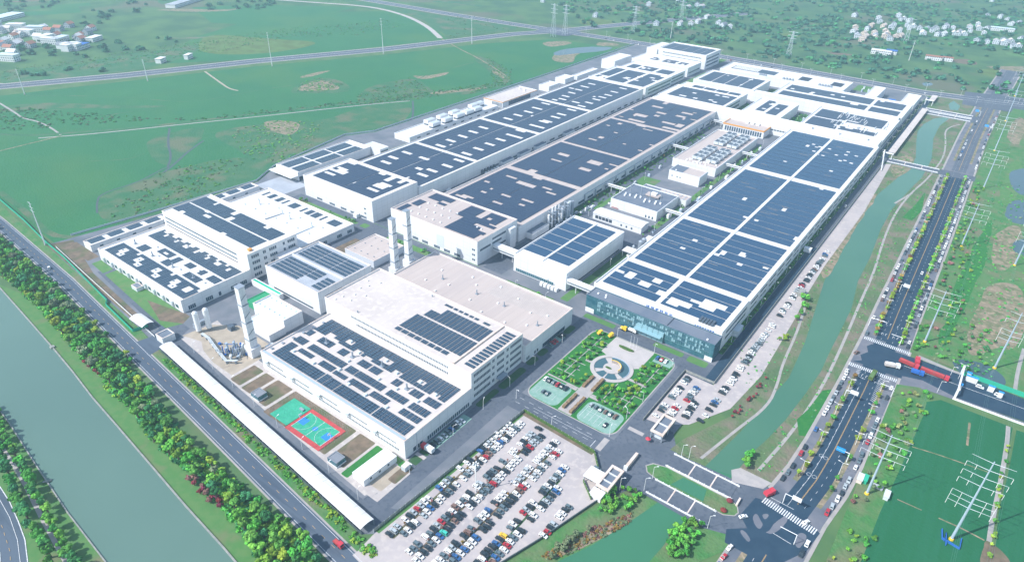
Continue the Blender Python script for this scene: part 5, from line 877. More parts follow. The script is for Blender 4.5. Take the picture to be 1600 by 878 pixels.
h_ = MB().prism([(-132.5+5*cos(t*pi/8)*1.0, 299+1.4*sin(t*pi/8)*(1 if t > 8 else .5)) for t in range(16)], 0, Z[0]+.7); tag(h_.build('flower_bed', 'green_hedge'), 'crescent-shaped flower bed on the pale entrance plaza', 'flower bed')
for i in range(3): r = link('flagpole', None, loc=(-131.5+i*2, 301.5, 0)); tag(r, ['left', 'middle', 'right'][i]+' of three slim flagpoles behind the crescent flower bed', 'flagpole', 'flagpoles on the plaza'); MB().tube((r.location.x, 301.5, 0), (r.location.x, 301.5, 9), .1, .05).build('pole', 'white_metal', r)
# ---------------------------------------------------------------- works yard: tower, tanks, machines
def tower(label, x, y, h, w, lean=0, segs=4):
    r = link('duct_tower', None, loc=(x, y, 0)); tag(r, label, 'tower')
    for i in range(segs):
        z0, z1 = h*i/segs, h*(i+1)/segs; k = 1-.06*i; piece('tower_section', 'wall_white', r, x-w*k/2, y-w*k/2, z0+.15, x+w*k/2, y+w*k/2, z1-.15); piece('platform', 'grey_metal', r, x-w*k/2-.35, y-w*k/2-.35, z1-.3, x+w*k/2+.35, y+w*k/2+.35, z1-.1)
        MB().tube((x+w*k/2+.15, y-w/2.5, z0+h/segs*.3), (x+w*k/2+.15, y+w/2.5, z1-h/segs*.45), .14, n=4).build('stair_flight', 'dark_metal', r)
    piece('base_box', 'wall_white', r, x-w*.8, y-w*.7, 0, x+w*.8, y+w*.7, h*.13); return r
tower('tall white slab-sided tower standing in the sandy works yard', -299, 159, 46, 4.6, segs=4); tower('nearer of the two white duct towers by the beige workshop', -300.6, 274, 43, 4.4); tower('farther of the two white duct towers by the beige workshop', -300.6, 287.6, 44, 4.4)
for i, (x, y, h) in enumerate(((-342.5, 151.5, 15), (-340.5, 157, 15.5))):
    r = link('storage_tank', None, loc=(x, y, 0)); tag(r, ['left', 'right'][i]+' of two tall white round-topped tanks at the yard corner', 'tank', 'white tanks in the works yard')
    b = MB().tube((x, y, 1.4), (x, y, h-1.2), 1.6, n=16); b.tube((x, y, h-1.2), (x, y, h-.5), 1.6, 1.1, 16).tube((x, y, h-.5), (x, y, h), 1.1, .3, 16); b.build('vessel', 'white_metal', r, smooth=False)
    for a in range(4): MB().tube((x+1.2*cos(a*pi/2+.7), y+1.2*sin(a*pi/2+.7), 0), (x+1.2*cos(a*pi/2+.7), y+1.2*sin(a*pi/2+.7), 1.5), .2, n=4).build('leg', 'grey_metal', r)
mk = link('pipework_plant', None, loc=(-306, 152, 0)); tag(mk, 'dense blue-grey machinery and pipework at the foot of the slanting white tower', 'process plant'); q = random.Random(21)
for i in range(46):
    x, y = -313+q.random()*12, 147+q.random()*11; k = q.random(); m_ = q.choice(['dark_metal', 'grey_metal', 'steel_blue', 'blue', 'pale_metal', 'white_metal', 'dark_metal'])
    if k < .5: MB().tube((x, y, 0), (x, y, q.uniform(1.5, 7)), q.uniform(.3, .8), n=8).build('vessel', m_, mk)
    elif k < .8: piece('machine_box', m_, mk, x, y, 0, x+q.uniform(.8, 2), y+q.uniform(.8, 2), q.uniform(1, 3))
    else: MB().tube((x, y, 3), (x+q.uniform(-4, 4), y+q.uniform(-4, 4), 3+q.uniform(-1, 2)), .22, n=5).build('pipe', m_, mk)
pp = link('pipe_rack', None, loc=(-320, 148, 0)); tag(pp, 'white pipe rack running from the twin tanks to the machinery', 'pipe rack'); P = [(-337, 150), (-330, 150), (-322, 148), (-313, 146), (-303, 144), (-298, 148)]
for o in (-.5, .1, .7):
    for a, c_ in zip(P, P[1:]): MB().tube((a[0], a[1]+o, 2.4), (c_[0], c_[1]+o, 2.4), .2, n=5).build('pipe', 'pale_metal', pp)
for x, y, h in walk(P, 5): piece('support', 'grey_metal', pp, x-.15, y-.6, 0, x+.15, y+.9, 2.2)
for i, (x, y, w_, l_, h_, m_, l) in enumerate(((-349, 156, 2, 8, 2.4, 'grey_metal', 'grey ribbed tank rack next to the road bend'), (-330, 165, 4, 3, 3, 'dark_metal', 'dark pump skid behind the twin white tanks'), (-322, 152, 1.8, 1.4, 1.2, 'blue', 'small bright blue cabinet on the sandy yard'), (-296, 168, 2, 5, 2.6, 'pale_metal', 'pale pump skid right of the white tower'), (-291.5, 170, 2, 2, 1.5, 'red', 'small red crate beside the lean-to building'), (-318, 190, 0, 0, 0, '', ''))):
    if m_: r = link('equipment_skid', None, loc=(x, y, 0)); tag(r, l, 'equipment'); [piece('unit', m_, r, x-w_/2, y-l_/2+k*l_/3, .2, x+w_/2, y-l_/2+(k+.9)*l_/3, h_) for k in range(3)]; piece('skid', 'grey_metal', r, x-w_/2-.2, y-l_/2-.2, 0, x+w_/2+.2, y+l_/2+.2, .2)
sl_ = link('silo_group', None, loc=(-184, 425, 0)); tag(sl_, 'pair of grey silos with white canopy squeezed against the eastern hall', 'silos')
for x, y, r_, h in ((-183, 412, 1.8, 9), (-183, 417, 1.8, 9), (-186, 407, 1.2, 6), (-181, 426, 2.2, 5)): MB().tube((x, y, 0), (x, y, h), r_, n=12).tube((x, y, h), (x, y, h+1), r_, .4, 12).build('silo', 'grey_metal', sl_)
piece('canopy_roof', 'roof_white', sl_, -190, 396, 5.6, -182, 404, 6); [piece('post', 'grey_metal', sl_, x, y, 0, x+.3, y+.3, 5.6) for x in (-189.6, -182.6) for y in (396.4, 403)]; MB().tube((-186, 400, 1), (-186, 400, 5), 1.6, .6, 10).build('hopper', 'white_metal', sl_); piece('tank_roof', 'roof_white', sl_, -186, 422, 5.1, -179, 431, 5.5)
# ---------------------------------------------------------------- bridges
def bridge(label, x0, x1, y0, y1, z=.9, ends=0):
    r = link('road_bridge', None, loc=((x0+x1)/2, (y0+y1)/2, 0)); tag(r, label, 'bridge', 'bridges over the factory canal'); z = Z[0]+.1; piece('deck', 'asphalt', r, x0, y0, .02, x1, y1, z+.05)
    for yy in (y0-.5, y1-.1): piece('railing', 'wall_white', r, x0-1, yy+.1, .02, x1+1, yy+.42, 1.0)
    n = int((x1-x0)/3)
    for i in range(n+1):
        x = x0+(x1-x0)*i/n
        for yy in (y0-.6, y1-.2): piece('railing_post', 'coping_white', r, x-.16, yy+.16, .02, x+.16, yy+.56, 1.35)
    for x in (x0+(x1-x0)*.33, x0+(x1-x0)*.68): piece('expansion_joint', 'coping', r, x-.3, y0, z, x+.3, y1, z+.08)
bridge('left-hand deck of the main entrance bridge over the canal', -72, -44, 208.6, 217.6); bridge('right-hand deck of the main entrance bridge over the canal', -72, -41, 229, 238)
bridge('narrow bridge over the canal beside the cable-stayed gate mast', -76, -32, 744, 754); bridge('farthest road bridge over the canal near the far junction', -78, -28, 957, 967); bridge('second of the two farthest canal bridge decks', -78, -28, 973, 983)
MB().prism([(-80.7, 223), (-78.4, 219.6), (-72, 218.1), (-40, 218.1), (-35.6, 220.8), (-34.8, 223.5), (-36.6, 227), (-40, 228.5), (-72, 228.5), (-78.5, 226.6)], 0, Z[0]+.06).build('kerb', 'path', kind='structure')
MB().prism([(-80, 223), (-78, 220), (-72, 218.6), (-40, 218.6), (-36, 221), (-35.4, 223.5), (-37, 226.6), (-40, 228), (-72, 228), (-78, 226)], 0, Z[0]+.1).build('traffic_island', 'verge_green', kind='structure'); MB().sheet([(-66, 219.6), (-50, 219.6), (-51.5, 227.2), (-63, 227.2)], Z[0]+.14).build('canal', 'water_canal_south', kind='structure')
nb_ = MB().cbox(*(-37.2,228.7), 0, .8, 4.6, 1.6, rz=0); tag(nb_.build('name_stone', 'coping'), 'grey name stone at the road end of the bridge island', 'stone'); 
for i, ((x, y), l) in enumerate((((-40.6,226.9), 'round red shrub right of the name stone on the bridge island'), ((-40.7,220.1), 'round red shrub left of the name stone on the bridge island'), ((-87.3,209.7), 'red umbrella beside the large gate canopy'), ((-87.1,237.8), 'red umbrella beside the smaller gate canopy'))):
    if i < 2: b = MB().tube((x, y, .3), (x, y, 1.2), .9, 1.5, 10).tube((x, y, 1.2), (x, y, 2.2), 1.5, .5, 10); tag(b.build('red_shrub', 'leaf_red'), l, 'shrub')
    else: r = link('umbrella', None, loc=(x, y, 0)); tag(r, l, 'umbrella'); MB().tube((x, y, 0), (x, y, 2.6), .05).build('pole', 'grey_metal', r); MB().tube((x, y, 2.2), (x, y, 2.9), 1.4, .1, 8).build('canopy', 'bright_red', r)
# ---------------------------------------------------------------- vehicles
def carmesh(kind):
    L_, w, h = {'saloon': (4.5, 1.8, 1.42), 'suv': (4.6, 1.86, 1.68), 'hatch': (4.0, 1.74, 1.5)}[kind]; a = L_/2; e = w/2; zb = .28; zs = .88 if kind != 'suv' else 1.0
    b = MB(); prof = [(-a+.05, zb), (-a, .6), (-a+.12, zs-.06), (-a+.75, zs), (a-1.15, zs-.02), (a-.15, zs-.2), (a, .55), (a-.08, zb)]
    n = len(prof); k = len(b.v)
    for s in (-1, 1):
        for x, z in prof: b.v.append((x, s*(e-(.06 if abs(x) > a-.3 else 0)), z))
    for i in range(n): j = (i+1) % n; b.f.append((k+i, k+j, k+n+j, k+n+i)); b.m.append(0)
    b.f.append(tuple(k+i for i in range(n))); b.m.append(0); b.f.append(tuple(k+n+i for i in range(n-1, -1, -1))); b.m.append(0)
    x0, x1, x2, x3 = {'saloon': (-a+.7, -a+1.3, .45, 1.15), 'suv': (-a+.12, -a+.5, .55, 1.2), 'hatch': (-a+.15, -a+.6, .4, 1.05)}[kind]; et = e*.8
    k = len(b.v); b.v += [(x0, -e+.06, zs), (x3, -e+.06, zs), (x3, e-.06, zs), (x0, e-.06, zs), (x1, -et, h), (x2, -et, h), (x2, et, h), (x1, et, h)]
    for f in ((0, 1, 5, 4), (1, 2, 6, 5), (2, 3, 7, 6), (3, 0, 4, 7), (4, 5, 6, 7)): b.f.append(tuple(k+i for i in f)); b.m.append(0)
    g = MB(); F = lambda P, Q, t: tuple(P[i]+(Q[i]-P[i])*t for i in range(3)); V = b.v[k:]
    def pane(i, j, m_, l, t0, t1, u0, u1, o):
        A = F(V[i], V[l], u0); B_ = F(V[j], V[m_], u0); C_ = F(V[j], V[m_], u1); D = F(V[i], V[l], u1); g.face([tuple(c+d for c, d in zip(p, o)) for p in (F(A, B_, t0), F(A, B_, t1), F(D, C_, t1), F(D, C_, t0))])
    pane(1, 2, 6, 5, .08, .92, .05, .92, (.03, 0, .02)); pane(3, 0, 4, 7, .1, .9, .1, .9, (-.03, 0, .02)); pane(0, 1, 5, 4, .12, .5, .12, .88, (0, -.03, 0)); pane(0, 1, 5, 4, .54, .9, .12, .88, (0, -.03, 0)); pane(2, 3, 7, 6, .1, .46, .12, .88, (0, .03, 0)); pane(2, 3, 7, 6, .5, .88, .12, .88, (0, .03, 0))
    t = MB()
    for x in (-a+.85, a-.85):
        for s in (-1, 1): t.tube((x, s*(e-.2), .32), (x, s*(e+.02), .32), .32, n=8)
    return b, g, t
def tomesh(b, name, m): me = bpy.data.meshes.new(name); me.from_pydata(b.v, [], b.f); me.materials.append(MT[m]); me.update(); return me
CM = {}; KB = {k: carmesh(k) for k in ('saloon', 'suv', 'hatch')}
for k, (b, g, t) in KB.items(): CM[k] = (tomesh(g, 'window', 'car_glass'), tomesh(t, 'wheel', 'tyre'), {c: tomesh(b, 'body', c) for c in [n for n in MT if n.startswith('car_') and n != 'car_glass']})
CARS = []; rc = random.Random(11)
COLS = ['car_white']*24+['car_silver']*6+['car_black']*13+['car_grey']*12+['car_red']*3+['car_blue']*2+['car_brown']
CN_ = {'car_white': 'white', 'car_silver': 'silver', 'car_black': 'black', 'car_grey': 'dark grey', 'car_red': 'red', 'car_blue': 'blue', 'car_teal': 'mint green', 'car_yellow': 'yellow', 'car_brown': 'brown'}
def row(x, y0, y1, where, grp, ang=0, sp=2.55, occ=.9, gaps=(), par=False, colf=None):
    y = y0; i = 0
    while y <= y1:
        if rc.random() < occ and not any(a < y < b_ for a, b_ in gaps): xx = x(y) if callable(x) else x; CARS.append([xx+rc.uniform(-.35, .35)*(0.4 if par else 1), y+rc.uniform(-.12, .12), ang+rc.uniform(-.04, .04)+(pi if rc.random() < .3 else 0), rc.choice(COLS), where, grp, i]); i += 1
        y += sp if not par else sp*rc.uniform(.95, 1.15)
g_ = 'cars in the big staff car park'
for k, (x, y0, y1, gp) in enumerate(((-148.2, 120, 205, ((146.5, 150), (160, 163), (175, 178))), (-143.8, 124, 211, ((132, 135), (158.5, 161))), (-135.3, 119, 211, ((158, 160.5), (165, 168), (186, 189))), (-130.8, 118, 209, ((148, 150), (190, 193))), (-123, 117, 209, ((157.5, 160), (170, 175))), (-118.5, 122, 206, ((142, 145), (178, 181))), (-110, 130, 200, ((160, 163), (172, 176), (150, 152))), (-105.6, 127, 186, ((157, 161), (166.5, 169))), (-96.2, 160, 182, ((168, 170),)), (-97.5, 199, 208, ()))):
    row(x, y0, y1, 'the '+ordn(k)+' car park row', g_, gaps=gp, occ=.93, ang=0, sp=2.42)
CARS[6][3] = 'car_red'
g_ = 'cars in the second car park by the canal'
for k, (x, y0, y1) in enumerate(((-92, 257, 297), (-86.4, 258, 272), (-84.5, 278, 296), (-80, 266, 284), (-72, 268, 292))): row(x, y0, y1, ordn(k)+' row of the small canal-side car park', g_, occ=.78, sp=2.6)
row(-71.8, 296, 442, 'the canal-side parking strip', 'cars on the canal-side strip', occ=.86, sp=2.6, gaps=((384, 392), (412, 416))); row(-71.2, 448, 505, 'the upper canal-side parking strip', 'cars on the canal-side strip', occ=.8, sp=2.9)
row(-169, 167, 194, 'the shaded bays beside the low hall', 'cars in shaded bays by the halls', occ=.85, sp=2.7, gaps=((164, 169),)); row(-169.4, 273, 287, 'the shaded bays beside the beige-roofed hall', 'cars in shaded bays by the halls', occ=.95, sp=2.7)
def rowx(y, x0, x1, where, grp, sp=2.6, occ=.9):
    x = x0; i = 0
    while x <= x1:
        if rc.random() < occ: CARS.append([x, y, pi/2+rc.uniform(-.04, .04), rc.choice(COLS), where, grp, i]); i += 1
        x += sp
g_ = 'cars on the green garden car parks'
rowx(245.6, -154, -148, 'the left garden car park, back row', g_); rowx(245.6, -146, -138.6, 'the left garden car park, back row right of the gap', g_); rowx(236, -149, -145, 'the left garden car park, front row', g_); rowx(243, -123, -107, 'the right garden car park', g_, 2.9, .95); rowx(302, -113.5, -107, 'the garden corner bays', g_)
CARS.append([-109.5, 234.5, pi/2, 'car_black', 'the front of the right garden car park', g_, 0])
def avx(o): return lambda y: next((a[0]+(b_[0]-a[0])*(y-a[1])/(b_[1]-a[1]) for a, b_ in zip(AV, AV[1:]) if a[1] <= y <= b_[1]), -12)-o
g_ = 'cars parked along the avenue'
row(avx(11.7), 256, 360, 'the kerb on the canal side of the avenue', g_, pi/2, 5.1, .84, gaps=((272, 277), (302, 309)), par=True); row(avx(11.7), 408, 740, 'the far kerb on the canal side of the avenue', g_, pi/2, 5.1, .82, gaps=((440, 452), (520, 526)), par=True)
row(avx(-11.6), 248, 362, 'the kerb on the field side of the avenue', g_, pi/2, 5.1, .8, gaps=((330, 345), ), par=True); row(avx(-11.6), 408, 740, 'the far kerb on the field side of the avenue', g_, pi/2, 5.1, .86, gaps=((424, 432),), par=True); row(avx(-11), 180, 236, 'the field side kerb south of the entrance junction', g_, pi/2, 6, .5, par=True); row(avx(13), 176, 206, 'the kerb below the bridge junction', g_, 1.35, 5.3, .95, par=True)
for (x, y), a, c_, l in (((-32.5,222.5), .9, 'car_white', 'turning out of the bridge junction'), ((-9.5,236.7), 1.2, 'car_white', 'standing on the crosswalk'), ((49.8,390.4), 0, 'car_white', 'driving on the eastern side road'), ((-8.1,513.7), 1.6, 'car_white', 'driving in the middle of the avenue'), ((-22.2,382.1), 1.2, 'car_brown', 'waiting at the left of the big junction'), ((-22.4,360.4), 1.4, 'car_white', 'parked just south of the big junction crosswalk'), ((-488.9,128.6), 2.9, 'car_white', 'driving along the left road'), ((40.7,392.1), 0, 'car_white', 'on the eastern side road behind the blue gantry')): CARS.append([x, y, a, c_, l, 'moving cars', 0])
row(avx(4), 800, 1020, 'the far northern avenue', g_, pi/2, 14, .6, par=True); row(avx(-13), 780, 1020, 'the far northern kerb of the avenue', g_, pi/2, 5.5, .8, par=True)
rowx(1059, -700, -60, 'the far northern road', 'cars on the far road', 16, .4); row(-81.5, 520, 730, 'the lane beside the eastern hall', 'cars on the lane', pi/2, 40, .6)
sp_ = [c_ for c_ in CARS if 'car park row' in c_[4]]
for c_, n_ in ((sp_[len(sp_)*2//5], 'car_teal'), (sp_[len(sp_)*4//5], 'car_yellow')): c_[3] = n_
CARS.sort(key=lambda c_: c_[0]**2+c_[1]**2); far_ = MB(); fm = [n for n in MT if n.startswith('car_')]; cnt = {}
proto = None
for i, (x, y, a, col, wh, grp, k) in enumerate(CARS):
    kind = rc.choice(['saloon', 'suv', 'hatch', 'saloon', 'suv']); sc = .9
    if i < 296:
        key = wh+col; n = cnt[key] = cnt.get(key, -1)+1; r = bpy.data.objects.new('parked_car' if 'moving' not in grp else 'car', None); COL.objects.link(r); r.location = (x, y, Z[0]+.04); r.rotation_euler.z = a; r.scale = (sc,)*3
        wn = f'{CN_[col]} {dict(saloon="saloon", suv="tall", hatch="short")[kind]} car'; one = grp == 'moving cars'
        if len(wh.split()) > 6: wn = CN_[col]+' car'
        r['label'] = f'{wn} {wh}' if one else f'{wn}, {ordn(n)} {CN_[col]} one along {wh}' if n else f'{wn}, first {CN_[col]} one along {wh}'; r['category'] = 'car'; r['group'] = grp
        if len(r['label'].split()) > 16: r['label'] = r['label'].replace(' one along', ' in')
        if len(r['label'].split()) > 16: r['label'] = r['label'].replace(' tall car', ' car').replace(' short car', ' car').replace(' saloon car', ' car')
        link('body', CM[kind][2][col], r); link('window', CM[kind][0], r)
        o = link('wheel_set', CM[kind][1], r); o['kind'] = 'stuff'
    else:
        c, s = cos(a), sin(a)
        for b, mi in ((KB[kind][0], fm.index(col)), (KB[kind][1], fm.index('car_glass'))):
            n0 = len(far_.v); far_.v += [(x+(vx*c-vy*s)*sc, y+(vx*s+vy*c)*sc, Z[0]+.05+vz) for vx, vy, vz in b.v]; far_.f += [tuple(n0+j for j in f) for f in b.f]; far_.m += [mi]*len(b.f)
o = far_.build('distant_parked_cars', fm, kind='stuff'); tag(o, 'small distant cars lining the far avenue and far roads', 'cars')
def truck(label, x, y, a, L_, col, cab, name='lorry', load=None, h=2.6, cat='lorry', w=2.4, tarp=None):
    r = link(name, None, loc=(x, y, Z[0]+.04), rz=a); tag(r, label, cat)
    def pc(nm, m_, x0, y0, z0, x1, y1, z1): b = MB().box(x0, y0, z0, x1, y1, z1, bot=True); o = link(nm, tomesh(b, nm, m_), r)
    pc('chassis', 'dark_metal', -L_/2, -w/2+.3, .5, L_/2, w/2-.3, .9); pc('cab', cab, L_/2-2.1, -w/2, .6, L_/2, w/2, 2.9); pc('windscreen', 'car_glass', L_/2, -w/2+.15, 1.7, L_/2+.04, w/2-.15, 2.6); pc('cargo_body', col, -L_/2, -w/2, .95, L_/2-2.4, w/2, h)
    if load: pc('load', load, -L_/2+.25, -w/2+.25, h, L_/2-2.7, w/2-.25, h+.06)
    for xx in (-L_/2+1, -L_/2+2.2, L_/2-1.2):
        for s in (-1, 1): b = MB().tube((xx, s*(w/2-.3), .5), (xx, s*(w/2), .5), .5, n=8); link('wheel', tomesh(b, 'wheel', 'tyre'), r)
    return r
for (x, y), (x2, y2), col, cab, l in (((-0.4,389.4), (10.1,387.9), 'red', 'bright_red', 'long red articulated tipper nearest the big junction'), ((25.7,387.2), (11.1,388.0), 'red', 'bright_red', 'second long red tipper queueing on the eastern side road')):
    truck(l, (x+x2)/2, (y+y2)/2, atan2(y2-y, x2-x) if 'nearest' in l else atan2(y-y2, x-x2), hypot(x2-x, y2-y), col, cab, load='court_red')
truck('blue lorry cab beside the nearest red tipper at the junction', *(10.3,382.9), .1, 6.5, 'blue', 'blue'); truck('red tractor lorry standing across the mouth of the side road', *(8.3,394.8), 1.7, 5.5, 'bright_red', 'bright_red')
mx_ = truck('white and beige concrete mixer lorry crossing the big junction', *(-2.6,380.8), .35, 8, 'roof_cream', 'white_metal', name='mixer_lorry'); b = MB().tube((-3.6, 0, 2.6), (.2, 0, 2.1), .8, 1.2, 12).tube((.2, 0, 2.1), (1.6, 0, 1.9), 1.2, .7, 12); link('drum', tomesh(b, 'drum', 'wall_white'), mx_)
bs = truck('yellow-green city bus waiting at the southern junction line', *(-9.6,363.3), 1.5, 9, 'field_yellow', 'field_yellow', name='bus', cat='bus', h=2.9, load='lawn'); truck('red pickup with a red load bed driving on the left road', *(-161.0,103.6), -.05, 5.4, 'red', 'bright_red', name='pickup', h=1.5, w=1.9, cat='pickup', load='court_red')
truck('white box lorry with a red cab in the bays beside the low hall', -168.6, 165.6, pi, 7.2, 'wall_white', 'bright_red', h=3.2, name='box_lorry'); truck('red lorry entering the avenue by the crosswalk', *(-27.7,242.1), 1.1, 5.2, 'bright_red', 'bright_red')
for i, ((x, y), c_) in enumerate((((-143.2,314.7), 'yellow'), ((-152.3,301.3), 'yellow'), ((-145.7,303.2), 'yellow'), ((-137.9,316.4), 'white_metal'), ((-123.9,319.1), 'white_metal'), ((-136.6,318.3), 'bright_red'))): truck(['yellow shuttle van at the glass office kerb', 'yellow cart at the upper left corner of the garden', 'yellow cart beside the pale entrance plaza', 'white coach at the glass office kerb', 'white van near the glass office entrance canopy', 'red flower-decked van by the glass office'][i], x, y, [0, 1.3, 1.3, 0, 0, 0][i], [4, 3.4, 3.4, 5.4, 4.6, 2.6][i], c_, c_, name='van', cat='van', h=2.1, w=1.8)
# ---------------------------------------------------------------- poles, lamps, masts
def lamp(x, y, h, lb, grp, arm=1.6, a=0, two=False, z=0):
    r = link('street_lamp', None, loc=(x, y, 0)); tag(r, lb, 'street lamp', grp); MB().tube((x, y, z), (x, y, h), .13, .08, 5).build('post', 'white_metal', r)
    for s in ((1, -1) if two else (1,)): ex, ey = x+s*arm*cos(a), y+s*arm*sin(a); MB().tube((x, y, h-.1), (ex, ey, h+.4), .08, n=4).build('arm', 'white_metal', r); MB().cbox(ex, ey, h+.3, .9, .35, .15, rz=a).build('lamp_head', 'white_metal', r)
P = [(-340, 139.5), (-158, 123.5)]
for i, (x, y, h) in enumerate(walk(P, 22, 14)): lamp(x, y, 7, ordn(i)+' lamp from the guardhouse along the road beside the long arched shed', 'lamps along the shed road', a=pi*.5)
for i, y in enumerate(range(345, 1030, 26)): lamp(-85.6, y, 6, ordn(i)+' white lamp from the plaza end beside the eastern hall', 'lamps beside the eastern hall', two=True)
for i, (x, y) in enumerate(((-165.6, 150), (-165.8, 181), (-166, 205), (-166, 228), (-166.2, 252), (-165.8, 280), (-157.5, 222.5), (-131, 217), (-104, 229), (-103.6, 246), (-103, 263), (-103.4, 300), (-118, 306.5), (-143, 306.5), (-96, 320))): lamp(x, y, 6.5, ordn(i)+' lamp post on the roads round the garden, counted from the low hall', 'lamps round the garden', a=i)
for i, (x, y) in enumerate(((-66.2,240.2), (-74.2,208.8), (-69.5,238.6), (-42.7,207.2), (-74.3,217.4), (-83.0,201.9))): lamp(x, y, 8, ['lamp on the canal bank above the bridge', 'lamp at the near left end of the entrance bridge', 'lamp by the path below the second gate', 'lamp at the near right end of the entrance bridge', 'lamp beside the bridge traffic island tip', 'lamp by the trees at the gate canopy'][i], 'lamps by the entrance bridge', a=.6)
for i, y in enumerate(list(range(265, 362, 26))+list(range(415, 740, 30))):
    lamp(avx(7.2)(y), y, 8, ordn(i)+' double lamp from the near end in the canal side median', 'avenue median lamps', two=True, a=0, arm=1.8); lamp(avx(-7.4)(y), y+10, 8, ordn(i)+' double lamp from the near end in the field side median', 'avenue median lamps', two=True, a=0, arm=1.8)
for i, (x, y) in enumerate(((-245, 440), (-245, 480), (-245, 540), (-245, 600), (-245, 660), (-191, 452), (-191, 500), (-191, 545), (-191, 585), (-191, 625), (-191, 665), (-191, 705), (-200, 790), (-190, 820), (-252, 790), (-250, 830), (-355, 800), (-190, 340), (-190, 380), (-225, 312), (-200, 312), (-360, 330))): lamp(x, y, 6, ordn(i)+' lamp in the inner lanes between the halls, counted outward', 'lamps in the inner lanes', a=i)
for i, (x, y, h, l) in enumerate(((-134.2, 160.5, 18, 'tall white floodlight mast in the middle of the car park'),)):
    r = link('light_mast', None, loc=(x, y, 0)); tag(r, l, 'light mast'); MB().tube((x, y, 0), (x, y, h), .26, .16, 8).build('mast', 'white_metal', r); [MB().cbox(x+1.2*cos(k*pi/3), y+1.2*sin(k*pi/3), h-.3, .8, .5, .35, rz=k*pi/3).build('floodlight', 'white_metal', r) for k in range(6)]
def pylon(x, y, h, arms, label, aw=9, base='yellow', top=1.0, rz=0, gr_='tubular pylons east of the avenue', mm='steel_blue', rb=.62, strings=True):
    r = link('pylon', None, loc=(x, y, 0)); tag(r, label, 'pylon', gr_); MB().tube((x, y, 0), (x, y, h), rb, rb*.35, 10).build('mast', mm, r); MB().tube((x, y, 0), (x, y, 1.1), rb*1.7, rb*1.4, 10).build('base', base, r); c, s = cos(rz), sin(rz)
    for i, z in enumerate(arms):
        w = aw if i else aw*.95; MB().tube((x-w*c, y-w*s, z+.6), (x, y, z), .06, .13, 5).tube((x, y, z), (x+w*c, y+w*s, z+.6), .13, .06, 5).build('cross_arm', 'steel_pole', r)
        if strings and i:
            for u in (-w, -w*.55, w*.55, w) if aw > 7 else (-w, w): MB().tube((x+u*c, y+u*s, z+.4), (x+u*c, y+u*s, z-2.2), .1, n=5).build('insulator', 'white_metal', r)
arms4 = (36, 32, 28, 23.5)
ys = (271, 421.4, 582, 730, 857, 990, 1130)
for i, y in enumerate(ys): pylon(8+i*(-.3 if i > 3 else .4), y, 37, arms4, ordn(i)+' blue-grey pylon of the line beside the avenue, counting from the near end', aw=9)
for i, (x, y) in enumerate(((43, 267), (45.6, 418.4), (44.8, 572.7), (46, 730), (46, 880))): pylon(x, y, 47 if i == 0 else 39, (46, 42, 37.5, 33, 26, 23, 20)[(0 if i == 0 else 2):(7 if i == 0 else 7)], ordn(i)+' pylon of the outer line across the fields, counting from the near end', aw=8 if i == 0 else 5.5)
b = MB()
for x0, yy, hs in ((8, ys, (36, 29.4, 25.4, 21)), (45, (160, 267, 418.4, 572.7, 730, 880), (37, 34, 30, 24))):
    for u in (-9, 9):
        for z in hs[:3]:
            for a, c_ in zip(yy, yy[1:]):
                for k in range(4): t0, t1 = k/4, (k+1)/4; b.tube((x0+u*(.9 if x0 < 20 else .6), a+(c_-a)*t0, z-16*t0*(1-t0)), (x0+u*(.9 if x0 < 20 else .6), a+(c_-a)*t1, z-16*t1*(1-t1)), .025, n=3, cap=False)
tag(b.build('power_lines', 'wire', kind='stuff'), 'thin sagging power lines strung between the avenue pylons', 'power lines')
bg_ = fence('bright blue construction fence round the foot of the nearest outer pylon', [(40.6, 264), (40.6, 269), (46.5, 265.4), (46.5, 262.2), (40.6, 264)][:2]+[(41.5, 262)], 1.3, 'blue', 3, .3, name='construction_fence')
b = MB().wallrib([(38.9,269.9), (39.7,264.7), (46.4,263.4), (46.4,269.5)], .35, 0, 1.3); tag(b.build('blue_barrier', 'blue'), 'bright blue barrier round the base of the nearest outer pylon', 'barrier')
for i, (x, y, h, l) in enumerate(((-526.8, 141.8, 34.5, 'white pylon by the green fence at the left road'), (-942, 290, 30, 'slim pylon at the far left edge of the highway'), (-894, 415, 27, 'second slim pylon from the left along the highway'), (-843, 567, 46, 'third slim pylon from the left along the highway'), (-784, 724, 52, 'fourth slim pylon from the left along the highway'), (-732, 872, 44, 'fifth slim pylon from the left along the highway'), (-502, 1133, 30, 'slim white mast behind the tallest northern block'), (-147, 1262, 31, 'leaning-looking twin-armed mast on the green hillside'))): pylon(x, y, h, (h-1, h*.9, h*.82) if i else (33, 30, 27), l, aw=3 if i else 3.6, base='concrete', gr_='slim pylons in the fields', mm='white_metal', rb=.5, strings=False)
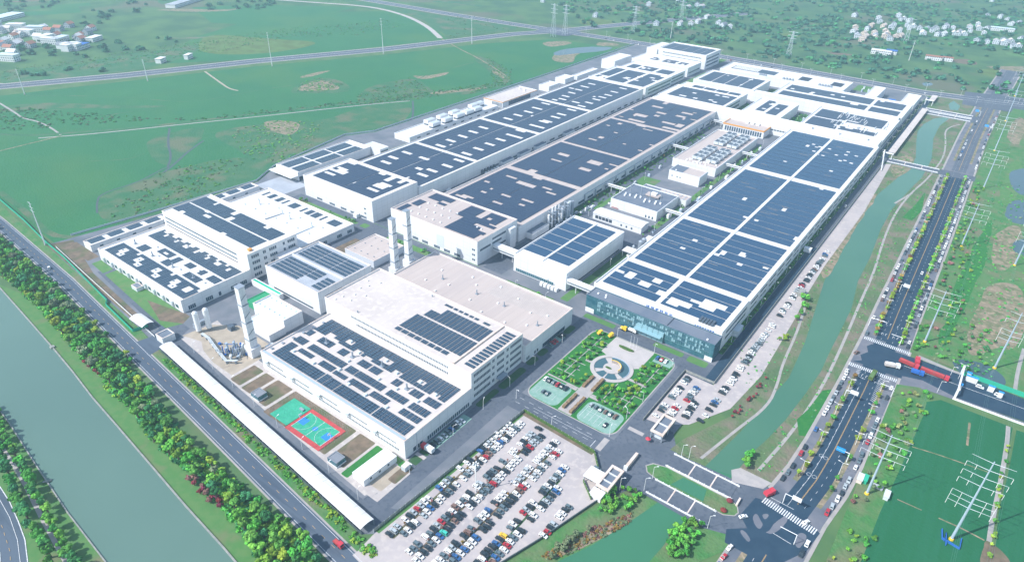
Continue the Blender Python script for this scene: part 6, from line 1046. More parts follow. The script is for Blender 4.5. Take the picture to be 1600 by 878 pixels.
def lattice(x, y, h, label, w=7):
    r = link('lattice_tower', None, loc=(x, y, 0)); tag(r, label, 'pylon', 'lattice towers beyond the far road'); b = MB(); t = .8
    for sx in (-1, 1):
        for sy in (-1, 1): b.tube((x+sx*w/2, y+sy*w/2, 0), (x+sx*t, y+sy*t, h), .22, n=4, cap=False)
    b.build('legs', 'pale_metal', r); b = MB(); n = 6
    for i in range(n):
        z0, z1 = h*i/n, h*(i+1)/n; a0, a1 = (w/2)+(t-w/2)*i/n, (w/2)+(t-w/2)*(i+1)/n
        for s in (-1, 1): b.tube((x-a0, y+s*a0, z0), (x+a1, y+s*a1, z1), .12, n=3, cap=False).tube((x+a0, y+s*a0, z0), (x-a1, y+s*a1, z1), .12, n=3, cap=False)
    b.build('bracing', 'pale_metal', r)
    for z in (h*.72, h*.84, h*.96): MB().tube((x-7, y, z), (x+7, y, z), .25, n=4).build('cross_arm', 'pale_metal', r)
for i, (x, y, h) in enumerate(((-666, 1012, 54), (-660, 1040, 50), (-584, 1153, 44), (-303, 1146, 40), (-560, 1300, 44), (-180, 1420, 40))): lattice(x, y, h, ordn(i)+' lattice tower beyond the halls, counting from the highway junction')
rp = random.Random(31)
for i in range(30): x = -640+i*21; lamp(x, 1051 if i % 2 else 1079, 9, ordn(i)+' lamp from the highway junction along the far road', 'lamps on the far road', arm=2, two=True)
# sign gantries
def gantry(label, x, y, w, dirx, h=6, board=True, m='white_metal', bm='wall_white'):
    r = link('sign_gantry', None, loc=(x, y, 0)); tag(r, label, 'road sign'); MB().tube((x, y, 0), (x, y, h), .2, n=6).build('post', m, r); MB().tube((x, y, h), (x+dirx*w, y, h), .16, n=6).build('beam', m, r)
    if board: xa = x+dirx*w; piece('sign_board', bm, r, min(xa, xa-dirx*4), y-.15, h-1.2, max(xa, xa-dirx*4), y-.02, h+1.4)
gantry('white-backed overhead road sign near the entrance junction', *(-21.2,241.7), 7, 1); gantry('blue overhead direction sign over the avenue', *(-4.6,285.7), 6, -1, bm='sign_blue'); gantry('white gantry arm over the avenue north of the big junction', *(-16.0,475.9), 5, 1); gantry('plain signal arm north-west of the big junction', *(-23.4,418.7), 9, 1, board=False); gantry('signal arm with a lamp box east of the avenue', *(-3.3,407.1), 6, -1, board=False); gantry('white signal arm south-west of the big junction', *(-17.8,334.5), 6, 1); gantry('white signal arm south-east of the big junction', *(2.6,352.1), 7, -1, board=False)
gantry('blue direction sign over the far avenue', *(-5.1,929.0), 6, -1, bm='sign_blue'); gantry('second blue direction sign over the far avenue', *(-21.0,990.7), 6, -1, bm='sign_blue'); gantry('signal mast in the middle of the entrance junction', *(-10.3,222.3), 7, -1, board=False)
gt = link('entrance_gantry', None, loc=(31, 386, 0)); tag(gt, 'white frame gantry with bright blue roof pieces over the eastern side road', 'gantry')
for y in (374, 400): piece('column', 'wall_white', gt, 30.2, y-.5, 0, 31.3, y+.5, 5.6)
piece('beam', 'wall_white', gt, 30.3, 374, 5.1, 31.2, 400, 5.7)
for i, (x, y, w_, l_) in enumerate(((33, 394, 6, 1.2), (33, 397, 2.4, 1.6), (31, 382, 1.6, 2), (44, 391.5, 3.4, 1), (49, 388.8, 2.6, 1))): piece('blue_roof', 'sign_blue', gt, x, y, 3.8, x+w_, y+l_, 4.2); piece('booth', 'wall_white', gt, x+.2, y+.2, 0, x+w_-.2, y+l_-.2, 3.8)
for i, ((x, y), h) in enumerate((((30.0,393.6), 10), ((26.0,394.7), 6), ((22.3,372.6), 8))): lamp(x, y, h, ['tall lamp', 'short lamp', 'leaning-armed lamp'][i]+' beside the blue gantry on the eastern side road', 'lamps at the side road', two=i == 0)
for i, (p, m_, w_, l_, h_, l) in enumerate((((3.4,277.7), 'coping', 2.2, 5, 2.4, 'cream cabin beside the nearest avenue pylon'), ((5.4,278.8), 'green_net', 1.8, 4.6, 2.2, 'teal cabin right of the cream cabin'), ((15.5,274.7), 'wall_grey', 2, 5, 2.2, 'pale grey shed at the edge of the dark field'), ((11.2,278.0), 'roof_grey', 4, 2, 1, 'flat grey platform between two field sheds'), ((-68.9,428.6), 'stone_wall', 4, 7, 2.6, 'grey pump house on the canal bank'), ((-83.8,494.7), 'wall_white', 5, 4, 3, 'white booth on the parking strip by the canal'))):
    r = link('cabin', None, loc=(*p, 0)); tag(r, l, 'cabin'); x, y = p; piece('wall', m_, r, x-w_/2, y-l_/2, 0, x+w_/2, y+l_/2, h_); piece('roof', 'wall_grey' if m_ == 'coping' else m_, r, x-w_/2-.2, y-l_/2-.2, h_, x+w_/2+.2, y+l_/2+.2, h_+.2)

# clutter in the inner lanes
qc = random.Random(55); cl_ = 0
for x0, x1, y0, y1, n, wh in ((-367, -360, 380, 700, 22, 'the lane between the two long western halls'), (-256, -251, 405, 460, 8, 'the yard by the scrubber columns'), (-193, -180, 440, 700, 16, 'the lane beside the eastern hall'), (-249, -243, 460, 720, 10, 'the lane left of the service buildings'), (-190, -180, 785, 845, 5, 'the planted court near the canal'), (-165, -150, 1008, 1030, 4, 'the yard by the northern courtyards')):
    for i in range(n):
        x, y = qc.uniform(x0, x1), y0+(y1-y0)*(i+.5)/n; w, l, h = qc.uniform(1, 2.6), qc.uniform(1.5, 6), qc.uniform(1, 3.4); m1 = qc.choice(['white_metal', 'pale_metal', 'grey_metal', 'dark_metal', 'steel_blue', 'wall_grey'])
        r = link('equipment_cabinet', None, loc=(x, y, 0)); tag(r, f'{ordn(i)} equipment cabinet from the near end in {wh}', 'equipment', 'equipment in the inner lanes'); piece('housing', m1, r, x-w/2, y-l/2, .2, x+w/2, y+l/2, h); piece('plinth', 'wall_grey', r, x-w/2-.2, y-l/2-.2, 0, x+w/2+.2, y+l/2+.2, .2); piece('top_unit', qc.choice(['dark_metal', 'white_metal']), r, x-w/4, y-l/4, h, x+w/4, y+l/4, h+.5)
for x, y0, y1, z, lb in ((-176.8, 380, 740, 8.6, 'long grey pipe run hugging the left wall of the eastern hall'), (-261.8, 460, 740, 7.5, 'long pale pipe run along the right wall of the second row'), (-361.5, 375, 745, 3.6, 'low pipe run in the lane between the western halls')):
    r = link('pipe_run', None, loc=(x, y0, 0)); tag(r, lb, 'pipework')
    for o in (0, .7): MB().tube((x+o, y0, z), (x+o, y1, z), .22, n=6).build('pipe', 'pale_metal' if o else 'grey_metal', r)
    for y in range(int(y0), int(y1), 18): piece('support', 'grey_metal', r, x-.2, y, 0, x+.9, y+.3, z-.2)
# ---------------------------------------------------------------- trees
rt_ = np.random.RandomState(4)
def leafcloud(n_cl, n_q, spread=(1, 1, .8), cr=.42, qs=.2, zc=0., rng=rt_):
    V = []; dirs = rng.normal(size=(n_cl, 3)); dirs /= np.linalg.norm(dirs, axis=1)[:, None]; cen = dirs*rng.uniform(.25, .68, (n_cl, 1))*np.array(spread)
    for c_ in cen:
        d_ = rng.normal(size=(n_q, 3)); d_ /= np.linalg.norm(d_, axis=1)[:, None]; p = c_+d_*cr*rng.uniform(.75, 1.05, (n_q, 1))*np.array([1, 1, .8])
        u = np.cross(d_, rng.normal(size=(n_q, 3))); u /= np.linalg.norm(u, axis=1)[:, None]+1e-6; w = np.cross(d_, u)+d_*rng.uniform(-.5, .5, (n_q, 1)); s = qs*rng.uniform(.6, 1.3, (n_q, 1))
        V.append(np.stack([p-u*s-w*s*.7, p+u*s-w*s*.7, p+u*s*.8+w*s, p-u*s*.8+w*s], 1).reshape(-1, 3))
    V = np.concatenate(V); V[:, 2] += zc; return V
def npmesh(name, V, m, k=4):
    me = bpy.data.meshes.new(name); n = len(V)//k; me.vertices.add(len(V)); me.vertices.foreach_set('co', V.astype(np.float32).ravel()); me.loops.add(n*k); me.loops.foreach_set('vertex_index', np.arange(n*k, dtype=np.int32))
    me.polygons.add(n); me.polygons.foreach_set('loop_start', np.arange(0, n*k, k, dtype=np.int32)); me.update(calc_edges=True); me.validate()
    for q in (m if isinstance(m, list) else [m]): me.materials.append(MT[q])
    return me
CRW = {}
def crown(m, v, spread=(1, 1, .8)):
    k = (m, v, spread)
    if k not in CRW: CRW[k] = npmesh('crown', leafcloud(13+v, 60, spread, .36, .115), m)
    return CRW[k]
b = MB().tube((0, 0, 0), (0, 0, .62), .07, .04, 6); 
for a in range(4): b.tube((0, 0, .4), (.28*cos(a*1.57), .28*sin(a*1.57), .78), .035, .015, 4)
TRK = tomesh(b, 'trunk', 'trunk')
nT = [0]
def tree(name, x, y, r, h, m, label, group, cat='tree', spread=(1, 1, .8)):
    o = bpy.data.objects.new(name, None); COL.objects.link(o); o.location = (x, y, 0); tag(o, label, cat, group); t = link('trunk', TRK, o); t.scale = (h*1.1, h*1.1, h); v = rt_.randint(0, 4)
    c_ = link('crown', crown(m, v, spread), o, (0, 0, h-r*.55), rt_.uniform(0, 6.3)); c_.scale = (r*rt_.uniform(.9, 1.1), r*rt_.uniform(.9, 1.1), r*rt_.uniform(.85, 1.15)); nT[0] += 1; return o
q = random.Random(77)
# avenue medians
for off, side in ((7.2, 'canal side'), (-7.5, 'field side')):
    n = 0
    for a, c_, step in ((262, 362, 8.5), (409, 742, 5.2)):
        y = a
        while y < c_:
            if q.random() < .93: tree('street_tree', avx(off)(y)+q.uniform(-.4, .4), y, q.uniform(1.3, 1.9) if a < 400 else q.uniform(1.5, 2.2), q.uniform(3, 4.2), q.choice(['leaf_yellow', 'leaf_yellow', 'leaf_green', 'leaf_orange'] if off > 0 else ['leaf_yellow', 'leaf_green', 'leaf_bright']), f'{ordn(n)} yellow-green tree from the near end in the {side} avenue median', 'street trees in the avenue medians'); n += 1
            y += step
# wooded belt between river and left road
BELT = [(-678.1,138.9), (-563.5,125.7), (-490.0,122.1), (-408.3,114.3), (-341.8,108.0), (-305.6,103.0), (-258.6,96.5), (-235.3,96.9), (-197.9,96.1), (-171.7,96.0), (-153.8,91.2), (-171.7,77.2), (-189.4,81.0), (-215.0,85.8), (-234.7,86.2), (-253.3,87.2), (-277.4,87.0), (-296.0,90.5), (-314.8,92.5), (-329.7,91.6), (-343.6,95.9), (-374.0,97.0), (-406.8,100.1), (-441.9,103.5), (-490.4,105.5), (-564.6,101.8)]
for i, (x, y) in enumerate(rnd_in(BELT, 285, 4.1, q)):
    m = q.choice(['leaf_green', 'leaf_green', 'leaf_green', 'leaf_bright', 'leaf_yellow', 'leaf_deep', 'leaf_deep']) if q.random() < .95 else 'leaf_grey'
    cn_ = {'leaf_green': 'green', 'leaf_bright': 'bright green', 'leaf_yellow': 'yellow-green', 'leaf_deep': 'deep green', 'leaf_grey': 'grey-green'}[m]
    tree('belt_tree', x, y, q.uniform(2.1, 3.6), q.uniform(4.2, 7.6), m, f'{cn_} tree of the belt opposite '+('the crop field' if x < -480 else 'the westernmost hall' if x < -385 else 'the guardhouse' if x < -320 else 'the far shed half' if x < -245 else 'the near shed half'), 'trees of the wooded belt by the west river')
for i, (x, y) in enumerate(rnd_in([(-247.9,86.9), (-232.4,87.1), (-216.1,86.2), (-214.2,83.4), (-227.0,83.1), (-240.6,84.5)], 13, 1.6, q)): tree('red_tree', x, y, q.uniform(1.3, 1.9), 2.8, q.choice(['leaf_red', 'leaf_pink']), 'small reddish tree in the cluster on the river side of the belt', 'reddish trees by the river')
for i, (x, y) in enumerate(((-364.1,95.2), (-358.4,95.4), (-351.5,95.2), (-347.4,95.7))): tree('red_tree', x, y, 1.5, 2.6, 'leaf_red', ordn(i)+' dark red shrub tree upstream on the river lawn', 'dark red trees on the river lawn')
for i, (x, y) in enumerate(((-415.1,117.8), (-396.2,116.3), (-379.2,114.9), (-353.1,113.0), (-344.6,111.6))): tree('roadside_tree', x, y, 2.2, 4, 'leaf_yellow' if i % 2 else 'leaf_green', ordn(i)+' lone round tree at the left road edge, counting from the far end', 'lone roadside trees')
for k, (P, l, r_, m_) in enumerate((([(-361.4,49.2), (-332.2,44.7), (-316.2,43.1), (-302.0,41.8), (-286.6,38.9), (-265.8,36.5), (-246.8,34.1), (-228.7,32.7)], 'right of the brick path by the west river', 2.6, ['leaf_green', 'leaf_bright', 'leaf_deep']), ([(-361.1,43.4), (-327.2,39.6), (-308.5,36.7), (-286.9,32.8), (-273.1,30.7), (-261.0,30.1), (-240.5,27.1)], 'left of the brick path by the west river', 3.0, ['leaf_green', 'leaf_deep', 'leaf_deep']))):
    for i, (x, y, h) in enumerate(walk(P, 4.6)): tree('bank_tree', x+q.uniform(-.8, .8), y+q.uniform(-.8, .8), r_*q.uniform(.75, 1.2), q.uniform(4.5, 7), q.choice(m_), ordn(i)+' tree from the far end '+l, 'trees along the brick path')
# garden trees
GA = [rect(-155, 254, -144, 302), rect(-141, 252, -137, 262), rect(-116, 252, -105, 296), rect(-125, 253, -116, 264), rect(-155, 251.6, -139, 254), rect(-124, 247.5, -104, 250)]
k = 0
for gi, (P, n) in enumerate(zip(GA, (26, 3, 34, 8, 8, 11))):
    for x, y in rnd_in(P, n, 2.6, q): tree('garden_tree', x, y, q.uniform(1.1, 1.7), q.uniform(2.2, 3.2), q.choice(['leaf_bright', 'leaf_bright', 'leaf_green', 'leaf_green', 'leaf_green', 'leaf_yellow']), ['leafy young tree on the left lawn of the fountain garden', 'small tree on the lawn left of the garden walk', 'leafy young tree on the right lawn of the fountain garden', 'small tree on the lawn right of the garden walk', 'small tree edging the left garden car park', 'small tree edging the right garden car park'][gi], ['left lawn trees', 'walk trees left', 'right lawn trees', 'walk trees right', 'left car park trees', 'right car park trees'][gi])
for x0, x1, y0, y1, n, wh in ((-359, -351, 380, 700, 40, 'in the lane between the two long western halls'), (-259, -255, 430, 720, 34, 'beside the second row in the service lane'), (-194, -189, 430, 700, 30, 'along the lane by the eastern hall'), (-450, -380, 308, 311, 12, 'in front of the long western row'), (-340, -300, 306, 311, 8, 'in front of the second row'), (-236, -197, 305, 315, 8, 'in front of the two-field solar hall'), (-195, -180, 785, 845, 12, 'in the planted court near the canal')):
    for i in range(n): tree('lane_tree', q.uniform(x0, x1), y0+(y1-y0)*(i+.5)/n, q.uniform(.8, 1.6), q.uniform(2, 3.6), q.choice(['leaf_green', 'leaf_deep', 'leaf_bright', 'leaf_orange' if i % 5 == 0 else 'leaf_deep']), 'small tree '+wh, 'small trees '+wh)
# clumps by the entrance bridge and canal
CL = [([(-87.1,189.9), (-85.1,200.8), (-80.2,207.0), (-74.4,206.8), (-72.9,196.5), (-77.4,187.3), (-84.6,182.9)], 30, 'leaf_bright', 'bright green tree in the clump beside the car park gate', 1.5), ([(-55.6,193.0), (-53.2,201.9), (-49.0,207.9), (-44.1,205.7), (-42.7,196.9), (-44.4,187.8), (-49.0,182.3)], 30, 'leaf_bright', 'bright green tree in the clump on the canal bank by the avenue', 1.8), ([(-46.1,258.2), (-44.2,263.5), (-40.0,258.8), (-40.2,250.9), (-42.9,251.3)], 4, 'leaf_bright', 'bright green tree beside the canal above the entrance bridge', 2.2),
      ([(-71.2,416.4), (-64.6,430.0), (-58.3,416.9), (-57.1,394.2), (-62.4,394.5)], 9, 'leaf_bright', 'bright green tree round the pump house on the canal bank', 2.0), ([(-64.1,354.1), (-63.4,375.7), (-59.0,370.7), (-58.9,346.4)], 4, 'leaf_yellow', 'yellowish tree on the bank below the parking strip', 1.4),
      ([(-61.7,281.5), (-59.6,299.2), (-57.9,324.6), (-55.3,322.4), (-56.8,294.3), (-58.6,277.9)], 14, 'leaf_red', 'dark reddish shrub tree in the line beside the canal path', 1.0), ([(-89.7,154.3), (-88.5,163.1), (-83.4,180.9), (-81.2,180.0), (-85.2,160.5), (-86.6,151.7)], 9, 'leaf_grey', 'sparse grey-green tree on the near canal bank', 1.6)]
for P, n, m, l, r_ in CL:
    for x, y in rnd_in(P, n, r_*.9, q): tree('canal_tree', x, y, r_*q.uniform(.8, 1.2), r_*2, m if q.random() < .5 or 'bright' not in m else 'leaf_green', l, l)
for i, (x, y) in enumerate([(a-146.2+(q.uniform(-1, 1)), y_) for a in (0, 13, 25.2) for y_ in range(128, 205, 8)]): tree('small_tree', x, y, q.uniform(.5, .9), 1.8, q.choice(['leaf_pink', 'leaf_pink', 'leaf_orange']), 'bare pinkish sapling between the rows of the big car park', 'saplings in the car park')
EV = [([(3, 560), (12, 560), (10, 740), (2, 740)], 40, ['leaf_green', 'leaf_yellow', 'leaf_deep'], 'small green tree at the upper avenue verge', 1.3), ([(3.5, 250), (10, 250), (20, 330), (24, 362), (14, 370), (3.5, 364)], 60, ['leaf_green', 'leaf_bright', 'leaf_yellow', 'leaf_pink', 'leaf_grey', 'leaf_pale'], 'mixed shrub tree between the avenue and the dark field', 1.4), ([(3, 150), (8, 150), (14, 205), (17, 250), (4, 250)], 40, ['leaf_green', 'leaf_bright', 'leaf_yellow', 'leaf_grey'], 'shrub tree beside the lower avenue and dark field', 1.3),
      ([(3, 406), (22, 406), (24, 500), (14, 600), (8, 740), (2, 740), (2.5, 560)], 110, ['leaf_green', 'leaf_yellow', 'leaf_pink', 'leaf_deep', 'leaf_grey', 'leaf_deep', 'leaf_green'], 'mixed shrub tree under the avenue pylon line', 1.5), ([(56.7,351.8), (58.3,353.0), (58.0,297.1), (58.0,264.7), (56.4,266.5), (56.5,314.6)], 16, ['leaf_yellow', 'leaf_green'], 'yellow-green bush in the hedge between the two dark fields', 1.2), ([(27, 403), (40, 402), (46, 450), (30, 470), (24, 430)], 22, ['leaf_green', 'leaf_deep'], 'green tree by the dark pond north of the side road', 1.6)]
for P, n, ms, l, r_ in EV:
    for x, y in rnd_in(P, n, r_*.8, q): tree('shrub_tree', x, y, r_*q.uniform(.7, 1.3), r_*1.6, q.choice(ms), l, l)
# loose vegetation nobody could count
def scatter(name, label, P, n, r, ms, flat=.7, rng=q, dens=None, z=0):
    Vs = [[] for _ in ms]; pts = rnd_in(P, n, 0, rng, 6)
    base = [leafcloud(4, 10, (1, 1, flat), .5, .26) for _ in range(5)]
    for x, y in pts:
        if dens and not dens(x, y): continue
        s = rng.uniform(*r); a = rng.uniform(0, 6.3); B = base[rng.randrange(5)]; c, s_ = cos(a), sin(a); X = B[:, 0]*c-B[:, 1]*s_; Y = B[:, 0]*s_+B[:, 1]*c
        Vs[rng.randrange(len(ms))].append(np.stack([X*s+x, Y*s+y, (B[:, 2]+.45)*s*flat+z], 1))
    V = np.concatenate([v for L_ in Vs for v in L_]); me = npmesh(name, V, ms); idx = np.concatenate([np.full(sum(len(v) for v in L_)//4, i) for i, L_ in enumerate(Vs)]); me.polygons.foreach_set('material_index', idx.astype(np.int32)); o = link(name, me); tag(o, label, 'vegetation', kind='stuff'); return o
def noise2(x, y, s): return sin(x/s+1.3*sin(y/s*.7))*cos(y/s*.9+1.7*sin(x/s*.6))
UR = [(-741.8,1115.8), (-525.6,1089.6), (-388.5,1089.5), (-216.6,1074.7), (-98.1,1073.0), (17.0,1127.0), (700, 1500), (900, 3000), (-3000, 3000), (-1500, 1500)]
scatter('woodland', 'far mixed woodland and groves in the upper right countryside', [(-700, 1120), (-20, 1110), (900, 1300), (900, 2900), (-1400, 2900), (-1000, 1500)], 13000, (3.5, 8.5), ['leaf_far', 'leaf_far', 'leaf_far', 'leaf_deep'], dens=lambda x, y: noise2(x, y, 90)+noise2(x, y, 37)*.5 > -.1 or q.random() < .2)
scatter('shrubs', 'dark trees round the distant town at upper left', [(-2700, 500), (-1020, 300), (-960, 460), (-1500, 1200), (-2600, 1500)], 1500, (4, 9), ['leaf_far', 'leaf_far'], dens=lambda x, y: noise2(x, y, 70) > .25)
scatter('shrubs', 'scattered scrub in the crop fields left of the factory', [(-916.6,254.4), (-705.3,363.4), (-615.3,522.3), (-535.3,720.4), (-549.0,738.5), (-631.0,536.4), (-717.4,370.7), (-821.5,219.8)], 1100, (.8, 2.1), ['leaf_grey', 'leaf_deep', 'leaf_green'], .5)
for P, n in (([(-641.9,401.6), (-637.0,429.4), (-599.3,456.5), (-539.1,386.9), (-534.4,345.9), (-580.0,342.3), (-646.9,372.1)], 150), ([(-615.3,522.3), (-647.7,547.2), (-658.3,652.3), (-568.8,617.9), (-583.0,575.6)], 130), ([(-598.5,262.1), (-588.0,313.0), (-560.5,343.1), (-521.3,271.2), (-514.9,222.0), (-541.3,189.3)], 120), ([(-719.1,509.7), (-747.0,545.3), (-746.2,572.1), (-692.4,569.7), (-691.2,527.1)], 70), ([(-656.0,815.6), (-580.4,780.1), (-539.2,725.5), (-548.6,643.6), (-568.4,720.8)], 90), ([(-1084.9,315.8), (-1057.9,607.3), (-1042.3,785.4), (-989.5,743.6), (-971.9,553.4), (-1030.4,295.9)], 300), ([(-1036.0,713.3), (-990.6,922.9), (-913.2,912.3), (-912.4,789.0), (-986.5,689.5)], 160), ([(-950.6,1058.9), (-736.3,1086.4), (-724.1,1048.3), (-790.0,878.4)], 60)):
    scatter('shrubs', 'patch of low grey-green scrub in the western fields', P, n*2, (.7, 1.9), ['leaf_grey', 'leaf_deep', 'leaf_green'], .5)
scatter('shrubs', 'yellow-green shrubs planted between the arched shed and left road', [(-335.2,126.6), (-304.9,124.2), (-238.4,118.0), (-187.5,115.5), (-158.6,112.3), (-144.7,110.9), (-146.7,107.1), (-188.1,111.8), (-228.4,114.6), (-268.8,118.1), (-334.1,123.7)], 300, (.7, 1.7), ['leaf_green', 'leaf_yellow', 'leaf_bright'])
scatter('shrubs', 'undergrowth filling the wooded belt by the west river', BELT, 3600, (1.2, 2.6), ['leaf_green', 'leaf_deep', 'leaf_bright', 'leaf_yellow'])
scatter('shrubs', 'rough scrub on the canal banks', [(-79, 340), (-60, 300), (-40, 250), (-26, 255), (-25, 500), (-28, 740), (-33, 880), (-62, 880), (-70, 700), (-66, 500), (-60, 380)], 900, (.4, 1.0), ['leaf_grey', 'leaf_deep', 'leaf_green'], dens=lambda x, y: not inpoly(x, y, CN+CR))
scatter('shrubs', 'low planting in the strips between the halls and lanes', rect(-88, 330, -85, 740), 220, (.5, 1.1), ['leaf_deep', 'leaf_green']); scatter('shrubs', 'bushes in the planted courts between northern halls', rect(-196, 780, -178, 850), 70, (1, 2.2), ['leaf_deep', 'leaf_green']); scatter('shrubs', 'bushes in the inner garden strips by the service buildings', rect(-257, 430, -250, 700), 90, (.8, 1.8), ['leaf_green', 'leaf_deep']); scatter('shrubs', 'bushes in the second planted court', rect(-260, 775, -244, 845), 60, (1, 2.2), ['leaf_deep'])
scatter('reeds', 'dry reeds on the near canal bank', [(-70.4,188.9), (-78.3,169.8), (-85.3,155.0), (-93.2,148.8), (-81.6,178.0), (-72.1,195.0)], 200, (.5, 1.2), ['leaf_pink', 'leaf_grey', 'leaf_orange']); scatter('shrubs', 'shrubs and weeds on the rough ground east of the pylons', [(14, 404), (46, 404), (70, 560), (70, 760), (12, 760)], 700, (.6, 1.5), ['leaf_deep', 'leaf_grey', 'leaf_green'])
# ---------------------------------------------------------------- distant houses
def house(x, y, w, l, h, rz, wm, rm, label, grp, cat='house', name='village_house', flat=False):
    r = bpy.data.objects.new(name, None); COL.objects.link(r); r.location = (x, y, 0); r.rotation_euler.z = rz; tag(r, label, cat, grp); k = (w, l, h, wm, rm, flat)
    if k not in CRW:
        b = MB().box(-w/2, -l/2, 0, w/2, l/2, h); g = MB(); e = .5
        if flat: g.box(-w/2-e, -l/2-e, h, w/2+e, l/2+e, h+.4, bot=True)
        else: t = h+w*.32; g.face([(-w/2-e, -l/2-e, h), (-w/2-e, l/2+e, h), (0, l/2+e, t), (0, -l/2-e, t)][::-1]).face([(w/2+e, -l/2-e, h), (w/2+e, l/2+e, h), (0, l/2+e, t), (0, -l/2-e, t)]); b.face([(-w/2, -l/2, h), (w/2, -l/2, h), (0, -l/2, t-.2)]).face([(-w/2, l/2, h), (w/2, l/2, h), (0, l/2, t-.2)])
        wn = MB()
        for z in ([1.2, 4.4] if h > 5 else [1.2]):
            for i in range(max(2, int(w/3))): xx = -w/2+w*(i+.5)/max(2, int(w/3)); wn.box(xx-.6, -l/2-.06, z, xx+.6, -l/2+.01, z+1.5)
            for i in range(3): yy = -l/2+l*(i+.5)/3; wn.box(w/2-.01, yy-.6, z, w/2+.06, yy+.6, z+1.5)
        CRW[k] = (tomesh(b, 'wall', wm), tomesh(g, 'roof', rm), tomesh(wn, 'windows', 'window_glass'))
    for nm, me in zip(('wall', 'roof', 'window_row'), CRW[k]):
        o = link(nm, me, r)
        if nm == 'window_row': o['kind'] = 'stuff'
HP = [(-314.9,1626.3),(-267.8,1622.9),(-257.5,1585.0),(-242.3,1688.5),(-229.9,1640.9),(-226.7,1663.7),(-214.1,1646.9),(-279.9,1482.0),(-260.7,1527.0),(-258.7,1485.7),(-240.8,1537.7),(-228.1,1568.0),(-226.2,1534.4),(-207.0,1510.7),(-253.8,1432.9),(-244.8,1402.6),(-242.4,1367.6),(-237.6,1440.6),(-227.7,1403.9),(-226.5,1483.6),(-217.6,1428.7),(-217.0,1452.6),(-200.0,1438.0),(-196.1,1457.2),(-194.9,1582.6),(-197.8,1553.5),(-167.3,1516.5),(-170.5,1571.6),(-158.4,1557.9),(-157.0,1593.3),(-144.5,1522.5),(-136.0,1530.7),(-144.3,1614.4),(-130.5,1610.5),(-121.9,1560.4),(-114.1,1584.3),(-105.7,1567.9),(-106.7,1651.1),(-101.3,1613.3),(-97.2,1696.4),(-90.1,1649.9),(-79.5,1508.6),(-63.5,1509.2),(-50.8,1521.4),(-41.8,1544.5),(-29.8,1556.0),(-21.8,1499.5),(-17.7,1597.6),(-71.2,1848.9),(-56.3,1822.9),(-44.2,1767.0),(-33.9,1796.0),(-110.1,2119.7),(-694.9,1428.0),(-613.1,1500.1),(-598.9,1491.5),(-616.9,1461.7),(-537.4,1374.2),(-548.2,1271.3),(-532.7,1286.5),(-530.8,1315.2),(-498.4,1338.1),(-480.8,1320.1),(-461.9,1304.4),(-669.6,1526.7),(-581.8,1238.3),(-711.3,1229.9),(-887.9,1300.8)]
HP += [(x+q.uniform(-26, 26), y+q.uniform(-26, 26)) for x, y in HP[14:52:2]]
for i, (x, y) in enumerate(HP):
    tan = 14 <= i <= 23 or i in (7, 8, 10); house(x, y, q.choice([8, 10]), q.choice([9, 12]), q.choice([5.2, 6.5]), q.choice([.1, .3, -.2]), 'coping' if tan else 'wall_grey', 'coping' if tan else q.choice(['roof_cream', 'tile_grey', 'roof_grey', 'roof_white']), f'{ordn(i)} '+('tan' if tan else 'white')+' house of the village on the upper right hillside', 'houses of the hillside village')
rh_ = random.Random(9)
for i in range(46):
    a = rh_.random(); x, y = rh_.choice([(-1341.3,416.6), (-1275.2,411.9), (-1245.3,427.5), (-1240.7,458.5), (-1259.9,481.4), (-1225.3,384.0), (-1166.5,404.4), (-1141.3,341.1), (-1329.7,442.3), (-1194.9,425.1), (-1177.2,454.4), (-1285.3,402.2)]); x += rh_.uniform(-60, 60); y += rh_.uniform(-35, 35); big = a < .2
    house(x, y, 26 if big else 11, 12 if big else 13, 9 if big else 6, rh_.choice([.5, .7, 2.1]), rh_.choice(['wall_white', 'roof_grey', 'wall_white']), rh_.choice(['roof_white', 'terracotta', 'tile_grey', 'roof_cream', 'terracotta'] if not big else ['wall_white', 'roof_blue_white']), f'{ordn(i)} building of the hazy town at the upper left corner', 'buildings of the distant town', 'building', 'town_building', flat=big)
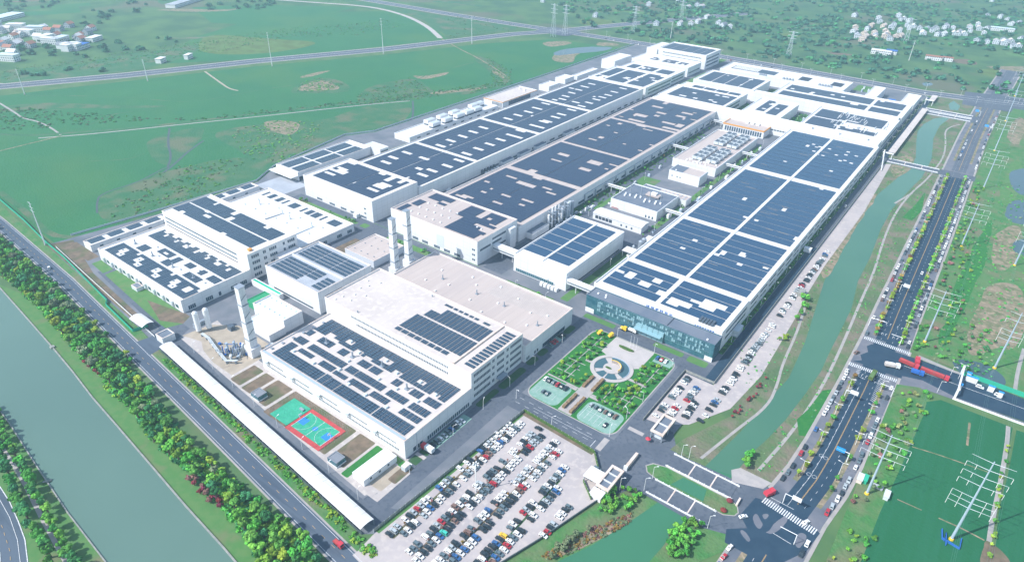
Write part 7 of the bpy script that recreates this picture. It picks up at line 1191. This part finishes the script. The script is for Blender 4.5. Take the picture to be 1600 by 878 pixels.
for i, (p, w_, l_, rm, l) in enumerate((((-1139.1,441.9), 26, 16, 'blue', 'bright blue roofed shed at the edge of the distant town'), ((-1176.2,480.7), 24, 12, 'wall_white', 'small white building right of the distant town'), ((-1454.8,460.6), 60, 24, 'roof_blue_white', 'big pale warehouse at the top left of the distant town'), ((-1402.0,779.7), 160, 20, 'roof_grey', 'long grey walled plant at the top edge of the picture'), ((-192.5,1279.5), 30, 14, 'roof_white', 'white and red roofed farm building on the hillside'), ((-179.3,1292.0), 16, 12, 'blue', 'blue roofed shed joined to the hillside farm'), ((-117.1,1295.4), 24, 10, 'terracotta', 'low terracotta roofed barn on the hillside'), ((-97.8,1301.7), 14, 8, 'terracotta', 'small terracotta shed beside the hillside barn'), ((-973.3,476.9), 14, 8, 'roof_white', 'white field shed beside the highway'), ((-966.5,514.5), 14, 6, 'roof_white', 'second white field shed beside the highway'), ((-53.6,1676.7), 40, 14, 'roof_blue_white', 'pale blue shed right of the hillside village'))):
    house(*p, w_, l_, 6, 2.1 if p[0] < -500 else .1, 'wall_white', rm, l, 'scattered farm buildings', 'building', 'farm_building', flat=True)
# ---------------------------------------------------------------- haze
b = MB().box(-2600, -200, -1.5, 900, 3600, 250, bot=True); hz = b.build('haze', [], kind='stuff')
m = bpy.data.materials.new('haze'); m.use_nodes = True; n = m.node_tree.nodes; n.remove(n['Principled BSDF'])
v = n.new('ShaderNodeVolumePrincipled'); v.inputs['Color'].default_value = (.58, .82, 1, 1); v.inputs['Density'].default_value = .00021; v.inputs['Anisotropy'].default_value = .2
m.node_tree.links.new(v.outputs[0], n['Material Output'].inputs['Volume']); hz.data.materials.append(m)
same = {}
for o in bpy.data.objects:
    if o.get('label') and o.get('category') and not o.get('kind') and not o.parent: same.setdefault(o['label'], []).append(o)
for l, L_ in same.items():
    if len(L_) > 1:
        L_.sort(key=lambda o: -(o.location.x**2+o.location.y**2))
        for i, o in enumerate(L_): o['label'] = f"{ordn(i)} {l}, from the far end" if len(l.split()) <= 11 else f"{ordn(i)} {l}"
print('long', [o['label'] for o in bpy.data.objects if o.get('label') and len(o['label'].split()) > 16][:5])
print('objects', len(bpy.data.objects), 'tris', sum(len(p.data.polygons) for p in bpy.data.objects if p.type == 'MESH'))

print('Z', Z[0])
